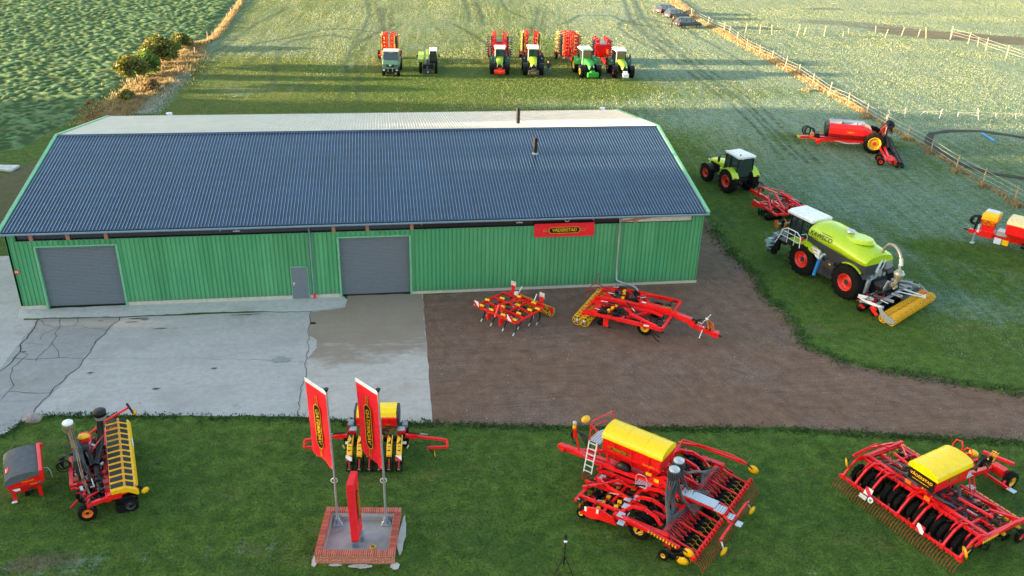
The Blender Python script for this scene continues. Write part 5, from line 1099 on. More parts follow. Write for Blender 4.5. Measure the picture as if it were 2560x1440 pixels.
# ---------------------------------------------------------------- slurry vehicle
def slurry():
    t = thing('slurry_tanker', 'lime green self-propelled slurry tanker with white cab roof and four huge red-rimmed tyres', 'tanker', (28.2, 46.31, 0), R(19.8))
    X = 1.35
    ch = P('chassis', dgry, t); ch.box((X, 2.0, 1.15), (1.0, 7.2, .55)); ch.box((X, 3.75, 1.0), (2.0, .4, .4)).box((X, 0, 1.0), (2.0, .4, .4)); ch.box((X, -1.2, 1.0), (.9, 1.2, .8))
    for y in (3.75, 0):
        for s in (-1, 1): wheel(t, X+s*1.25, y, 1.06, 1.08, .80, .54, rimr, 17, hubm=dgry, one=s, n=26)
    tk = P('tank', [lime, dgry], t, bev=0); rg_ = []
    def ring(y, w, z0, z1, zm):
        pts = []; n = 10
        for i in range(n+1): a = PI*i/n; pts.append(V(X+w/2*math.cos(a), y, zm+(z1-zm)*math.sin(a)**.75))
        return pts
    secs = [(4.05, 2.1, 1.8, 3.30, 2.70), (3.9, 2.4, 1.7, 3.52, 2.68), (3.2, 2.55, 1.65, 3.60, 2.64), (1.8, 2.6, 1.6, 3.50, 2.56), (.5, 2.6, 1.55, 3.30, 2.50), (-.75, 2.55, 1.5, 3.10, 2.46), (-.95, 2.35, 1.5, 2.98, 2.46)]
    tk.loft([ring(*q) for q in secs], True, True)
    tk.use(1)
    low = [[V(X+w/2, y, zm), V(X+w/2*.96, y, z0+.1), V(X+w/2*.6, y, z0-.35), V(X-w/2*.6, y, z0-.35), V(X-w/2*.96, y, z0+.1), V(X-w/2, y, zm)] for (y, w, z0, z1, zm) in secs]
    tk.loft(low, True, False)
    for y in (1.7, .55): P('hatch', zinc, tk, True).lathe([(.27, .0), (.27, .10), (.20, .13), (0, .13)], (X+.1, y, 3.50 if y > 1 else 3.27), 'Z', 16)
    P('hatch_base', lime, tk, True).loft([[V(X+.1+a*math.cos(b), 1.1+1.3*k*math.sin(b), z-.12*math.sin(b)*k) for b in [2*PI*i/16 for i in range(16)]] for a, k, z in ((.80, 1, 3.22), (.6, .85, 3.44))])
    lt = P('lettering', [blk], tk); M = frame_m((X-1.27, 2.75, 2.98), (0, -1, 0), (.40, 0, 1)); lt.text('KAWECO', M, .42, 0, offset=.004)
    for a, b, y in ((-.1, .8, .26), (-.75, -.15, -.26)): lt.add([M @ V(a, y, .0), M @ V(b, y, .0), M @ V(b, y+.03, .0), M @ V(a, y+.03, .0)], [(0, 1, 2, 3)])
    lt.text('KAWECO', frame_m((X+.0, -.76, 2.5), (1, 0, 0), (0, 0, 1)), .3, 0)
    P('badge', whi, tk, True).cyl((X-1.14, -.35, 2.0), (X-1.16, -.35, 2.0), .1, n=14)
    rp = P('rear_lights', [blk, lampr], tk); rp.box((X-.7, -.78, 2.45), (.5, .1, .22)); rp.use(1).box((X-.75, -.84, 2.45), (.3, .04, .12)).box((X+.75, -.8, 2.45), (.3, .04, .12))
    # cab
    cb = P('cab', blk, t); zc, zr = 1.75, 3.35; q0 = [(X-.75, 6.0), (X+.75, 6.0), (X+.85, 4.9), (X+.80, 4.2), (X-.80, 4.2), (X-.85, 4.9)]; q1 = [(X-.72, 5.9), (X+.72, 5.9), (X+.82, 4.8), (X+.76, 4.15), (X-.76, 4.15), (X-.82, 4.8)]
    for a, b in zip(q0, q1): cb.beam((*a, zc), (*b, zr), .08)
    cb.prism(q0, 1.45, zc+.03, 'Z'); cb.box((X, 4.9, 2.1), (.5, .5, .7)); cb.box((X, 4.08, 2.6), (1.3, .12, 1.4))
    gl = P('windows', gls, cb)
    for i in range(6):
        j = (i+1) % 6; q = [V(*q0[i], zc+.05), V(*q0[j], zc+.05), V(*q1[j], zr), V(*q1[i], zr)]; c_ = sum(q, V(0, 0, 0))/4; gl.add([c_+(p-c_)*.95 for p in q], [(0, 1, 2, 3)], False)
    rf = P('roof', whi, cb, bev=.03); rf.loft([[V(X+x, y, z) for x, y in ((-.92*k, 4.0+.2*(1-k)), (.92*k, 4.0+.2*(1-k)), (.9*k, 6.25-.3*(1-k)), (-.9*k, 6.25-.3*(1-k)))] for k, z in ((.96, 3.33), (1, 3.48), (.75, 3.62))], True, False)
    for x in (-.6, -.3, .3, .6): P('work_light', lampw, rf).box((X+x, 3.99, 3.42), (.18, .05, .1))
    for s in (-1, 1):
        mr = P('mirror', blk, cb); mr.tube([(X+s*.8, 5.9, 3.1), (X+s*1.25, 6.1, 3.1), (X+s*1.3, 6.1, 2.9)], .03, 5); mr.box((X+s*1.3, 6.1, 2.65), (.22, .07, .5))
    P('air_filter', zinc, t, True).ball((X+.3, 6.3, 1.75), .35, 10, 6, (1.6, .7, .8)); P('engine_cover', dgry, t, bev=.03).box((X-.2, 6.4, 1.35), (1.5, .9, .6))
    # platform, ladder, rail at the left of the cab
    pf = P('side_platform', blk, t); pf.box((X-1.35, 4.9, 1.72), (.8, 2.0, .06)); pf.box((X-1.6, 5.95, 1.3), (.25, .35, .9)).box((X-1.62, 6.15, .75), (.3, .3, .5))
    for k in range(4): pf.box((X-1.65, 6.25+.08*k, 1.5-.3*k), (.5, .18, .04))
    rl = P('guard_rail', whi, t); x = X-1.72
    rl.tube([(x, 6.15, 1.3), (x, 5.9, 1.75), (x, 5.5, 2.75), (x, 4.0, 2.75), (x, 3.95, 1.8)], .035, 6)
    for z in (2.1, 2.45): rl.tube([(x, 5.75-.1*(z-2), z), (x, 4.0, z)], .02, 5)
    for y in (4.5, 5.1): rl.tube([(x, y, 1.75), (x, y, 2.75)], .02, 5)
    rl.tube([(x+.5, 3.9, 1.8), (x+.5, 3.9, 2.75), (x, 3.95, 2.75)], .02, 5)
    P('fire_extinguisher', red, t, True).cyl((X-1.4, 4.15, 1.8), (X-1.4, 4.15, 2.4), .1, n=10)
    # fenders with lime edging and slogan wedge
    for y in (3.75, 0):
        for s in (-1, 1):
            f = P('fender', lime if y > 1 else blk, t); pr = [(y+1.28*math.cos(R(30+i*15)), 1.06+1.22*math.sin(R(30+i*15))) for i in range(9)]; pr += [(y+1.22*math.cos(R(150-i*15)), 1.06+1.16*math.sin(R(150-i*15))) for i in range(9)]; f.prism(pr, X+s*.80, X+s*1.40)
            if y < 1: P('fender_edge', lime, f).prism([(y+1.29*math.cos(R(60+i*12)), 1.07+1.23*math.sin(R(60+i*12))) for i in range(7)]+[(y+1.26*math.cos(R(132-i*12)), 1.07+1.17*math.sin(R(132-i*12))) for i in range(7)], X+s*1.3, X+s*1.43)
    wg = P('side_wedge', [lime, whi, rimr, dgry], t); x = X-1.60
    wg.prism([(5.2, 2.0), (4.9, 2.12), (3.0, 2.22), (2.35, 2.0), (2.35, 1.82)], x, x+.5); wg.use(1).prism([(3.1, 2.22), (2.33, 2.24), (2.33, 1.66), (2.62, 1.76)], x-.02, x+.1)
    wg.text('CLAAS', frame_m((x-.025, 2.78, 2.12), (0, -1, 0), (0, 0, 1)), .17, 2, offset=.006); wg.text('XERION', frame_m((x-.025, 2.66, 1.92), (0, -1, 0), (0, 0, 1)), .12, 3)
    # side tanks, suction pipe
    sb = P('side_box', dgry, t, bev=.02); sb.box((X-1.0, 1.85, 1.15), (.8, 1.5, .95)); sb.box((X-1.15, 1.55, 1.3), (.6, .7, 1.1)); [sb.box((X-1.47, 1.3+.11*i, 1.1), (.03, .05, .5)) for i in range(7)]; P('label_plate', yel, sb).box((X-1.47, 1.5, 1.62), (.02, .16, .1)); P('side_box', dgry, t).box((X+1.0, 1.85, 1.15), (.8, 1.5, .95))
    bpq = P('suction_pipe', [blu, zinc], t, True); bpq.cyl((X-1.5, 2.55, .45), (X-1.42, 2.40, 1.65), .12, n=12); bpq.use(1).cyl((X-1.42, 2.40, 1.65), (X-1.3, 2.3, 1.95), .12, .10, 12).cyl((X-1.3, 2.3, 1.95), (X-1.1, 2.1, 2.0), .10, n=12).cyl((X-1.42, 2.4, 1.63), (X-1.415, 2.39, 1.70), .15, n=12)
    # front pump box
    fb = P('front_gearbox', [paint('pale_blue_box', (.32, .46, .52), .5), gry], t); fb.box((X-1.15, 6.75, .95), (.75, .6, .65)); fb.use(1).box((X-.9, 6.7, 1.45), (.5, .5, .35)).cyl((X-.4, 6.6, 1.25), (X+.5, 6.6, 1.25), .2, n=10).beam((X-1.3, 7.0, .9), (X-1.45, 7.3, 1.0), .14).box((X, 6.9, 1.0), (1.6, .3, .5)); [fb.beam((X-1.45+.12*i, 7.06, .65), (X-1.45+.12*i, 7.06, 1.25), .02) for i in range(6)]
    # rear pipework
    pp = P('rear_pipework', [zinc, blk], t, True); pp.cyl((X, -.7, 1.9), (X, -1.1, 1.85), .22, n=12); pp.tube([(X-.2, -1.0, 1.9), (X+.1, -.95, 2.5), (X+.35, -.75, 2.9)], .09, 8); pp.tube([(X+.2, -.9, 1.8), (X+.45, -1.0, 2.4), (X+.5, -.75, 3.0)], .06, 8)
    for i in range(5): pp.cyl((X-.8+.35*i, -.95, 1.45), (X-.8+.35*i, -.95, 1.75), .11, n=8)
    pp.use(1).box((X, -1.05, 1.2), (1.4, .35, .7)).box((X+.5, -1.5, .9), (.3, .8, .9)); pp.box((X-.4, -1.5, .8), (.2, .8, .9)); P('guard_plate', gry, t).box((X+.75, -.95, 2.25), (.5, .3, .45))
    hq = P('arched_hose', [paint('brown_grey_pipe', (.30, .27, .23), .4, metal=.4), zinc], t, True)
    hq.tube([(X+.3, -.75, 2.6), (X+.35, -.75, 3.3), (X+.2, -1.2, 3.85), (X-.05, -1.9, 3.95), (X-.2, -2.45, 3.6), (X-.23, -2.63, 3.1)], .085, 10)
    hq.use(1).cyl((X-.21, -2.5, 3.45), (X-.23, -2.63, 3.05), .12, n=10)
    return t
slurry()
# ---------------------------------------------------------------- grey disc injector on the tanker's linkage
def injector():
    t = thing('disc_injector', 'grey slurry injector with double yellow ring rollers behind the tanker', 'disc harrow', (31.185, 44.005, 0), R(33.7))
    f = P('frame', gry, t)
    gm_ = paint('grey_frame', (.33, .36, .40), .45, metal=.2); f.mats = [gm_]
    for y in (1.15, 1.95): f.beam((-2.4, y, .72), (2.3, y, .72), .13, .14)
    for x in (-2.3, -1.1, 0, 1.1, 2.2): f.beam((x, 2.0, .75), (x, .55, .85), .12, .14)
    for x in (-1.6, -.2): ram(f, (x, 1.9, .95), (x-.3, .5, 1.0), .06)
    f.beam((-.6, 1.6, .8), (-.9, 1.2, 1.9), .12); f.beam((.2, 1.6, .8), (-.4, 1.2, 1.9), .12); f.beam((-.9, 1.2, 1.85), (1.2, .6, 1.1), .08); f.beam((-.4, 1.2, 1.85), (2.1, 1.0, 1.0), .08)
    f.box((-.8, 2.35, 1.15), (.9, .12, .9), rx=.1); f.beam((.3, 2.2, .9), (1.9, 1.9, 1.0), .12)
    ws = P('side_beam', whi, t); ws.prism([(2.2, .92), (1.4, .95), (.6, .9), (.6, .78), (1.5, .78)], -2.42, -2.38); ws.box((-1.9, 1.9, .85), (.08, .9, .2), rz=.3)
    rd = P('red_arm', red, t, label='red disc arms'); rd.box((-1.5, 1.55, .72), (.7, .3, .12), rz=.2).box((-.6, 1.6, .68), (.4, .3, .1)); rd.beam((-2.5, 1.2, .7), (-2.62, .7, .35), .14).box((-2.5, 1.0, .62), (.22, .25, .2)); rd.beam((-2.45, 1.9, .55), (-2.5, 1.6, .45), .1); rd.beam((1.4, .2, 1.0), (1.6, -.2, .85), .05)
    dd = P('disc_gang', blk, t)
    for i in range(18): disc(dd, (-2.3+i*.27, 1.9, .27), .25, 'X', .015, .3); disc(dd, (-2.2+i*.26, 1.15, .27), .25, 'X', .015, -.3)
    dd.beam((-2.35, 1.9, .3), (2.35, 1.9, .3), .05).beam((-2.3, 1.15, .3), (2.3, 1.15, .3), .05).beam((0, 1.15, .3), (0, 1.9, .3), .05)
    for y in (.32, -.16): ring_roller(t, -2.5, 2.5, y, .30, .29, .19, rimy, blk, 3, .026)
    pl = P('roller_end_plate', gm_, t); pl.prism([(.75, .85), (.6, .95), (.2, .55), (-.15, .55), (-.42, .38), (-.35, .18), (.0, .12), (.4, .35)], -2.60, -2.55); P('roller_end_plate', gm_, t).prism([(.75, .85), (.2, .55), (-.42, .38), (-.35, .18), (.4, .35)], 2.55, 2.6)
    P('mudguard', blk, t).box((1.3, .62, .58), (2.4, .3, .03), rx=.5)
    wb = P('tie_bar', whi, t); wb.path([(.2, 1.0, .95), (1.3, -.25, .68)], .05).path([(.8, .9, .95), (1.5, -.25, .68)], .05).beam((1.2, -.32, .66), (1.7, -.1, .7), .06)
    d = P('distributor_head', [paint('brass_grey', (.36, .33, .26), .35, metal=.5), zinc], t, True); hx, hy = -.75, .75
    d.lathe([(.10, 2.1), (.25, 2.25), (.30, 2.45), (.30, 2.55), (.26, 2.6), (.24, 2.7), (.1, 2.72)], (hx, hy, 0), 'Z', 18); d.use(1).cyl((hx, hy, 2.7), (hx-.05, hy+.1, 3.1), .08, n=10); d.torus((hx, hy, 2.55), .31, .02, 'Z', 18, 4); d.box((hx-.1, hy, 1.65), (.5, .06, .12))
    h2 = P('distributor_hoses', [tanh, blk], t); hose_bundle(h2, (hx, hy, 2.4), (hx-.1, hy+.15, 1.6), 18, .27, .026, mid=[(hx, hy, 2.2), (hx-.05, hy+.08, 1.9)]); h2.use(1); hose_bundle(h2, (hx-.1, hy+.15, 1.62), [(-2.2+.3*i, 1.8, .85) for i in range(14)], 14, .1, .024, mid=[(hx-.3, hy+.4, 1.35), (hx-.7, hy+.8, 1.1)])
    hydraulics(t, -2.2, 2.2, 1.1, 2.2, .6, .95, 60, 61)
    P('actuator', blk, t).box((-.35, .9, 1.6), (.25, .2, .45)).box((.15, 1.3, 1.0), (.3, .3, .3)); return t
injector()
# ---------------------------------------------------------------- tractor behind the barn and its disc harrow
h0 = Vector((-.27, .963)); q = V(27.39+.963*1.02, 65.04+.27*1.02, 0)
ct = tractor('lime green tractor with red rims standing right of the barn, hitched to a red harrow', None, (-.27, .963), lime, rimr, whi, loc=(q.x, q.y, 0), group=None, stripe=blk)
def red_harrow():
    a = at(1855, 485, .55); b = at(1955, 560, .3); h = (a-b).normalized(); h.z = 0; rz = math.atan2(-h.x, h.y)
    t = thing('disc_harrow', 'folded dark red disc harrow hitched between the lime tractor and the slurry tanker', 'disc harrow', (b.x+h.y*1.1, b.y-h.x*1.1, 0), rz)
    f = P('frame', dred, t); f.mats = [red]
    f.beam((0, 6.2, .6), (0, 1.2, .85), .22, .25); f.beam((0, 5.2, .7), (0, 5.0, 1.4), .12); f.beam((-.05, 5.0, 1.35), (-.1, 2.6, 1.65), .09); f.beam((0, 5.0, 1.35), (.9, 3.2, 1.5), .07)
    for s in (-1, 1):
        for y in (.6, 2.0, 3.2): f.beam((s*.2, y, .75), (s*1.5, y, .85), .12)
        f.beam((s*1.45, .3, .9), (s*1.45, 3.5, .9), .14); f.beam((s*.8, .3, 1.0), (s*.8, 3.5, 1.3), .10)
        f.prism([(3.7, .5), (3.3, .95), (2.4, 1.0), (2.2, .8), (3.0, .5)], s*1.5, s*1.58)
        f.beam((s*.75, 2.8, 1.5), (s*1.5, 1.0, 1.0), .1); f.beam((s*.3, 2.6, 1.65), (s*.8, .4, 1.25), .12)
        for k in range(5): f.box((s*(.5+.22*k), 1.5+.2*k, 1.05), (.14, .5, .08), rz=.3)
        dd = P('disc_gang', blk, t)
        dd.beam((s*.3, 2.6, .32), (s*1.5, 2.6, .32), .05).beam((s*.3, 1.5, .32), (s*1.5, 1.5, .32), .05).beam((s*.9, 1.5, .32), (s*.9, 2.6, .32), .05)
        for k in range(6): disc(dd, (s*(.35+.22*k), 2.6, .3), .28, 'X', .015, s*.3); disc(dd, (s*(.35+.22*k), 1.5, .3), .28, 'X', .015, -s*.3)
        yb = P('scraper', rimy, t); [yb.box((s*(.5+.25*k), 3.35, .7), (.14, .12, .12)) for k in range(4)]
        ring_roller(t, s*.2, s*1.5, .1, .3, .28, .18, ora, gry, 3, .03)
        ram(t, (s*.4, 3.0, 1.3), (s*1.1, 1.6, 1.35), .06)
    hydraulics(t, -1.3, 1.3, .6, 3.6, .6, 1.3, 90, 51); hitch_hoses(t, 0, 5.3, 1.4); return t
red_harrow()
# ---------------------------------------------------------------- far red tank drill with wide wing
def tankdrill():
    t = thing('tank_drill', 'long red tank seeder with yellow wheel and low rear tool wing on the frosty meadow', 'seed drill', (44.78, 74.03, 0), R(68.7)); X = 1.15
    f = P('frame', red, t); f.beam((X, 6.5, .62), (X, 4.7, .72), .20, .24); f.beam((X, 4.8, .72), (X, -.6, .9), .30, .25); f.beam((X-.9, 4.6, .75), (X-.9, 0, .95), .12, .2); f.beam((X-.9, 4.6, .75), (X, 5.6, .7), .12); f.beam((X+.9, 4.6, .75), (X+.9, 0, .95), .12, .2); f.beam((0, 0, .9), (2*X, 0, .9), .2)
    f.prism([(4.9, .35), (5.2, .6), (4.6, .9), (4.2, .8)], X-1.0, X-.8)
    hk = P('hitch', [rimy, blk], t); hk.box((X, 6.6, .66), (.2, .35, .15)); hk.use(1).box((X, 6.85, .6), (.1, .25, .1))
    hitch_hoses(t, X, 5.9, 1.35); [P('hose_coil', hose, t).torus((X+.1*k, 6.0, 1.3), .33+.04*k, .03, 'X', 16, 5) for k in range(3)]; P('hose_rack', blk, t).beam((X, 5.7, .8), (X, 5.7, 1.5), .08); P('valve_block', [ora, blk], t).box((X, 5.4, 1.0), (.4, .35, .25)); PARTS[-1].use(1).box((X+.2, 5.0, .95), (.9, .5, .4))
    tk = P('seed_tank', [red, blk], t, bev=.03)
    def rg_(y, k): return [V(X-.45, y, 1.0), V(X+.45, y, 1.0), V(X+1.15*k, y, 1.5), V(X+1.15*k, y, 2.0*k+.15), V(X+.8*k, y, 2.38*k), V(X-.8*k, y, 2.38*k), V(X-1.15*k, y, 2.0*k+.15), V(X-1.15*k, y, 1.5)]
    tk.loft([rg_(4.1, .98), rg_(1.1, 1.0), rg_(.35, .86)], True, False); tk.use(1).loft([rg_(4.38, .90), rg_(4.1, .97)], True, False)
    lg_ = P('lid', paint('grey_lid', (.26, .28, .33), .45), tk); lg_.loft([[V(X-.62, y, 2.36), V(X+.62, y, 2.36), V(X+.5, y, 2.50), V(X-.5, y, 2.50)] for y in (4.05, 1.0)], True, False)
    P('lid_hinge', dgry, tk).box((X-.72, 3.0, 2.47), (.2, .12, .25)).box((X-.72, 1.7, 2.47), (.1, .1, .16)); badge(P('logo', [yel, blk], tk), frame_m((X-1.16, 2.2, 1.75), (0, -1, 0), (0, 0, 1)), .85)
    P('seam', dred, tk).box((X-1.16, 1.6, 1.7), (.01, .03, .7)).box((X-1.16, 3.2, 1.7), (.01, .03, .7)); P('beacon', ora, tk, True).ball((X-.6, 3.1, 2.45), .1, 8, 5)
    pp = P('air_pipe', [lgrey, blk], t, True); pp.tube([(X-.9, 3.5, .85), (X-.95, 2.4, .62), (X-.9, 1.2, .75)], .06, 8)
    for s, x in ((-1, 0), (1, 2*X)): wheel(t, x, 0, .95, .95, .55, .58, rimy, 15, hubm=rimr, n=24)
    # rear tool bar: dense rows on a low wing, slewed as parked
    wv = P('tool_wing', red, t); wv.beam((-4.0, -1.0, .5), (3.6, -.8, .95), .16, .16); wv.beam((-3.6, -.7, .55), (-.2, -.5, .7), .12)
    ar = P('row_arm', red, wv); rg = random.Random(3)
    for k in range(9):
        x = -4.1+k*.17; ar.beam((x, -.75, .62), (x+.05, -1.25, .72), .07, .1); ar.box((x, -1.4, .55), (.1, .2, .24))
    dk = P('row_unit', [blk, hose, gry], wv)
    for k in range(38):
        x = -4.2+k*.205; z = .30+.03*max(0, x); disc(dk, (x, -1.55, z), .20, 'X', .015, .1, 10); disc(dk, (x, -2.0, z), .17, 'X', .02, 0, 10); dk.beam((x, -1.5, .5+z-.2), (x, -2.1, z+.1), .05); dk.box((x, -1.85, z+.24), (.07, .3, .16)); dk.use(1).tube([(x, -1.35, .8), (x, -1.7, .75+rg.uniform(-.1, .15)), (x+.05, -1.9, z+.3)], .025, 4).use(2).box((x, -1.7, z+.4), (.04, .06, .06)).use(0)
    ce = P('lift_frame', red, t); ce.beam((X-.6, -.3, 1.0), (X-.4, -1.0, 2.0), .14); ce.beam((X+.6, -.3, 1.0), (X+.7, -1.0, 2.2), .14); ce.beam((X-.4, -1.0, 2.0), (X+.7, -1.0, 2.2), .2); ce.beam((X+1.2, -1.0, 1.1), (X+2.2, -1.3, 1.9), .2); ce.box((X+.9, -1.1, 1.8), (.9, .4, .3))
    dk2 = P('folded_row_unit', [blk, hose], t)
    for k in range(9): disc(dk2, (X+1.6, -.9-.12*k, 1.9-.07*k), .22, (0, 1, .3), .02, 0, 10); dk2.box((X+1.2+.1*k, -1.3, 1.9), (.06, .5, .2)); dk2.use(1).tube([(X+.5+.12*k, -1.0, 2.2), (X+.7+.1*k, -1.5, 2.3), (X+.7+.12*k, -1.7, 1.6)], .03, 4).use(0)
    fh = P('fan_horn', blk, t, True); fh.tube([(X-1.1, -.95, .6), (X-1.05, -.9, 1.4), (X-.95, -.85, 2.1), (X-.9, -.9, 2.5)], .13, 10); fh.lathe([(.14, -.1), (.2, .15), (.42, .3), (.44, .33), (.36, .31), (.1, .2)], (X-.92, -.95, 2.6), (-.6, -.3, .8), 18); fh.tube([(X-1.1, -.95, 1.6), (X-1.3, -1.1, 1.0), (X-1.7, -1.2, .8)], .09, 8)
    for x in (-3.5, -2.3): wheel(t, x, -.25, .33, .33, .2, .17, rimr, 0, 'gauge_wheel'); P('wheel_arm', red, t).beam((x+.15, -.25, .35), (x+.2, -1.0, .6), .12)
    return t
tankdrill()
# ---------------------------------------------------------------- seeder cut by the right edge of the view
def edge_seeder():
    a = at(2418, 575, .75); b = at(2560, 612, .75); h = (a-b); h.z = 0; h.normalize(); r_ = V(h.y, -h.x, 0); o = a-h*6.3; o.z = 0
    t = thing('seeder', 'red seeder with small yellow front hopper, cut off by the right edge', 'seed drill', o, math.atan2(-h.x, h.y))
    f = P('frame', red, t); f.beam((0, 6.2, .78), (0, 5.3, .82), .24, .26); f.beam((0, 5.4, .82), (0, 0, .95), .34, .3); f.prism([(5.6, .7), (4.6, .65), (4.5, 1.15), (5.3, 1.1)], -.32, .32)
    P('hitch', blk, t).cyl((0, 6.2, .78), (0, 6.55, .8), .05, n=8); hitch_hoses(t, 0, 5.95, 1.75); [P('hose_coil', hose, t).torus((.05*k, 5.95, 1.65-.03*k), .36-.05*k, .03, (1, .4, 0), 16, 5) for k in range(3)]; P('hose_rack', blk, t).beam((0, 5.85, .9), (0, 5.75, 2.1), .12)
    P('jack', zinc, t).cyl((-.3, 5.7, .8), (-.3, 5.7, .1), .06, n=8).box((-.3, 5.7, .05), (.45, .25, .03)); pw = P('number_dials', whi, t); [pw.box((-.3, 5.55, .95+.16*i), (.06, .12, .11)) for i in range(4)]
    hp = P('front_hopper', yel, t, bev=.03); hp.loft([[V(-.25, 4.7, 1.5), V(.25, 4.7, 1.5), V(.25, 5.3, 1.5), V(-.25, 5.3, 1.5)], [V(-.55, 4.45, 1.95), V(.55, 4.45, 1.95), V(.55, 5.5, 1.95), V(-.55, 5.5, 1.95)], [V(-.55, 4.45, 2.35), V(.55, 4.45, 2.35), V(.5, 5.5, 2.35), V(-.5, 5.5, 2.35)], [V(-.35, 4.5, 2.5), V(.35, 4.5, 2.5), V(.3, 5.4, 2.5), V(-.3, 5.4, 2.5)]], True, False)
    P('hopper_rim', paint('pale_blue_lid', (.55, .62, .72), .4), hp).box((.62, 4.97, 2.36), (.14, 1.0, .12)).box((.2, 5.02, 2.52), (.5, .8, .04))
    br = P('hopper_frame', red, t); z0, z1 = 1.55, 2.0; x = -.57
    br.path([(x, 5.5, z1), (x, 4.45, z1), (x+.25, 4.6, z0), (x+.25, 5.35, z0), (x, 5.5, z1), (x+.15, 5.15, z0+.1), (x, 5.0, z1), (x+.15, 4.8, z0+.1), (x, 4.45, z1)], .05); br.box((0, 5.0, 1.3), (.5, .8, .5))
    P('grey_step', zinc, t, bev=.02).box((-.1, 4.0, 1.25), (.7, .65, .35)); P('white_box', paint('pale_box', (.62, .70, .82), .4), t).box((-.6, 4.1, .75), (.15, .45, .4)); P('yellow_box', yel, t).box((-.6, 3.6, .75), (.15, .4, .35))
    hopper(t, 0, .1, 3.75, 1.9, .9, .95, 2.25, red, lidl, .32); badge(P('logo', [yel, blk], t), frame_m((-.85, 2.3, 1.75), (0, -1, 0), (0, 0, 1)), .95)
    P('fan', blk, t, True).cyl((-.5, 2.6, .8), (-.5, 1.4, .8), .2, n=10); wheel(t, -1.0, .2, .5, .5, .4, .25, rimy, 12); wheel(t, 1.0, .2, .5, .5, .4, .25, rimy, 12); P('lower_frame', red, t).beam((-.9, 1.6, .7), (-.9, -.6, .7), .15, .3)
    return t
edge_seeder()
# ---------------------------------------------------------------- two cultivators before the barn
def cult_small():
    c = [at(1192, 765, .85), at(1290, 808, .85), at(1375, 768, .85)]; h = (c[1]-c[2]).normalized()   # long sides run front-left to right
    # local frame: X along front edge (left corner to near corner), Y towards the roller's far side
    x_ = (c[1]-c[0]); x_.z = 0; wdt = x_.length; x_.normalize(); y_ = V(-x_.y, x_.x, 0); o = c[0].copy(); o.z = 0
    t = thing('cultivator', 'small red cultivator with yellow clips and single yellow roller near the barn wall', 'cultivator', o, math.atan2(x_.y, x_.x)); W_ = wdt; D = 2.35
    f = P('frame', red, t)
    for y in (0, .75, 1.5, D): f.beam((0, y, .85), (W_, y, .85), .11, .11)
    for x in (0, W_*.36, W_*.60, W_): f.beam((x, 0, .86), (x, D, .86), .10, .10)
    f.beam((W_*.5, -.1, .7), (W_*.48, .3, 1.35), .1); f.beam((W_*.38, .1, .9), (W_*.48, .35, 1.35), .08); f.beam((W_*.62, .1, .9), (W_*.5, .35, 1.35), .08); f.beam((W_*.48, .35, 1.35), (W_*.5, D-.3, 1.0), .07); f.box((W_*.35, -.12, .62), (.12, .25, .4)); f.box((W_*.66, -.12, .62), (.12, .25, .4))
    for x in (W_*.25, W_*.78): f.beam((x, D, .9), (x, D+.6, .8), .10, .16)
    f.beam((.15, D+.35, .82), (W_-.1, D+.35, .82), .09, .14)
    ts = [(.35, .0), (1.1, 0), (2.0, 0), (2.8, 0), (.1, .75), (1.3, .75), (2.5, .75), (.6, 1.5), (1.8, 1.5), (2.7, 1.5), (1.15, D), (2.3, D), (2.95, 1.9)]
    for x, y in ts:
        a = P('tine', [blk, zinc], t); a.tube([(x, y, .95), (x-.05, y+.3, .75), (x, y+.35, .4), (x+.03, y+.05, .08)], .045, 6); a.use(1).beam((x+.03, y+.08, .14), (x+.05, y-.08, .0), .07, .03)
        P('spring_clip', yel, t, True).cyl((x-.12, y+.02, 1.0), (x+.14, y+.06, 1.0), .075, n=10)
    hydraulics(t, .3, W_-.3, .1, D, .65, .92, 45, 31)
    ring_roller(t, .2, W_, D+.9, .30, .28, .20, rimy, blk, 3, .02)
    P('pink_end_plate', [red], t, label='roller end plate').prism([(D+.5, .8), (D+.95, .6), (D+1.0, .15), (D+.85, .15)], W_+.0, W_+.03)
    for x in (.25, W_-.55): bb = P('rear_board', [lgrey, red], t); bb.box((x, D+.62, 1.32), (.36, .03, .32)); bb.use(1).box((x, D+.58, 1.02), (.22, .06, .4))
    warn(t, (.03, -.08, 1.05), .38, .34); warn(t, (W_-.42, -.08, 1.05), .38, .34)
    rd = P('adjuster', whi, t); rd.beam((W_*.3, D+.2, .9), (W_*.35, D+.45, 1.5), .04).beam((W_*.72, D+.2, .9), (W_*.74, D+.4, 1.4), .04).box((W_*.3, D+.1, 1.1), (.12, .2, .2))
    return t
cult_small()
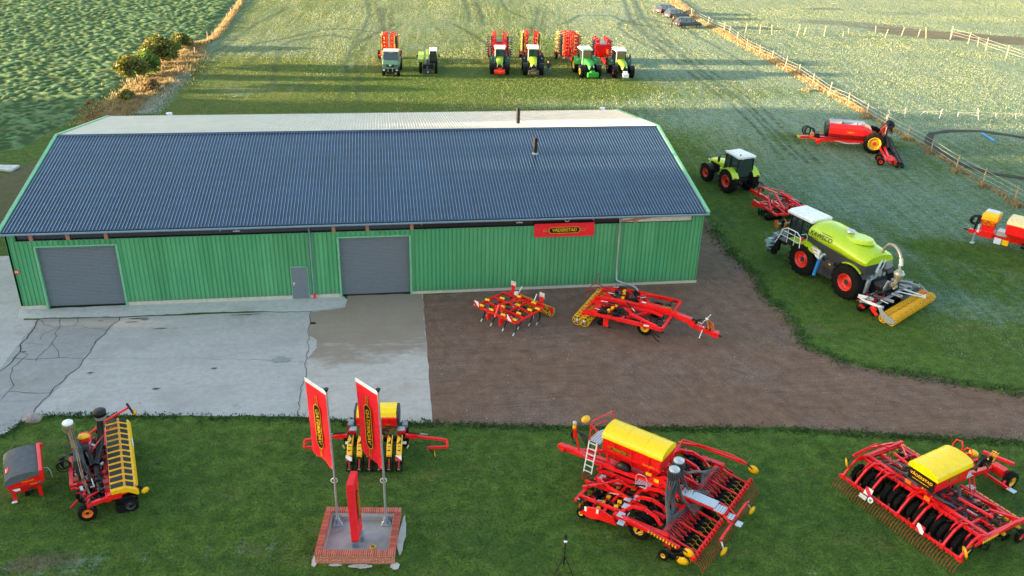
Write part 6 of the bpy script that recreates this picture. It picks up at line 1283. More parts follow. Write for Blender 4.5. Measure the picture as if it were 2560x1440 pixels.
def cult_big():
    tip = at(1800, 842, .45); n1 = at(1655, 826, .9); f1 = at(1702, 757, .9); rn = at(1475, 795, .4)
    x_ = (n1-f1); x_.z = 0; wdt = x_.length; x_.normalize(); h = V(-x_.y, x_.x, 0)
    mid = (n1+f1)/2; t = thing('cultivator', 'larger red cultivator with double yellow ring rollers and drawbar pointing right', 'cultivator', (mid.x, mid.y, 0), math.atan2(-h.x, h.y))
    W2 = wdt/2; f = P('frame', red, t); tl = tip-mid; TX, TY = tl.dot(x_), tl.dot(h)
    # twin oval side frames
    for s in (-1, 1):
        f.beam((s*W2, .0, .95), (s*W2, -2.5, .95), .14, .2); f.beam((s*.15, .0, .95), (s*W2, 0, .95), .14, .18); f.beam((s*.25, -1.2, .95), (s*W2, -2.5, .95), .12, .16)
        f.path([(s*(W2-.05), -.3, 1.02), (s*(W2-.25), -1.2, 1.12), (s*(W2-.55), -2.0, 1.15), (s*.9, -2.35, 1.1), (s*.5, -2.0, 1.1), (s*.35, -1.2, 1.1), (s*.5, -.4, 1.05)], .12, .14)
        f.beam((s*W2, -2.5, .95), (s*W2, -4.0, .9), .12, .16); f.beam((s*.5, -2.4, .95), (s*.4, -4.0, .9), .12, .14)
        for y in (-2.6, -3.3, -4.0): f.beam((s*.15, y, .85), (s*W2, y, .85), .11, .13)
        f.box((s*(W2-.7), -4.15, .85), (1.2, .35, .22)); f.box((s*(W2-.05), -3.3, .55), (.12, .3, .5))
    f.beam((0, -4.2, 1.0), (0, .3, 1.1), .26, .28); f.box((0, -1.0, 1.3), (.34, 1.9, .12))
    f.beam((0, .2, 1.05), (TX*.35, TY*.38, .95), .30, .30); f.beam((TX*.35, TY*.36, .98), (TX*.5, TY*.5, .7), .32, .34); f.beam((TX*.45, TY*.45, .72), (TX*.97, TY*.97, .5), .24, .26); f.box((TX*.9, TY*.9, .55), (.34, .4, .3))
    P('hitch', blk, t).cyl((TX*.97, TY*.97, .5), (TX*1.03, TY*1.03, .5), .05, n=8)
    badge(P('logo', [yel, blk], t), frame_m((.0, -.35, 1.375), (0, -1, 0), (1, 0, 0)), 1.0)
    P('white_label', whi, t).box((0, -1.7, 1.37), (.12, .25, .01)).box((W2+.075, -.9, 1.0), (.01, .3, .1))
    for s in (-1, 1):
        wheel(t, s*(W2-.72), -1.15, .46, .46, .36, .24, rimy, 12, n=18)
        for k, (xx, yy) in enumerate(((.6, -.3), (1.2, -.35), (W2-.15, -.2), (.8, -2.7), (1.5, -3.2), (.5, -3.4))):
            a = P('tine', [blk, zinc], t); a.tube([(s*xx, yy, .95), (s*xx, yy-.25, 1.0), (s*xx, yy-.45, .6), (s*xx, yy-.15, .15), (s*xx, yy+.1, .05)], .035, 6)
        for xx in (.55, 1.0, 1.4): P('spring_clip', yel, t, True).cyl((s*xx-.08, -3.0-.25*xx, 1.08), (s*xx+.08, -3.0-.25*xx, 1.08), .09, n=10)
        ram(t, (s*(W2-.2), -3.3, 1.15), (s*(W2-.3), -4.1, 1.1), .05); ram(t, (s*.6, -3.0, 1.2), (s*.6, -4.1, 1.15), .05); ram(t, (s*.3, -2.6, 1.25), (s*1.0, -1.9, 1.2), .05)
        bk = P('valve_block', blk, t); rg = random.Random(9+s); [bk.box((s*rg.uniform(.3, W2-.2), rg.uniform(-2.9, -2.2), rg.uniform(.85, 1.15)), (rg.uniform(.1, .3), rg.uniform(.1, .3), .12), rz=rg.random()) for _ in range(12)]
        dd = P('disc_gang', blk, t); [disc(dd, (s*(.3+.28*k), -3.75, .25), .22, 'X', .015, s*.3) for k in range(int((W2-.3)/.28))]
    for s in (-1, 1): hydraulics(t, s*.3, s*(W2-.15), -4.1, -2.4, .6, 1.05, 55, 41+s); hydraulics(t, s*.3, s*(W2-.4), -2.2, -.2, .6, .95, 26, 45+s)
    for y in (-4.55, -4.98): ring_roller(t, -W2-.1, W2+.1, y, .32, .31, .24, rimy, blk, 3, .02)
    for y in (-4.55, -4.98): P('roller_hub', zinc, t, True).ball((W2+.12, y, .32), .11, 8, 5)
    ra = P('roller_arm', red, t); [ra.beam((x, -3.9, .9), (x, -4.8, .72), .10, .3) for x in (-W2+.2, -.3, .3, W2-.2)]; ra.beam((-W2, -4.75, .70), (W2, -4.75, .70), .12, .10)
    tr_ = P('rear_tine_arm', dred, t); tr_.tube([(-W2+.5, -4.2, .95), (-W2+.5, -5.1, 1.2), (-W2+.3, -5.5, .9), (-W2+.9, -5.8, .35)], .03, 5); tr_.tube([(-W2+.5, -5.2, 1.15), (-W2-.5, -5.4, 1.35), (-W2-.8, -5.4, 1.2)], .03, 5); tr_.tube([(-W2+.9, -4.2, .95), (-W2+.9, -5.0, 1.15), (-W2+1.0, -5.6, .7)], .03, 5)
    s_ = P('spring', ora, t); springcoil(s_, (TX*.78, TY*.78, .75), (TX*.74, TY*.74, 1.25), .10, 7, .02); springcoil(s_, (TX*.84, TY*.84, .72), (TX*.80, TY*.80, 1.2), .10, 7, .02)
    hitch_hoses(t, TX*.72, TY*.72, 1.05); ram(t, (TX*.42, TY*.42, 1.1), (TX*.62, TY*.6, .95), .06); st = P('prop_rod', whi, t); st.beam((TX*.66, TY*.66, .8), (TX*.66+.35, TY*.66-.1, .2), .04).beam((TX*.6, TY*.6, .9), (TX*.62-.1, TY*.62+.4, 1.6), .03); P('coupler', whi, t, True).ball((TX*.72, TY*.70, 1.3), .1, 8, 5)
    return t
cult_big()
# ---------------------------------------------------------------- brick bed with the banners
def brick_mat(name, mode):
    m, t, b = new_mat(name); v = coords(t)
    bt = node(t, 'ShaderNodeTexBrick'); bt.inputs['Color1'].default_value = (.50, .115, .065, 1); bt.inputs['Color2'].default_value = (.40, .085, .05, 1); bt.inputs['Mortar'].default_value = (.55, .42, .34, 1)
    bt.inputs['Scale'].default_value = 1.0; bt.inputs['Mortar Size'].default_value = .007; bt.inputs['Brick Width'].default_value = .25; bt.inputs['Row Height'].default_value = .075
    sx = node(t, 'ShaderNodeSeparateXYZ'); cb = node(t, 'ShaderNodeCombineXYZ'); t.links.new(v, sx.inputs[0])
    t.links.new(math_(t, 'ADD', sx.outputs[0], sx.outputs[1]), cb.inputs[0]); t.links.new(sx.outputs[2], cb.inputs[1]); t.links.new(cb.outputs[0], bt.inputs[0])
    t.links.new(mix(t, 1., bt.outputs[0], ramp(t, noise(t, v, 9, 4), [(.3, .7), (.7, 1.2)]), 'MULTIPLY'), b.inputs['Base Color']); b.inputs['Roughness'].default_value = .85
    return m
brickw = brick_mat('brickwork', 0); cop = [paint('brick_'+n, c, .85, bumpy=30) for n, c in (('red', (.46, .085, .045)), ('rust', (.52, .12, .06)), ('dark', (.38, .075, .05)))]; mort = paint('mortar', (.58, .44, .36), .9)
bb = thing('brick_bed', 'low rectangular red brick bed with bare concrete inside on the lawn', 'brick bed', (-1.54, 27.77, 0), R(-7.3)); bw, bd, bh, tw_ = 3.06, 2.72, .50, .26
wl_ = P('wall', [brickw, conc], bb)
for s in (-1, 1): wl_.use(0).box((0, s*(bd/2-tw_/2-.01), (bh-.09)/2), (bw-.03, tw_-.05, bh-.09)); wl_.box((s*(bw/2-tw_/2-.01), 0, (bh-.09)/2), (tw_-.05, bd-2*tw_+.04, bh-.09))
wl_.use(1); wl_.box((0, bd/2-tw_-.03, .2), (bw-2*tw_, .09, .38)).box((-bw/2+tw_+.02, 0, .2), (.07, bd-2*tw_, .36)).box((bw/2-tw_-.02, 0, .2), (.05, bd-2*tw_, .36))
cp = P('coping', cop+[mort], bb); rg = random.Random(2); zc = bh-.045; cp.use(3)
for s in (-1, 1): cp.box((0, s*(bd/2-tw_/2), zc-.008), (bw-.02, tw_-.02, .074)); cp.box((s*(bw/2-tw_/2), 0, zc-.008), (tw_-.02, bd-2*tw_, .070))
n = 37
for i in range(n):
    x = -bw/2+(i+.5)*bw/n
    for s in (-1, 1): cp.use(rg.randrange(3)).box((x, s*(bd/2-tw_/2), zc), (bw/n-.022, tw_, .09))
n = 27
for i in range(n):
    y = -bd/2+tw_+(i+.5)*(bd-2*tw_)/n
    for s in (-1, 1): cp.use(rg.randrange(3)).box((s*(bw/2-tw_/2), y, zc), (tw_, (bd-2*tw_)/n-.022, .09))
fl = P('concrete_base', concrete('bed_concrete', (.42, .40, .38), stain=(.10, .085, .07), st=.56, sc=.9), bb); fl.box((0, 0, .05), (bw-2*tw_+.06, bd-2*tw_+.06, .10))
P('loose_mortar', concrete('spill', (.50, .47, .43), st=.7), bb)
sp_ = PARTS[-1]
for (x, y, rx, ry) in ((bw/2+.12, .2, .14, 1.1), (bw/2+.02, -bd/2-.1, .18, .18), (.25, -bd/2-.12, .45, .12), (-.75, -bd/2-.07, .25, .07), (-bw/2-.03, -bd/2+.15, .12, .35)):
    k = 16; sp_.add([V(x+rx*math.cos(2*PI*i/k)*(1+.35*mnoise.noise(V(i*.9, x, y))), y+ry*math.sin(2*PI*i/k)*(1+.35*mnoise.noise(V(i*.9, y, x))), .035) for i in range(k)], [tuple(range(k))], False)
rl = P('steel_rail', zinc, bb); rl.box((.1, bd/2-tw_-.10, .34), (bw-2*tw_-.2, .04, .05))
q = at(932, 1368, .12); cc = P('yellow_coil', yel, None, True); props(cc.o, 'coiled yellow cable lying inside the brick bed', 'cable'); [cc.torus((q.x, q.y, .12+.015*k), .13-.02*k, .012, 'Z', 20, 5) for k in range(3)]
# tall banners on poles: cloth with a white hem, arm, reversed lettering as seen from behind
def flag(label, base, dirv, seed):
    t = thing('banner_flag', label, 'flag', (base[0], base[1], .10), 0, None); d = Vector((dirv[0], dirv[1], 0)).normalized(); lean = V(-.10, .25, 0)
    bp = P('base_plate', zinc, t); bp.box((0, 0, .02), (.42, .36, .025)); [bp.beam((0, 0, .42), (sx_*.19, sy_*.15, .03), .03) for sx_ in (-1, 1) for sy_ in (-1, 1)]; bp.cyl((0, 0, 0), (0, 0, .5), .06, n=10)
    top = V(0, 0, 6.25)+lean*.6; pl = P('pole', gry, t); pl.cyl((0, 0, .3), (0, 0, 2.6), .045, .042, 10).cyl((0, 0, 2.6), top, .042, .034, 10); [pl.cyl(top*f+V(0, 0, 0), top*(f+.006), .055, n=10) for f in (.35, .45, .62, .8)]
    P('cap', blk, pl, True).cyl(top, top+V(0, 0, .13), .04, .10, 12)
    P('counterweight', whi, t, True).torus((top*.345), .12, .018, 'Y', 18, 6); w_ = 1.35; z0 = 2.75
    cl = P('cloth', [bred], t); nx, nz = 14, 34; vs = []; fs = []; nrm = V(-d.y, d.x, 0)
    def pt(u, v):  # u along the arm, v from the bottom
        zb = z0+(-.10 if u < .15 else .0)+.10*u; zt = 6.2; z = zb+(zt-zb)*v; p = top*(z/6.25); p = V(p.x, p.y, z)
        return p+d*(.05+w_*u)+nrm*(.05*math.sin(3*PI*u+seed)*(1-v)*u+.02*mnoise.noise(V(u*3, v*6, seed)))
    for j in range(nz+1):
        for i in range(nx+1): vs.append(pt(i/nx, j/nz))
    for j in range(nz):
        for i in range(nx): a = j*(nx+1)+i; fs.append((a, a+1, a+nx+2, a+nx+1))
    cl.add(vs, fs, True)
    hm = P('white_hem', whi, cl); hm.add([pt(0, 1)+V(0, 0, .05), pt(1, 1)+V(0, 0, .05), pt(1, 1)+V(0, 0, -.10), pt(0, 1)+V(0, 0, -.10)]+[pt(0, 1)+V(0, 0, .05)+nrm*.03, pt(1, 1)+V(0, 0, .05)+nrm*.03, pt(1, 1)+V(0, 0, -.10)+nrm*.03, pt(0, 1)+V(0, 0, -.10)+nrm*.03], BOXF)
    hm.add([pt(0, .2)-d*.06-nrm*.012, pt(0, .2)+d*.09-nrm*.012, pt(0, 1)+d*.12-nrm*.012, pt(0, 1)-d*.06-nrm*.012], [(0, 1, 2, 3), (3, 2, 1, 0)])
    P('arm', whi, t).cyl(top*(6.2/6.25), pt(1, 1), .025, n=8)
    lgm = P('logo', [yel, blk], cl); c_ = pt(.47, .46); upv = (pt(.47, .8)-pt(.47, .2)).normalized()
    # visible face: looks toward -nrm; the print shows through reversed
    Mv = Matrix((upv, d, nrm)).transposed().to_4x4(); Mv.translation = c_-nrm*.05 if nrm.y > 0 else c_+nrm*.05
    face = -1 if nrm.y > 0 else 1; Mv = Matrix((upv, -d, nrm*face)).transposed().to_4x4(); Mv.translation = c_+nrm*face*.055
    badge(lgm, Mv, 2.75); return t
b0 = at(845, 1308, .12); b1_ = at(965, 1308, .12)
flag('left red banner flag on a tall grey pole in the brick bed', (b0.x, b0.y), (-.83, 1.07), 0.4)
flag('right red banner flag on a tall grey pole in the brick bed', (b1_.x, b1_.y), (-.83, 1.07), 1.7)
t = thing('banner_sleeve', 'short red banner wrapped round a low stand at the front of the brick bed', 'flag', (-1.72, 27.28, .1)); cl = P('cloth', [paint('banner_red_flat', (.80, .006, .02), .6)], t, bev=.01)
q = [V(-.10, 0, 0), V(.16, -.02, 0), V(.32, .82, 0), V(.06, .86, 0)]; cl.loft([[p+V(-.02, .0, .25) for p in q], [p+V(-.06, .02, 1.8) for p in q], [p+V(-.08, .05, 3.0) for p in q]], True, False)
P('foot', gut, t).box((.03, .0, .1), (.24, .14, .22)).box((.28, .45, .12), (.14, .4, .24)); lg2 = P('logo', [yel, blk], cl); badge(lg2, frame_m((.225, .42, 1.75), (-.02, .01, 1), (-.2, -1, 0)), 2.0)
# camera on a light stand
t = thing('camera_tripod', 'black tripod with a small black and white camera on the near lawn', 'tripod', (6.2, 25.15, 0))
for i, a in enumerate((200, 320, 80)): P('leg', blk, t).cyl((.0, 0, .78), (.42*math.cos(R(a)), .42*math.sin(R(a)), 0), .02, n=6)
P('column', blk, t).cyl((0, 0, .3), (0, 0, 1.45), .022, n=6); hd = P('camera_head', [whi, dgry, blk], t, True); hd.ball((0, 0, 1.50), .07, 10, 6, (1, 1, .8)); hd.use(1).box((.01, .03, 1.60), (.10, .08, .12)); hd.use(2).ball((.01, .05, 1.72), .07, 10, 6)

# ---------------------------------------------------------------- six-row planter seen from behind
def planter():
    t = thing('planter', 'six-row planter with yellow-topped red tank and striped boards behind the banner flags', 'planter', (-.92, 32.25, 0), R(-5.9))
    f = P('frame', blk, t); f.beam((-1.45, 1.0, .85), (1.45, 1.0, .85), .16, .18); f.beam((-1.2, 1.25, .75), (1.2, 1.25, .75), .1); f.beam((0, 1.0, .85), (0, 3.2, .7), .2)
    rg = random.Random(8); hs = P('hoses_and_cables', [blk, dred], t); [hs.use(rng_ % 2).tube([(rg.uniform(-.8, .9), 1.35, 1.25), (rg.uniform(-.9, .9), 1.15, 1.1), (rg.uniform(-.9, .9), .95, .9)], .02, 4) for rng_ in range(18)]
    for i in range(6):
        x = -1.08+i*.432; u = P('row_unit', [dred, blk, zinc], t, label='row unit under its yellow hood'); u.use(1).beam((x, .95, .8), (x, .3, .55), .12, .2); u.use(0).beam((x, -.12, .62), (x, -.42, .28), .07, .08); u.use(2).box((x, -.44, .28), (.12, .05, .02)); u.use(1)
        for s in (-1, 1): u.cyl((x+s*.10, -.18, .19), (x+s*.135, -.18, .19), .19, n=14)
        for s in (-1, 1): u.cyl((x+s*.08, .35, .22), (x+s*.12, .35, .22), .22, n=14)
        h_ = P('hood', [yel, blk, dgry], u, bev=.012); prof = [(.80, 1.22), (.45, 1.24), (.05, 1.05), (-.12, .78), (-.10, .66), (.15, .70), (.75, .95)]
        h_.loft([[V(x-.11, y, z) for y, z in prof], [V(x-.075, y, z+.03) for y, z in prof], [V(x+.075, y, z+.03) for y, z in prof], [V(x+.11, y, z) for y, z in prof]], True, False)
        h_.use(1).add([V(x-.085, .79, 1.262), V(x+.085, .79, 1.262), V(x+.085, .46, 1.285), V(x+.07, .18, 1.162), V(x, .24, 1.19), V(x-.07, .18, 1.162), V(x-.085, .46, 1.285)], [tuple(range(6, -1, -1))]); h_.add([V(x-.07, .10, 1.115), V(x+.07, .10, 1.115), V(x+.065, -.03, .965), V(x-.065, -.03, .965)], [(0, 3, 2, 1)])
    for x in (-1.08, 1.08): warn(t, (x-.01, -.22, .72), .27, .24, rx=-.5)
    tk = P('seed_tank', [red, yel, dgry], t, bev=.03); q = [(1.35, 1.30), (1.25, 1.75), (1.35, 1.95), (2.15, 1.95), (2.25, 1.5), (2.0, 1.2)]; tk.prism(q, -.90, .90)
    l = P('lid', lidy, tk, bev=.02); l.prism([(1.27, 1.78), (1.36, 2.02), (1.6, 2.10), (2.1, 2.08), (2.28, 1.85)], -.88, .88); e_ = P('end_cap', dgry, tk, bev=.04); [e_.prism([(1.38, 1.28), (1.28, 1.8), (1.42, 2.05), (2.1, 2.07), (2.25, 1.6), (2.0, 1.2)], s*.88, s*1.0) for s in (-1, 1)]
    lt = P('lettering', yel, tk); lt.text('Väderstad', frame_m((-.68, 1.315, 1.42), (1, 0, 0), (0, -.2, 1)), .09, 0); lt.text('Tempo', frame_m((.5, 1.315, 1.42), (1, 0, 0), (0, -.2, 1)), .08, 0)
    for s in (-1, 1):
        P('step_plate', perf, t).box((s*1.08, 1.42, 1.12), (.32, .30, .03)); P('step_frame', red, t).box((s*1.08, 1.25, 1.02), (.36, .06, .12)).box((s*1.27, 1.42, 1.05), (.04, .32, .1)); P('fertiliser_motor', gry, t, bev=.02).box((s*1.22, 1.75, 1.1), (.24, .28, .22)); wheel(t, s*1.22, 1.75, .42, .42, .28, .24, dgry, 12, n=18)
        m = marker_arm(t, [(s*1.35, 1.05, 1.0), (s*1.9, 1.0, .98), (s*3.15, .82, .92), (s*3.18, .72, .62), (s*2.3, .66, .62)], (s*2.62, .52, .38), .17, axis=(1, .25, 0), bars=.10); m.box((s*1.55, 1.03, .98), (.5, .14, .20)); ram(m, (s*1.4, 1.12, 1.12), (s*2.3, 1.0, 1.1), .03)
        wb = P('reflector_board', whi, t); wb.box((s*1.25, .72, .85), (.2, .02, .12), rx=-.4); P('fluted_tag', lidl, wb).box((s*1.42, .60, .72), (.06, .02, .2), ry=s*.4)
    P('light', lampr, t).box((-1.33, 1.5, 1.15), (.03, .15, .3)); return t
planter()
# ---------------------------------------------------------------- front hopper with tarpaulin
def front_hopper():
    t = thing('front_hopper', 'red front hopper under a dark grey cover at the left edge of the lawn', 'hopper', (-15.42, 32.5, 0), R(20)); b = P('bin', [red], t, bev=.02)
    b.loft([[V(x*k, y*k2, z) for x, y in ((-.68, -.95), (.66, -.95), (.66, .98), (-.68, .98))] for k, k2, z in ((.55, .75, .35), (.97, .98, .78), (1, 1, 1.22))], True, False); b.box((.66, 0, 1.15), (.14, 2.1, .55)); b.box((.70, .98, 1.3), (.22, .12, .2))
    c = P('cover', cover, t, bev=.02); k = 8; pts = [(.66, 1.36), (.3, 1.44), (-.1, 1.45), (-.45, 1.40), (-.68, 1.24)]; c.prism([(.62, 1.22)]+pts+[(-.74, 1.0), (-.70, 1.0)], -1.02, 1.02, 'Y', True)
    P('cover_patch', [red, whi], c).box((-.57, -.35, 1.335), (.16, .3, .02), ry=-.61); PARTS[-1].use(1).box((-.60, -.35, 1.325), (.03, .22, .02), ry=-.61)
    lt = P('lettering', [yel, whi], b); lt.text('Väderstad', frame_m((.1, -.96, 1.0), (1, 0, 0), (0, 0, 1)), .11, 0); P('orange_label', ora, b).box((.3, -.95, .80), (.30, .02, .07)); P('blue_label', blu, b).box((.52, -.95, .82), (.06, .02, .06)); warn(t, (-.42, -.88, .68), .38, .2)
    for x in (-.50, .45): P('stand_leg', red, t).box((x, -.75, .25), (.14, .08, .5)); P('stand_leg', red, t).box((x, .8, .25), (.14, .08, .5))
    P('foot', whi, t).box((-.55, -.85, .06), (.2, .1, .03)); wheel(t, -.05, -.5, .24, .24, .16, .14, dgry, 0, n=14); P('fan_housing', [blk, lgrey], t, True).cyl((.1, -.7, .42), (.22, -.7, .42), .18, n=12); P('hose_hook', zinc, t).tube([(.7, -.5, 1.15), (.95, -.6, 1.15), (1.0, -.7, .7)], .015, 5)
    return t
front_hopper()
# ---------------------------------------------------------------- wide planter parked side-on, rear row hoods toward the right
def side_planter():
    O = V(-10.75, 33.15, 0); h = V(-.96, -.28, 0).normalized(); t = thing('planter', 'twelve-row planter with stacked yellow hoods, white distributor and black fan on the left lawn', 'planter', O, math.atan2(-h.x, h.y))
    f = P('frame', red, t); f.beam((-2.55, 1.55, .85), (2.55, 1.55, .85), .2, .22); f.beam((-2.6, 2.3, .75), (2.5, 2.1, .8), .12); f.beam((0, 1.5, .8), (0, 3.0, .7), .2); f.beam((-1.0, 2.9, .8), (1.0, 2.9, .8), .14); f.beam((-1.0, 2.9, .8), (-1.0, 1.5, .8), .12); f.beam((1.0, 2.9, .8), (1.0, 1.5, .8), .12)
    bx_ = P('hopper_body', dgry, t, bev=.02); bx_.box((.2, 2.5, 1.2), (1.2, .4, .7)); bx_.use(0).box((.6, 2.35, 1.5), (.6, .5, .4)); f.box((.9, 2.2, 1.75), (.5, .3, .25)); [f.beam((x, 2.4, .8), (x+.3, 1.7, .9), .08) for x in (-2.1, -1.5, -.9, -.3)]
    for i in range(12):
        x = -2.40+i*.436; u = P('row_unit', [dred, blk], t); u.use(1).beam((x, 1.4, .8), (x, .6, .5), .12, .2); u.box((x, .9, .45), (.14, .5, .35))
        for s in (-1, 1): u.cyl((x+s*.08, .68, .2), (x+s*.12, .68, .2), .19, n=12); u.cyl((x+s*.08, 1.15, .22), (x+s*.12, 1.15, .22), .22, n=12)
        h_ = P('hood', [yel, blk], u, bev=.015); prof = [(1.42, 1.30), (.86, 1.34), (.46, 1.14), (.38, .90), (.46, .88), (.86, 1.16), (1.38, 1.14)]; h_.loft([[V(x-.20, y, z-.07) for y, z in prof], [V(x-.165, y, z) for y, z in prof], [V(x+.165, y, z) for y, z in prof], [V(x+.20, y, z-.07) for y, z in prof]], True, False)
        h_.use(1).add([V(x-.13, 1.40, 1.318), V(x+.16, 1.40, 1.318), V(x+.16, .92, 1.356), V(x-.13, .92, 1.356)], [(0, 3, 2, 1)]); h_.add([V(x-.13, .82, 1.34), V(x+.16, .82, 1.34), V(x+.16, .54, 1.20), V(x-.13, .54, 1.20)], [(0, 3, 2, 1)])
        P('hood_clip', ora, h_).box((x, .87, 1.355), (.34, .02, .03))
    dh = dist_head(t, .15, 2.62, 1.9, 3.15, .21, whi, tanh, tr=.008)
    hs = P('seed_hoses', [tanh, ghose], t, label='long tan and grey seed hoses'); hose_bundle(hs, (.15, 2.62, 2.85), [(-2.3+.04*i, 2.0+.05*i, .65) for i in range(10)], 4, .12, .010, mid=[(-.1, 2.5, 2.2), (-.9, 2.45, 1.5), (-1.6, 2.35, 1.1)]); hs.use(1); hose_bundle(hs, (.15, 2.62, 2.85), [(-2.2+.04*i, 1.8+.05*i, .7) for i in range(12)], 5, .12, .010, mid=[(.0, 2.4, 2.1), (-.8, 2.25, 1.4), (-1.5, 2.1, 1.0)]); hose_bundle(hs, (.2, 2.6, 2.5), [(.4+.2*i, 2.3, .8) for i in range(6)], 6, .2, .02)
    fn = P('fan', [blk, gry], t, True, label='tall black fan duct with round intake'); fn.tube([(-.6, 1.9, 1.25), (.2, 1.75, 1.3), (.85, 1.6, 1.5), (1.05, 1.5, 2.3), (1.1, 1.45, 2.6)], .14, 12); fn.lathe([(.15, -.2), (.26, -.12), (.27, .08), (.24, .11), (0, .11)], (1.1, 1.45, 2.72), 'Z', 20); fn.use(1).lathe([(.22, -.3), (.27, -.12)], (1.1, 1.45, 2.72), 'Z', 20)
    ap = P('air_pipe', blk, t, True); ap.tube([(-.5, 1.9, 1.2), (-1.5, 1.85, 1.15), (-2.2, 1.8, 1.0)], .11, 10); [ap.cyl((x, 1.87, 1.17), (x-.05, 1.87, 1.17), .14, n=10) for x in (-.7, -1.2, -1.6)]; ap.tube([(.6, 2.3, 1.3), (.0, 2.1, 1.5), (-.5, 2.0, 1.2)], .12, 8)
    P('yellow_box', yel, t, True).ball((.55, 2.2, 2.05), .22, 10, 6, (.8, 1.2, .5)); ram(t, (-.6, 2.2, 1.3), (-1.9, 2.0, 1.15), .05); cb = P('clutter', [blk, dred, zinc], t, label='valves and cables'); rg = random.Random(6)
    cb.box((0, 2.1, .75), (4.0, 1.0, .1))
    for i in range(70): cb.use(rg.choice((0, 0, 1, 1, 2))).box((rg.uniform(-2.2, 2.0), rg.uniform(1.5, 2.7), rg.uniform(.7, 1.25)), (rg.uniform(.05, .25), rg.uniform(.05, .3), rg.uniform(.04, .12)), rz=rg.random()*2)
    rl = P('thin_rail', red, t); rl.tube([(.2, 1.9, 1.6), (1.2, 1.2, 1.8), (1.3, .9, 1.7)], .02, 5); rl.tube([(.1, 2.0, 1.5), (1.1, 1.5, 1.6)], .02, 5)
    m1 = marker_arm(t, [(1.6, 2.1, 1.4), (2.1, 1.4, 1.6), (2.6, .35, 1.75)], (2.55, .15, 1.45), .13, axis=(1, .6, 0), bars=.07); P('bracket', blk, m1).beam((2.65, .4, 1.95), (2.5, .2, 1.45), .07)
    m2 = marker_arm(t, [(-2.45, 2.25, .75), (-2.5, 1.3, .95), (-2.45, .45, 1.1)], (-2.5, .15, .85), .17, axis=(1, .4, 0), bars=.15); m2.box((-2.5, 1.3, .95), (.2, .5, .24)); P('bracket', blk, m2).beam((-2.45, .38, 1.15), (-2.5, .18, .85), .06); P('warning_stripe', yel, m2).box((-2.6, .8, 1.07), (.02, .5, .05))
    wheel(t, -2.40, 2.40, .36, .36, .24, .2, ora, 12, n=18); wheel(t, 2.2, 2.2, .36, .36, .24, .2, ora, 12); wheel(t, -1.2, 2.45, .36, .36, .22, .2, ora, 12); wheel(t, -2.5, .8, .3, .30, .15, .18, dgry, 10); hitch_hoses(t, .3, 3.0, 1.2); P('hose_coil', hose, t).torus((.3, 3.15, .95), .28, .03, 'X', 16, 5).torus((.4, 3.15, .95), .22, .03, 'X', 16, 5)
    hydraulics(t, -2.3, 2.2, 1.5, 2.8, .7, 1.2, 120, 71); P('white_board', whi, t).box((.9, .40, .95), (.42, .04, .28)); return t
side_planter()
# ---------------------------------------------------------------- machines in the upper meadow
HD = (-.125, -.99)
tractor('dark green tractor with white roof and red front weight, third vehicle from the left', (14.0, 0), HD, fgrn, blk, whi, red, 'red front weight with logo', loc=(14.45, 108.7, 0), hoodm=glime, fenderm=fgrn, wide=1.08).scale = (.88,)*3
tractor('lime tractor with wide white roof and grey front weight, beside the standing person', (0, 0), HD, lime, dgry, whi, dgry, 'grey front weight with logo', loc=(18.42, 108.2, 0), fenderm=blk, stripe=blk, wide=1.1).scale = (.92,)*3
tractor('bright green tractor with yellow wheels and pale green roof', (0, 0), (.03, -1), jgrn, rimy, paint('pale_green_roof', (.50, .62, .52), .4), jgrn, 'green front weight', loc=(24.6, 107.0, 0), wide=1.12).scale = (.95,)*3
tractor('dark green tractor with dark red wheels and white box weight, rightmost of the row', (0, 0), (-.03, -1), fgrn, paint('crimson_rim', (.45, .01, .04), .4), whi, whi, 'white front weight', loc=(28.75, 106.6, 0), hoodm=glime, wide=1.14).scale = (.93,)*3
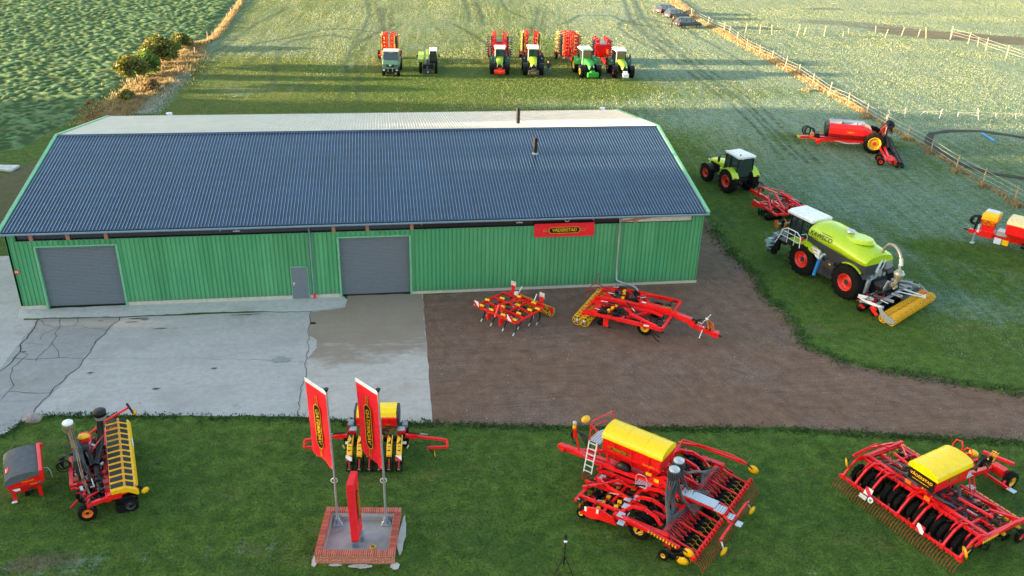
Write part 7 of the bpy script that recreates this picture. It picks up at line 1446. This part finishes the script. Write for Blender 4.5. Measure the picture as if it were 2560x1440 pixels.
def folded(label, loc, heading, h=3.9, gap=.75, wid=.75, depth=2.4, disc_side=0, clip=yel, rollers=rimy, tank=None, dscm=blk, coulters=0, left_out=0., wheel_x=None):
    """machine folded for the road: both wings stand upright either side"""
    hx, hy = heading; t = thing('folded_harrow' if not tank else 'folded_drill', label, 'disc harrow' if not tank else 'seed drill', loc, math.atan2(-hx, hy), 'folded red implements behind the tractors')
    f = P('frame', red, t); f.beam((0, 2.2, .6), (0, -2.6, .8), .22, .24); f.beam((-1.3, -.6, .8), (1.3, -.6, .8), .18); f.beam((-1.3, -2.0, .8), (1.3, -2.0, .8), .18); f.beam((0, -.4, .9), (0, -.4, 1.9), .16)
    for s in (-1, 1):
        x0 = s*gap/2; x1 = s*(gap/2+wid); w_ = P('wing', red, t)
        for y in (0, -depth*.5, -depth):
            w_.beam((x0, y, .9), (x0, y, h), .13, .14); w_.beam((x0, y, h-.1), (x1, y, h-.35), .12)
        for k in range(5): z = 1.1+k*(h-1.4)/4; w_.beam((x0, 0, z), (x0, -depth, z), .10)
        for k in range(int((h-1)/.42)): z = 1.05+k*.42; w_.box(((x0*1.2+x1*.8)/2, .02, z), (wid*.45, .18, .28))
        c = P('disc_row', [dscm, clip], t); n = int((h-1.0)/.28)
        for k in range(n):
            z = 1.0+k*.28
            for y in (-.35, -depth*.55): disc(c, (x1*1.02, y, z), .24, (0, .25, 1), .015, 0, 10)
        c2 = P('rubber_clip', clip, t); c2.box((x1*.92, .08, (h+.9)/2), (.06, .06, h-1.1)); [c2.box((x1*.92, .10, 1.15+k*.9), (.16, .12, .5)) for k in range(int((h-1)/.9))]; c2.beam((x1*.92, .08, 1.2), (x0*1.15, -depth*.3, 1.2), .05); c2.box((x0*1.15, -depth*.3, h/2+.4), (.05, .05, h-1.2)); [c2.box((x0*1.15, -depth*.3, 1.2+k*.6), (.14, .16, .22)) for k in range(int((h-1)/.6))]
        if rollers:
            rr = P('roller', [rollers, gry], t); n2 = int((h-1.1)/.2); xr = x1*1.10; rr.use(1).cyl((xr, -depth-.1, .9), (xr, -depth-.1, h-.1), .06, n=8); rr.use(0); [rr.torus((xr, -depth-.1, 1.0+.2*k), .27, .03, 'Z', 12, 4) for k in range(n2)]
        if coulters:
            cc_ = P('coulter_row', [blk, gry, ora], t)
            for k in range(int((h-.9)/.3)):
                z = .9+k*.3; cc_.use(0).beam((x1, -1.4, z), (x1+s*.6, -1.0, z-.12), .05); disc(cc_, (x1+s*.6, -1.0, z-.12), .17, (0, .3, 1), .02, 0, 8); cc_.use(1).beam((x1, -.9, z+.1), (x1+s*.75, -.6, z), .03).use(2).box((x1+s*.3, -1.2, z), (.08, .08, .08))
        if s == -1 or not tank: warn(t, (s*(gap/2+wid*.8), .12, .75), .3, .3)
    if tank:
        tk = P('seed_tank', [red, dgry], t, bev=.03); tk.loft([[V(x*k, y*k2-.9, z) for x, y in ((-.75, -1.0), (.75, -1.0), (.75, 1.0), (-.75, 1.0))] for k, k2, z in ((.6, .7, .9), (1.1, 1, 1.7), (1.15, 1.05, 2.35))], True, False); P('tank_cover', dgry if tank == 1 else gry, tk, bev=.02).box((0, -.9, 2.42), (1.5, 1.9, .14)); P('beacon', ora, tk).box((-.6, .3, 1.6), (.25, .12, .5))
    for x in ((-1.25, 1.25) if wheel_x is None else wheel_x): wheel(t, x, -depth-.5, .48, .48, .32, .34, rimr, 12, n=16)
    return t
folded('tall folded red and yellow harrow behind the dark green truck', (1.1, 112.4, 0), HD, 3.45, .62, .55, 2.2, wheel_x=(-1.2, 1.5))
folded('folded drill with dark tank cover behind the tractor with the red weight', (14.9, 112.6, 0), HD, 3.5, .95, .45, 2.2, clip=red, rollers=None, tank=1, coulters=1, wheel_x=(-1.3, 1.3))
folded('folded red harrow with yellow outer clips behind the tractor beside the person', (18.95, 112.8, 0), HD, 3.6, .85, .45, 2.0, clip=yel, rollers=rimy)
folded('broad folded harrow with yellow roller rings behind the tractor with yellow wheels', (23.9, 111.8, 0), (.03, -1), 3.7, .5, .85, 2.3, clip=ora, rollers=rimy, wheel_x=(-1.9, 1.3))
folded('folded drill with bright red tank behind the rightmost tractor of the row', (27.9, 111.4, 0), (-.03, -1), 3.1, 1.1, .5, 2.2, clip=red, rollers=None, tank=2, coulters=0, dscm=dgry)
# truck
def truck():
    t = thing('utility_truck', 'grey green cab-over utility truck, leftmost vehicle of the upper row', 'truck', (1.40, 107.1, 0), math.atan2(.10, -.995)); gm = ugrn
    c = P('cab', gm, t, bev=.03); c.loft([[V(-w_, y, 1.15), V(w_, y, 1.15), V(w_, y, z1), V(w_*.9, y, z2), V(-w_*.9, y, z2), V(-w_, y, z1)] for y, w_, z1, z2 in ((0, 1.05, 1.9, 2.95), (1.3, 1.05, 1.9, 2.95), (1.75, 1.05, 1.7, 2.0), (2.35, 1.0, 1.55, 1.65))], True, False)
    c.box((0, 2.3, 1.35), (1.9, .3, .6)); w_ = P('windscreen', gls, c); w_.add([V(-.9, 1.78, 2.02), V(.9, 1.78, 2.02), V(.84, 1.36, 2.88), V(-.84, 1.36, 2.88)], [(0, 1, 2, 3)]); [w_.add([V(s*1.06, .2, 2.0), V(s*1.06, 1.5, 2.0), V(s*.97, 1.25, 2.8), V(s*.97, .2, 2.8)], [(0, 1, 2, 3)]) for s in (-1, 1)]
    P('roof', lgrey, c, bev=.03).box((0, .7, 3.0), (1.95, 1.6, .12)); P('light_bar', lampw, c).box((0, 1.42, 2.92), (.55, .06, .09)); g_ = P('grille', blk, c); [g_.box((0, 2.47, 1.3+.09*i), (1.0, .04, .04)) for i in range(4)]; P('emblem', whi, g_, True).torus((0, 2.50, 1.5), .1, .015, 'Y', 14, 4)
    b = P('bumper', blk, t); b.box((0, 2.45, .85), (2.1, .3, .35)); b.box((0, 2.6, .6), (1.0, .3, .3)); [P('headlight', lampw, b).box((s*.8, 2.62, .95), (.25, .04, .16)) for s in (-1, 1)]; [P('front_arm', gry, b).box((s*.28, 2.65, 1.0), (.08, .12, .5)) for s in (-1, 1)]
    ch = P('chassis', blk, t); ch.box((0, -.8, .85), (.9, 5.8, .35)); pf = P('platform', [dgry, gm], t, bev=.02); pf.box((0, -1.9, 1.25), (2.1, 3.2, .25)); pf.use(1).box((-1.0, -1.9, 1.5), (.05, 3.2, .35)).box((1.0, -1.9, 1.5), (.05, 3.2, .35))
    for y in (1.5, -1.9): [wheel(t, s*.93, y, .58, .58, .38, .30, dgry, 14, one=s) for s in (-1, 1)]
    for s in (-1, 1): m = P('mirror', blk, t); m.tube([(s*1.0, 1.5, 2.5), (s*1.3, 1.6, 2.4), (s*1.3, 1.6, 2.1)], .025, 5); m.box((s*1.32, 1.62, 2.15), (.18, .06, .4)).box((s*1.32, 1.62, 1.8), (.18, .06, .2)); P('wheel_arch', blk, t).prism([(1.5+.68*math.cos(R(20+i*20)), .6+.66*math.sin(R(20+i*20))) for i in range(8)]+[(1.5+.62*math.cos(R(160-i*20)), .6+.6*math.sin(R(160-i*20))) for i in range(8)], s*.75, s*1.1)
    return t
truck().scale = (.93,)*3
def telehandler():
    t = thing('telehandler', 'low telescopic handler with white cab roof standing alone in the gap beside the truck', 'telehandler', (5.75, 108.2, 0), math.atan2(.06, -.998))
    b = P('body', [blk, glime], t, bev=.03); b.box((0, 0, .95), (1.3, 4.2, .5)); b.use(1).loft([[V(.45, y, 1.2), V(1.15, y, 1.2), V(1.15, y, z), V(.5, y, z)] for y, z in ((-1.9, 1.85), (.4, 1.95), (1.0, 1.6))], True, False); P('white_panel', whi, b).box((.95, .95, 1.62), (.6, .12, .14)); P('red_panel', red, b).box((.42, 1.4, 1.0), (.12, .2, .5))
    cb = P('cab', blk, t); q0 = [(-.98, -.9), (-.2, -.9), (-.2, .75), (-.98, .75)]; [cb.beam((a, c, 1.2), (a+.02, c*.92, 2.45), .08) for a, c in q0]; cb.box((-.6, 0, 1.2), (.8, 1.7, .3)); gl = P('windows', gls, cb); gl.prism([(-.95, -.87), (-.23, -.87), (-.23, .72), (-.95, .72)], 1.35, 2.42, 'Z'); rf = P('roof', whi, cb, bev=.03); rf.box((-.59, -.1, 2.50), (.92, 1.8, .12)); rf.box((-1.02, .76, 2.3), (.08, .08, .4)).box((-.16, .76, 2.3), (.08, .08, .4)); P('beacon', ora, rf, True).lathe([(.06, 0), (.06, .14), (0, .18)], (-.4, -.4, 2.56), 'Z', 8)
    bm = P('boom', [glime, dgry], t, bev=.02); bm.beam((.12, -1.8, 2.0), (.12, 1.2, 1.5), .3, .34); bm.use(1).beam((.12, 1.2, 1.5), (.12, 2.5, .55), .26, .3); hd = P('fork_head', dgry, t); hd.box((.12, 2.6, .42), (1.0, .14, .5)); hd.box((-.2, 2.7, .2), (.1, .3, .2)); P('coupling', whi, hd).box((.05, 2.72, .45), (.1, .04, .16))
    for y in (1.45, -1.35): [wheel(t, s*.92, y, .55, .55, .34, .40, dgry if s < 0 else dgry, 14, one=s) for s in (-1, 1)]
    m = P('mirror', blk, t); m.tube([(-1.0, .8, 2.2), (-1.25, .9, 2.2), (-1.25, .9, 2.0)], .02, 5).box((-1.27, .92, 1.95), (.16, .05, .3)); m2 = P('mirror', blk, t); m2.tube([(1.1, .9, 1.6), (1.3, 1.0, 1.9)], .02, 5).box((1.3, 1.0, 1.95), (.16, .05, .25)); return t
telehandler()
# ---------------------------------------------------------------- three cars by the fence
def car(label, rear, front, col, gate=False):
    r_ = Vector((*rear, 0)); f_ = Vector((*front, 0)); d = (f_-r_).normalized(); t = thing('parked_car', label, 'car', ((r_+f_)/2), math.atan2(-d.x, d.y), 'cars parked beside the fence'); t.scale = (.90,)*3
    b = P('body', col, t, bev=0); W = .92
    prof = [(-2.25, .42, .95, .80), (-2.2, .35, 1.02, .92), (-1.4, .32, 1.02, .93), (0, .32, .98, .93), (1.1, .32, .98, .93), (1.5, .32, .95, .92), (2.1, .35, .80, .86), (2.28, .42, .68, .72)]
    b.loft([[V(-w_, y, z0+.15), V(-w_*.95, y, z0), V(w_*.95, y, z0), V(w_, y, z0+.15), V(w_, y, z1-.12), V(w_*.88, y, z1), V(-w_*.88, y, z1), V(-w_, y, z1-.12)] for y, z0, z1, w_ in prof], True, True)
    cab = [(-2.2, 1.0, .80, 1.02), (-1.9, 1.0, .74, 1.50), (-1.2, 1.0, .70, 1.64), (-.1, 1.0, .70, 1.66), (.55, .98, .74, 1.48), (1.25, .95, .82, 1.0)]
    g = P('windows', gls2, b, True); g.loft([[V(-.86, y, z0), V(.86, y, z0), V(w_, y, z1), V(-w_, y, z1)] for y, z0, w_, z1 in cab], True, False)
    rf = P('roof', col, b); rf.loft([[V(-w_-.01, y, z1-.03), V(w_+.01, y, z1-.03), V(w_*.9, y, z1+.03), V(-w_*.9, y, z1+.03)] for y, z0, w_, z1 in cab[1:5]], True, True)
    for s in (-1, 1):
        for (y0, z0), (y1, z1) in (((-2.15, 1.0), (-1.85, 1.5)), ((-.75, 1.0), (-.85, 1.6)), ((.1, 1.0), (.05, 1.6)), ((1.25, .98), (.5, 1.5))): rf.beam((s*.88, y0, z0), (s*.73, y1, z1), .07)
        P('roof_rail', zinc, rf).beam((s*.66, -1.5, 1.70), (s*.66, .2, 1.70), .04); P('window_trim', zinc, b).beam((s*.90, -1.9, 1.03), (s*.90, 1.2, 1.0), .03); P('sill_trim', gry, b).beam((s*.94, -1.1, .38), (s*.94, 1.1, .38), .04, .08)
        P('tail_light', lampr, b).box((s*.76, -2.2, .88), (.28, .12, .14)); P('headlight', lampw, b).box((s*.68, 2.2, .68), (.3, .14, .12)); P('mirror', col, b, bev=.02).box((s*1.02, .85, 1.05), (.16, .1, .12))
        for y in (-1.38, 1.42): wheel(t, s*.82, y, .36, .36, .25, .22, zinc, 0, one=s, n=18)
    P('plate', whi, b).box((0, -2.27, .7), (.5, .02, .12))
    if gate: tg = P('tailgate', [col, gls2], t, label='open tailgate'); tg.hexa([V(-.72, -1.95, 1.62), V(.72, -1.95, 1.62), V(.76, -2.75, 1.95), V(-.76, -2.75, 1.95)], [V(-.72, -1.95, 1.66), V(.72, -1.95, 1.66), V(.76, -2.75, 2.0), V(-.76, -2.75, 2.0)])
    return t
dkg = paint('graphite_paint', (.015, .018, .025), .35, coat=.25); dkb = paint('slate_blue_paint', (.024, .032, .05), .35, coat=.25); dkr = paint('night_paint', (.010, .010, .022), .35, coat=.25)
car('dark grey car with its tailgate open, nearest of the three by the fence', (45.1, 135.5), (49.3, 136.25), dkg, True)
car('slate grey estate car with roof rails, middle of the three by the fence', (45.7, 142.9), (50.0, 144.4), dkb)
car('dark blue car farthest of the three, half hidden behind the middle one', (45.5, 147.1), (49.6, 148.9), dkr)
# ---------------------------------------------------------------- people
def person(label, loc, rz, jacket, trousers, hairm, bend=0., h=1.78):
    J = {'pel': (0, 0, .95, .15), 'sp1': (0, .0+bend*.1, 1.12, .145), 'sp2': (0, bend*.25, 1.32, .17), 'neck': (0, bend*.38, 1.50, .065), 'hd0': (0, bend*.42+.01, 1.58, .075), 'hd1': (0, bend*.45+.02, 1.66, .10), 'hd2': (0, bend*.46+.01, 1.75, .075)}
    E_ = [('pel', 'sp1'), ('sp1', 'sp2'), ('sp2', 'neck'), ('neck', 'hd0'), ('hd0', 'hd1'), ('hd1', 'hd2')]
    for s, n in ((-1, 'L'), (1, 'R')):
        J.update({'hip'+n: (s*.10, 0, .90, .105), 'kn'+n: (s*.12, .03, .50, .070), 'an'+n: (s*.13, -.01, .10, .045), 'toe'+n: (s*.14, .15, .04, .04), 'sh'+n: (s*.19, bend*.30, 1.43, .075), 'el'+n: (s*.27, bend*.3-.02, 1.15, .052), 'wr'+n: (s*.27, bend*.5+.12, .95, .034), 'pm'+n: (s*.27, bend*.5+.17, .89, .038)})
        E_ += [('pel', 'hip'+n), ('hip'+n, 'kn'+n), ('kn'+n, 'an'+n), ('an'+n, 'toe'+n), ('sp2', 'sh'+n), ('sh'+n, 'el'+n), ('el'+n, 'wr'+n), ('wr'+n, 'pm'+n)]
        for k, (dx, ln) in enumerate(((-.03, .075), (-.01, .085), (.01, .08), (.03, .065))): J['f%d%s' % (k, n)] = (s*(.27)+dx, bend*.5+.17+ln*.55, .89-ln*.75, .010); E_.append(('pm'+n, 'f%d%s' % (k, n)))
        J['th'+n] = (s*.22, bend*.5+.20, .90, .012); E_.append(('pm'+n, 'th'+n))
    K = list(J); me = bpy.data.meshes.new('person'); me.from_pydata([J[k][:3] for k in K], [(K.index(a), K.index(b)) for a, b in E_], []); tmp = bpy.data.objects.new('person', me); COL.objects.link(tmp)
    md = tmp.modifiers.new('Skin', 'SKIN'); sv_ = me.skin_vertices[0].data
    for i, k in enumerate(K): sv_[i].radius = (J[k][3], J[k][3]); sv_[i].use_root = (k == 'pel')
    sb = tmp.modifiers.new('Sub', 'SUBSURF'); sb.levels = 2; sb.render_levels = 2
    dg = bpy.context.evaluated_depsgraph_get(); body = bpy.data.meshes.new_from_object(tmp.evaluated_get(dg)); bpy.data.objects.remove(tmp)
    o = bpy.data.objects.new('person', body); COL.objects.link(o); body.materials.clear(); [body.materials.append(m) for m in (skinm, jacket, trousers, blk)]
    for p in body.polygons:
        c = p.center; p.use_smooth = True; hand = c.z < .945 and abs(c.x) > .20
        p.material_index = 0 if c.z > 1.50 or hand else (3 if c.z < .13 else (2 if c.z < .93 and abs(c.x) < .21 else 1))
    o.location = loc; o.rotation_euler = (0, 0, rz); o.scale = (h/1.8,)*3; props(o, label, 'person')
    hr = P('hair', hairm, o, True); hr.ball((0, J['hd1'][1]-.015, 1.71), .105, 10, 6, (.95, 1.05, .85)); fc = P('face', [skinm, blk], o, True); yy = J['hd1'][1]+.095; fc.cyl((0, yy-.01, 1.67), (0, yy+.025, 1.645), .012, .018, 6); [fc.use(1).ball((s*.033, yy-.012, 1.675), .011, 6, 4) for s in (-1, 1)]; fc.box((0, yy-.012, 1.612), (.045, .008, .008)); [fc.use(0).ball((s*.10, yy-.10, 1.66), .022, 6, 4, (.5, 1, 1.4)) for s in (-1, 1)]
    return o
skinm = paint('skin', (.45, .25, .17), .6)
person('person in a black jacket and blue jeans standing beside a tractor', (19.85, 105.3, 0), PI, paint('black_jacket', (.012, .012, .014), .8), paint('blue_jeans', (.05, .11, .25), .8), paint('dark_hair', (.02, .014, .01), .8))
person('person in dark clothes leaning in at the open tailgate of a car', (44.35, 135.25, 0), R(-80), paint('brown_jacket', (.03, .014, .01), .8), paint('dark_trousers', (.014, .014, .016), .8), paint('sandy_hair', (.30, .18, .08), .8), bend=.5, h=1.75)
flush()
